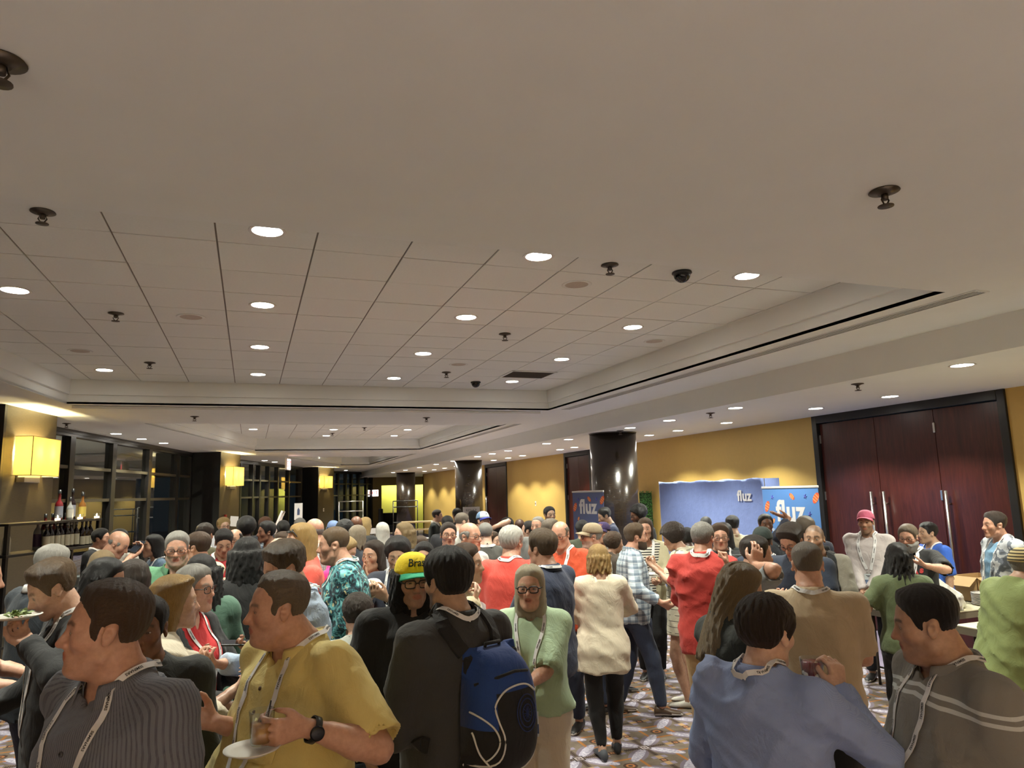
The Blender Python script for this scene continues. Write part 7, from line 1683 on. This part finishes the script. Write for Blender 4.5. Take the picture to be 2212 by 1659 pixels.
for k, (x, gm, h, rd) in enumerate(((1.03, M_RED, .36, .045), (1.14, M_AMB, .30, .042), (1.25, M_CLR, .27, .040), (1.40, M_WINE, .38, .042), (1.50, M_AMB, .33, .045), (1.60, M_CLR, .34, .034))): bottle(x, .12 + .07 * (k % 2), zt_, 'spirit bottle on the top shelf, %s from the left' % ORD[k], h, rd, gm, plain('spirit_label_%d' % (k % 3), ((.2, .22, .28), (.5, .38, .08), (.5, .5, .46))[k % 3], .5), .36, 'spirit bottles on the top shelf')
bottle(.28, .20, zb_, 'small cream carton bottle alone at the left of the lower shelf', .24, .04, M_LABW, M_LABW, .2)
for k, x in enumerate((.88, 1.32, 1.68)):
    o = empty('tea_light', SHELF(x, .03, zt_)); tag(o, 'glowing tea light in a glass on the bar shelf, %s from the left' % ORD[k], 'candle', 'tea lights')
    b = MB(); b.lathe([(.001, 0), (.036, 0), (.042, .03), (.036, .065), (.034, .065), (.040, .03), (.034, .004), (.001, .004)], 20, caps=False); b.obj('glass_holder', M_CUPGLASS, o)
    b = MB(); b.lathe([(.001, .005), (.030, .005), (.030, .028), (.001, .028)], 16, caps=False); b.obj('wax', emit('lit_wax', (1.0, .72, .45), 1.6), o)
    b = MB(); b.lathe([(.001, .030), (.007, .040), (.004, .055), (.0005, .064)], 10, caps=False); b.obj('flame', emit('flame', (1.0, .75, .4), 25), o)
for k in range(4):
    o = empty('crate', SHELF(1.02 + .01 * (k % 2), .17, .65 + k * .145)); tag(o, 'grey glass rack crate stacked under the bar shelf, %s from the bottom' % ORD[k], 'crate', 'stacked glass racks')
    b = MB(); mm_ = plain('grey_crate', (.22, .25, .25), .5, 10, .1); b.box((0, 0, 0), (.5, .012, .13)); b.box((0, .33, 0), (.5, .342, .13)); b.box((0, 0, 0), (.012, .342, .13)); b.box((.488, 0, 0), (.5, .342, .13)); b.box((0, 0, 0), (.5, .342, .008)); b.obj('walls', mm_, o)
    b = MB(); b.box((-.008, -.008, .11), (.508, .35, .128)); b.obj('rim', mm_, o)

# ------------------------------------------------------------------ signs, switches, things at the far end
M_EXITF = emit('exit_face', (1.0, .86, .84), .9); M_EXITR = emit('exit_red', (.9, .10, .08), .8)
def exit_sign(loc, rz, lab, w_=.62, h_=.40):
    r = empty('exit_sign', loc, rz); tag(r, lab, 'sign')
    b = MB(); b.box((-w_ / 2, -.0, -h_ / 2), (w_ / 2, .06, h_ / 2)); b.obj('housing', M_WHITE, r, bevel=.01)
    b = MB(); b.box((-w_ / 2 + .02, -.004, -h_ / 2 + .02), (w_ / 2 - .02, 0, h_ / 2 - .02)); b.obj('lit_face', M_EXITF, r)
    obj('lettering', text_mesh('lettering', 'EXIT', h_ * .66, M_EXITR, .001, 0, .006), r, (0, -.007, 0), (math.pi / 2, 0, 0)); return r
exit_sign((6.62, 41.38, 2.26), 0, 'lit red on white exit sign on the olive end wall')
Pe = on_r(624, 1003, 23.0); rr_ = exit_sign((Pe[0], Pe[1], Pe[2]), 1.3, 'lit exit sign hung from the soffit by the second pier', .5, .36); b = MB(); b.tube([(0, .03, .17), (0, .03, ZA - Pe[2])], .012, 8); b.obj('stem', M_WHITE, rr_)
P_, Q_ = [np.array(a) for a in PIERS[1]]; up_ = (Q_ - P_) / np.linalg.norm(Q_ - P_); a_ = math.atan2(up_[1], up_[0]); c_ = P_ + up_ * .42
r = empty('fire_alarm_pull', (c_[0], c_[1], 1.62), a_); tag(r, 'small red fire alarm pull on the second pier', 'alarm')
b = MB(); b.cbox((0, -.02, 0), (.12, .04, .16)); b.obj('housing', plain('alarm_red', (.45, .02, .015), .4), r, bevel=.006); b = MB(); b.cbox((0, -.045, -.02), (.08, .012, .03)); b.obj('handle', M_WHITE, r)
def switch(loc, rz, lab, name='wall_switch'):
    r = empty(name, loc, rz); tag(r, lab, 'switch'); b = MB(); b.cbox((0, -.004, 0), (.09, .008, .14)); b.obj('plate', M_WHITE, r, bevel=.003); b = MB(); b.cbox((0, -.012, 0), (.03, .012, .06)); b.obj('rocker', plain('switch_dark', (.1, .08, .05), .4), r, bevel=.002)
switch((XR - .001, 20.9, 1.72), -math.pi / 2, 'pale wall switch on the mustard wall left of the column'); switch((XR - .001, 29.6, 1.85), -math.pi / 2, 'pale thermostat on the far mustard wall')
P_, Q_ = [np.array(a) for a in PIERS[2]]; up_ = (Q_ - P_) / np.linalg.norm(Q_ - P_); c_ = P_ + up_ * .5; switch((c_[0], c_[1], 1.55), math.atan2(up_[1], up_[0]), 'small pale switch on the farthest pier')
def board(px_, py0, py1, dist, wpx, lab, tilt=0, txt=None, leg=True, face=0):
    T_ = on_r(px_, py0, dist); B_ = on_r(px_, py1, dist); hh = T_[2] - B_[2]; ww = wpx / FPX * dist; rz = math.atan2(-T_[1], -T_[0]) + math.pi / 2 + face
    r = empty('sign_stand', (T_[0], T_[1], 0), rz); tag(r, lab, 'sign')
    b = MB(); b.box((-ww / 2, -.008, B_[2]), (ww / 2, .008, T_[2])); b.obj('board', plain('white_board', (.62, .60, .58), .6, 5, .03), r, rot=(0, tilt, 0))
    if leg:
        b = MB(); b.tube([(0, .02, 0), (0, .02, B_[2] + .1)], .014, 8); b.obj('pole', M_FRAME, r); b = MB(); b.lathe([(.001, 0), (.17, 0), (.17, .012), (.02, .02)], 24); b.obj('foot', M_FRAME, r)
    if txt: obj('lettering', text_mesh('lettering', txt[0], hh * txt[1], plain('sign_ink', txt[2], .6), .0008), r, (0, -.0095, B_[2] + hh * txt[3]), (math.pi / 2, 0, 0))
    return r
b_ = board(645, 1087, 1123, 19.5, 16, 'white portrait poster on a stand between the far piers'); T_ = on_r(645, 1104, 19.4)
q = MB(); q.add([(-.03, 0, -.10), (.03, 0, -.10), (.035, 0, .02), (.0, 0, .09), (-.03, 0, .03)], [(0, 1, 2, 3, 4)]); q.obj('emblem', plain('poster_blue', (.05, .07, .14), .6), b_, (0, -.012, T_[2]))
board(489, 1115, 1137, 17.5, 15, 'plain pale notice on a stand in front of the second pier', .1)
board(1018, 1095, 1112, 14.5, 36, 'small white board with dark lettering on a stand by the middle column', 0, ('RESULT', .42, (.06, .07, .09), .55))
board(806, 1141, 1153, 17.0, 16, 'small pale card sign standing on the far buffet', 0, None, True)
T_ = on_r(612, 1104, 18.0); B_ = on_r(600, 1132, 18.0); r = empty('leaning_panel', (T_[0], T_[1], 0)); tag(r, 'thin pale panel edge leaning at the far windows', 'panel')
b = MB(); dx_ = np.array([B_[0] - T_[0], B_[1] - T_[1]]); k_ = T_[2] / max(T_[2] - B_[2], .01); b.tube([(0, 0, T_[2]), (dx_[0] * k_, dx_[1] * k_, .0)], .05, 4); b.obj('edge', plain('pale_edge', (.40, .33, .30), .6), r); b = MB(); b.box((-.02, -.3, T_[2] - .04), (.02, .3, T_[2])); b.obj('top_rail', M_STEEL, r)
# buffet with navy cloth
c0 = on_r(912, 1160, 14.6); r = empty('buffet_table', (c0[0], c0[1], 0), -.25); tag(r, 'buffet table under a dark navy cloth at the far end', 'table')
b = MB(); n = 60; v = []; hB = 1.02
for j, (z, s) in enumerate(((hB, 0), (hB - .02, .012), (.5, .03), (.0, .05))):
    for i in range(n):
        a = i / n * 4; sd = int(a); t_ = a - sd; x_, y_ = [(-1.1 + 2.2 * t_, -.38), (1.1, -.38 + .76 * t_), (1.1 - 2.2 * t_, .38), (-1.1, .38 - .76 * t_)][sd]; wv = s * math.sin(i * 2.1)
        v.append((x_ * (1 + .02 * j) + wv * .5, y_ * (1 + .04 * j) + wv, z))
b.add(v, [(j * n + i, j * n + (i + 1) % n, (j + 1) * n + (i + 1) % n, (j + 1) * n + i) for j in range(3) for i in range(n)], True); b.add([v[i] for i in range(n)], [tuple(range(n - 1, -1, -1))]); b.obj('tablecloth', fabric('plain', C(24, 24, 44)), r)
b = MB(); b.box((-1.1, -.38, hB - .03), (1.1, .38, hB - .004)); b.obj('tabletop', M_EDGE, r)
BT = lambda x, y, z=hB: (c0[0] + math.cos(-.25) * x - math.sin(-.25) * y, c0[1] + math.sin(-.25) * x + math.cos(-.25) * y, z + .002)
o = empty('ice_bucket', BT(.15, -.05)); tag(o, 'white ice bucket on the navy buffet cloth', 'bucket'); b = MB(); b.lathe([(.001, 0), (.11, 0), (.135, .20), (.14, .21), (.128, .21), (.105, .01), (.001, .01)], 28, caps=False); b.obj('bucket', M_CHINA, o); b = MB(); b.lathe([(.128, .20), (.145, .205), (.145, .22), (.128, .22)], 28); b.obj('rim', M_CHINA, o)
for k, x in enumerate((-.12, -.22)):
    o = empty('bottle', BT(x, .02)); tag(o, 'dark bottle beside the white ice bucket, %s one' % ('right', 'left')[k], 'bottle', 'buffet bottles'); b = MB(); b.lathe([(.001, 0), (.038, 0), (.038, .17), (.014, .22), (.013, .28)], 16); b.obj('bottle_glass', M_WINE, o); b = MB(); b.lathe([(.016, .275), (.016, .30), (.001, .30)], 12, caps=False); b.obj('bottle_cap', M_BLACK, o)
o = empty('tray', BT(-.55, 0)); tag(o, 'flat dark serving tray on the navy buffet', 'tray'); b = MB(); b.box((-.24, -.15, 0), (.24, .15, .012)); b.obj('tray_base', M_BLACK, o, bevel=.005); b = MB(); b.tube([(-.24, -.15, .015), (.24, -.15, .015), (.24, .15, .015), (-.24, .15, .015)], .007, 6, True); b.obj('tray_rim', M_BLACK, o)
c1 = on_r(926, 1125, 27.0); r = empty('console', (c1[0], c1[1], 0), -.2); tag(r, 'pale wooden console before the lime alcove', 'console')
M_PINE = plain('pale_wood', (.42, .30, .14), .5, 8, .1); zc_ = c1[2]; b = MB(); b.box((-1.0, -.3, zc_ - .05), (1.0, .3, zc_)); b.obj('top', M_PINE, r)
for x in (-.95, .95): b = MB(); b.box((x - .03, -.28, 0), (x + .03, .28, zc_ - .05)); b.obj('side', M_PINE, r)
b = MB(); b.box((-.9, -.26, zc_ - .32), (.92, .26, zc_ - .28)); b.obj('shelf_board', M_PINE, r)
def rack(px0, px1, pt, pb_, dist, lab, mat, rails):
    A_, B2 = on_r(px0, pt, dist), on_r(px1, pt, dist); cx = (A_ + B2) / 2; ww = float(np.linalg.norm(B2[:2] - A_[:2])); rz = math.atan2(B2[1] - A_[1], B2[0] - A_[0])
    r = empty('luggage_rack', (cx[0], cx[1], 0), rz); tag(r, lab, 'rack'); zt2 = cx[2]
    for x in (-ww / 2, ww / 2):
        for y in (0, .5): b = MB(); b.tube([(x, y, .1), (x, y, zt2)], .018, 8); b.obj('post', mat, r)
    for k in rails:
        z = zt2 * k; b = MB(); b.tube([(-ww / 2, 0, z), (ww / 2, 0, z), (ww / 2, .5, z), (-ww / 2, .5, z)], .018, 8, True); b.obj('rail', mat, r)
    b = MB(); b.box((-ww / 2 - .04, -.04, .1), (ww / 2 + .04, .54, .16)); b.obj('deck', M_FRAME, r)
    for x in (-ww / 2, ww / 2):
        for y in (0, .5): b = MB(); b.lathe([(.05, -.02), (.05, .02)], 16, M=Matrix.Translation((x, y, .05)) @ Matrix.Rotation(math.pi / 2, 4, 'Y')); b.obj('wheel', M_BLACK, r)
rack(732, 784, 1083, 1120, 29.0, 'steel luggage rack before the far corner window', M_STEEL, (1.0, .80, .3)); rack(849, 902, 1082, 1120, 31.5, 'black metal rack before the lime alcove', M_FRAME, (1.0, .86, .5))
r = empty('dark_settee', (7.6, 39.6, 0)); tag(r, 'dark upholstered settee in the lime alcove', 'sofa'); b = MB(); b.box((-.8, -.35, .12), (.8, .35, .5)); b.obj('seat', PL(C(16, 17, 22)), r, bevel=.04); b = MB(); b.box((-.8, .25, .5), (.8, .4, 1.15)); b.obj('backrest', PL(C(16, 17, 22)), r, bevel=.04); b = MB(); b.box((-.92, -.35, .1), (-.78, .4, 1.4)); b.obj('arm', PL(C(14, 15, 18)), r, bevel=.04)
for sx in (-.7, .7): b = MB(); b.box((sx - .03, -.3, 0), (sx + .03, .3, .12)); b.obj('leg', M_FRAME, r)
# a planted tree under the terrace lamp outside the first window
r = empty('terrace_tree', (-6.2, 17.6, -.08)); tag(r, 'leafy tree in the dark outside the first window', 'tree')
b = MB(); b.tube([(0, 0, 0), (.05, 0, 1.2), (-.05, .1, 2.2), (.1, 0, 3.0)], [.09, .07, .05, .03], 10); b.obj('trunk', plain('bark', (.06, .045, .03), .9, 20, .3), r)
rl = np.random.RandomState(4); v = []; f = []
for k in range(2600):
    dv = rl.normal(size=3); dv /= np.linalg.norm(dv); rad = rl.uniform(.35, 1.0) ** .5; c = np.array([0, 0, 2.7]) + dv * rad * np.array([1.1, 1.1, .95]); M = Matrix.Translation(c) @ Matrix.Rotation(rl.uniform(0, 6.3), 4, 'Z') @ Matrix.Rotation(rl.uniform(-1.2, 1.2), 4, 'X'); s = rl.uniform(.05, .09); b0 = len(v)
    v += [tuple(M @ Vector(q)) for q in ((0, -s, 0), (s * .45, 0, .01), (0, s, 0), (-s * .45, 0, .01))]; f.append((b0, b0 + 1, b0 + 2, b0 + 3))
tag(obj('leaves', mesh_from('leaves', v, f, plain('tree_leaf', (.06, .12, .03), .6, 4, .4)), r), kind='stuff')
l = bpy.data.lights.new('lamp', 'POINT'); l.energy = 12; l.color = (1, .9, .7); l.shadow_soft_size = .1
r = empty('terrace_lamp', (-5.0, 16.6, -.08)); tag(r, 'low terrace lamp post outside the first window', 'lamp'); b = MB(); b.tube([(0, 0, 0), (0, 0, .9)], .03, 8); b.obj('post', M_FRAME, r); b = MB(); b.lathe([(.001, .9), (.05, .9), (.05, 1.02), (.001, 1.03)], 16, caps=False); b.obj('lamp_head', emit('terrace_glow', (1, .9, .7), 3), r)
o = bpy.data.objects.new('bulb', l); o.location = (0, 0, 1.2); link(o); o.parent = r
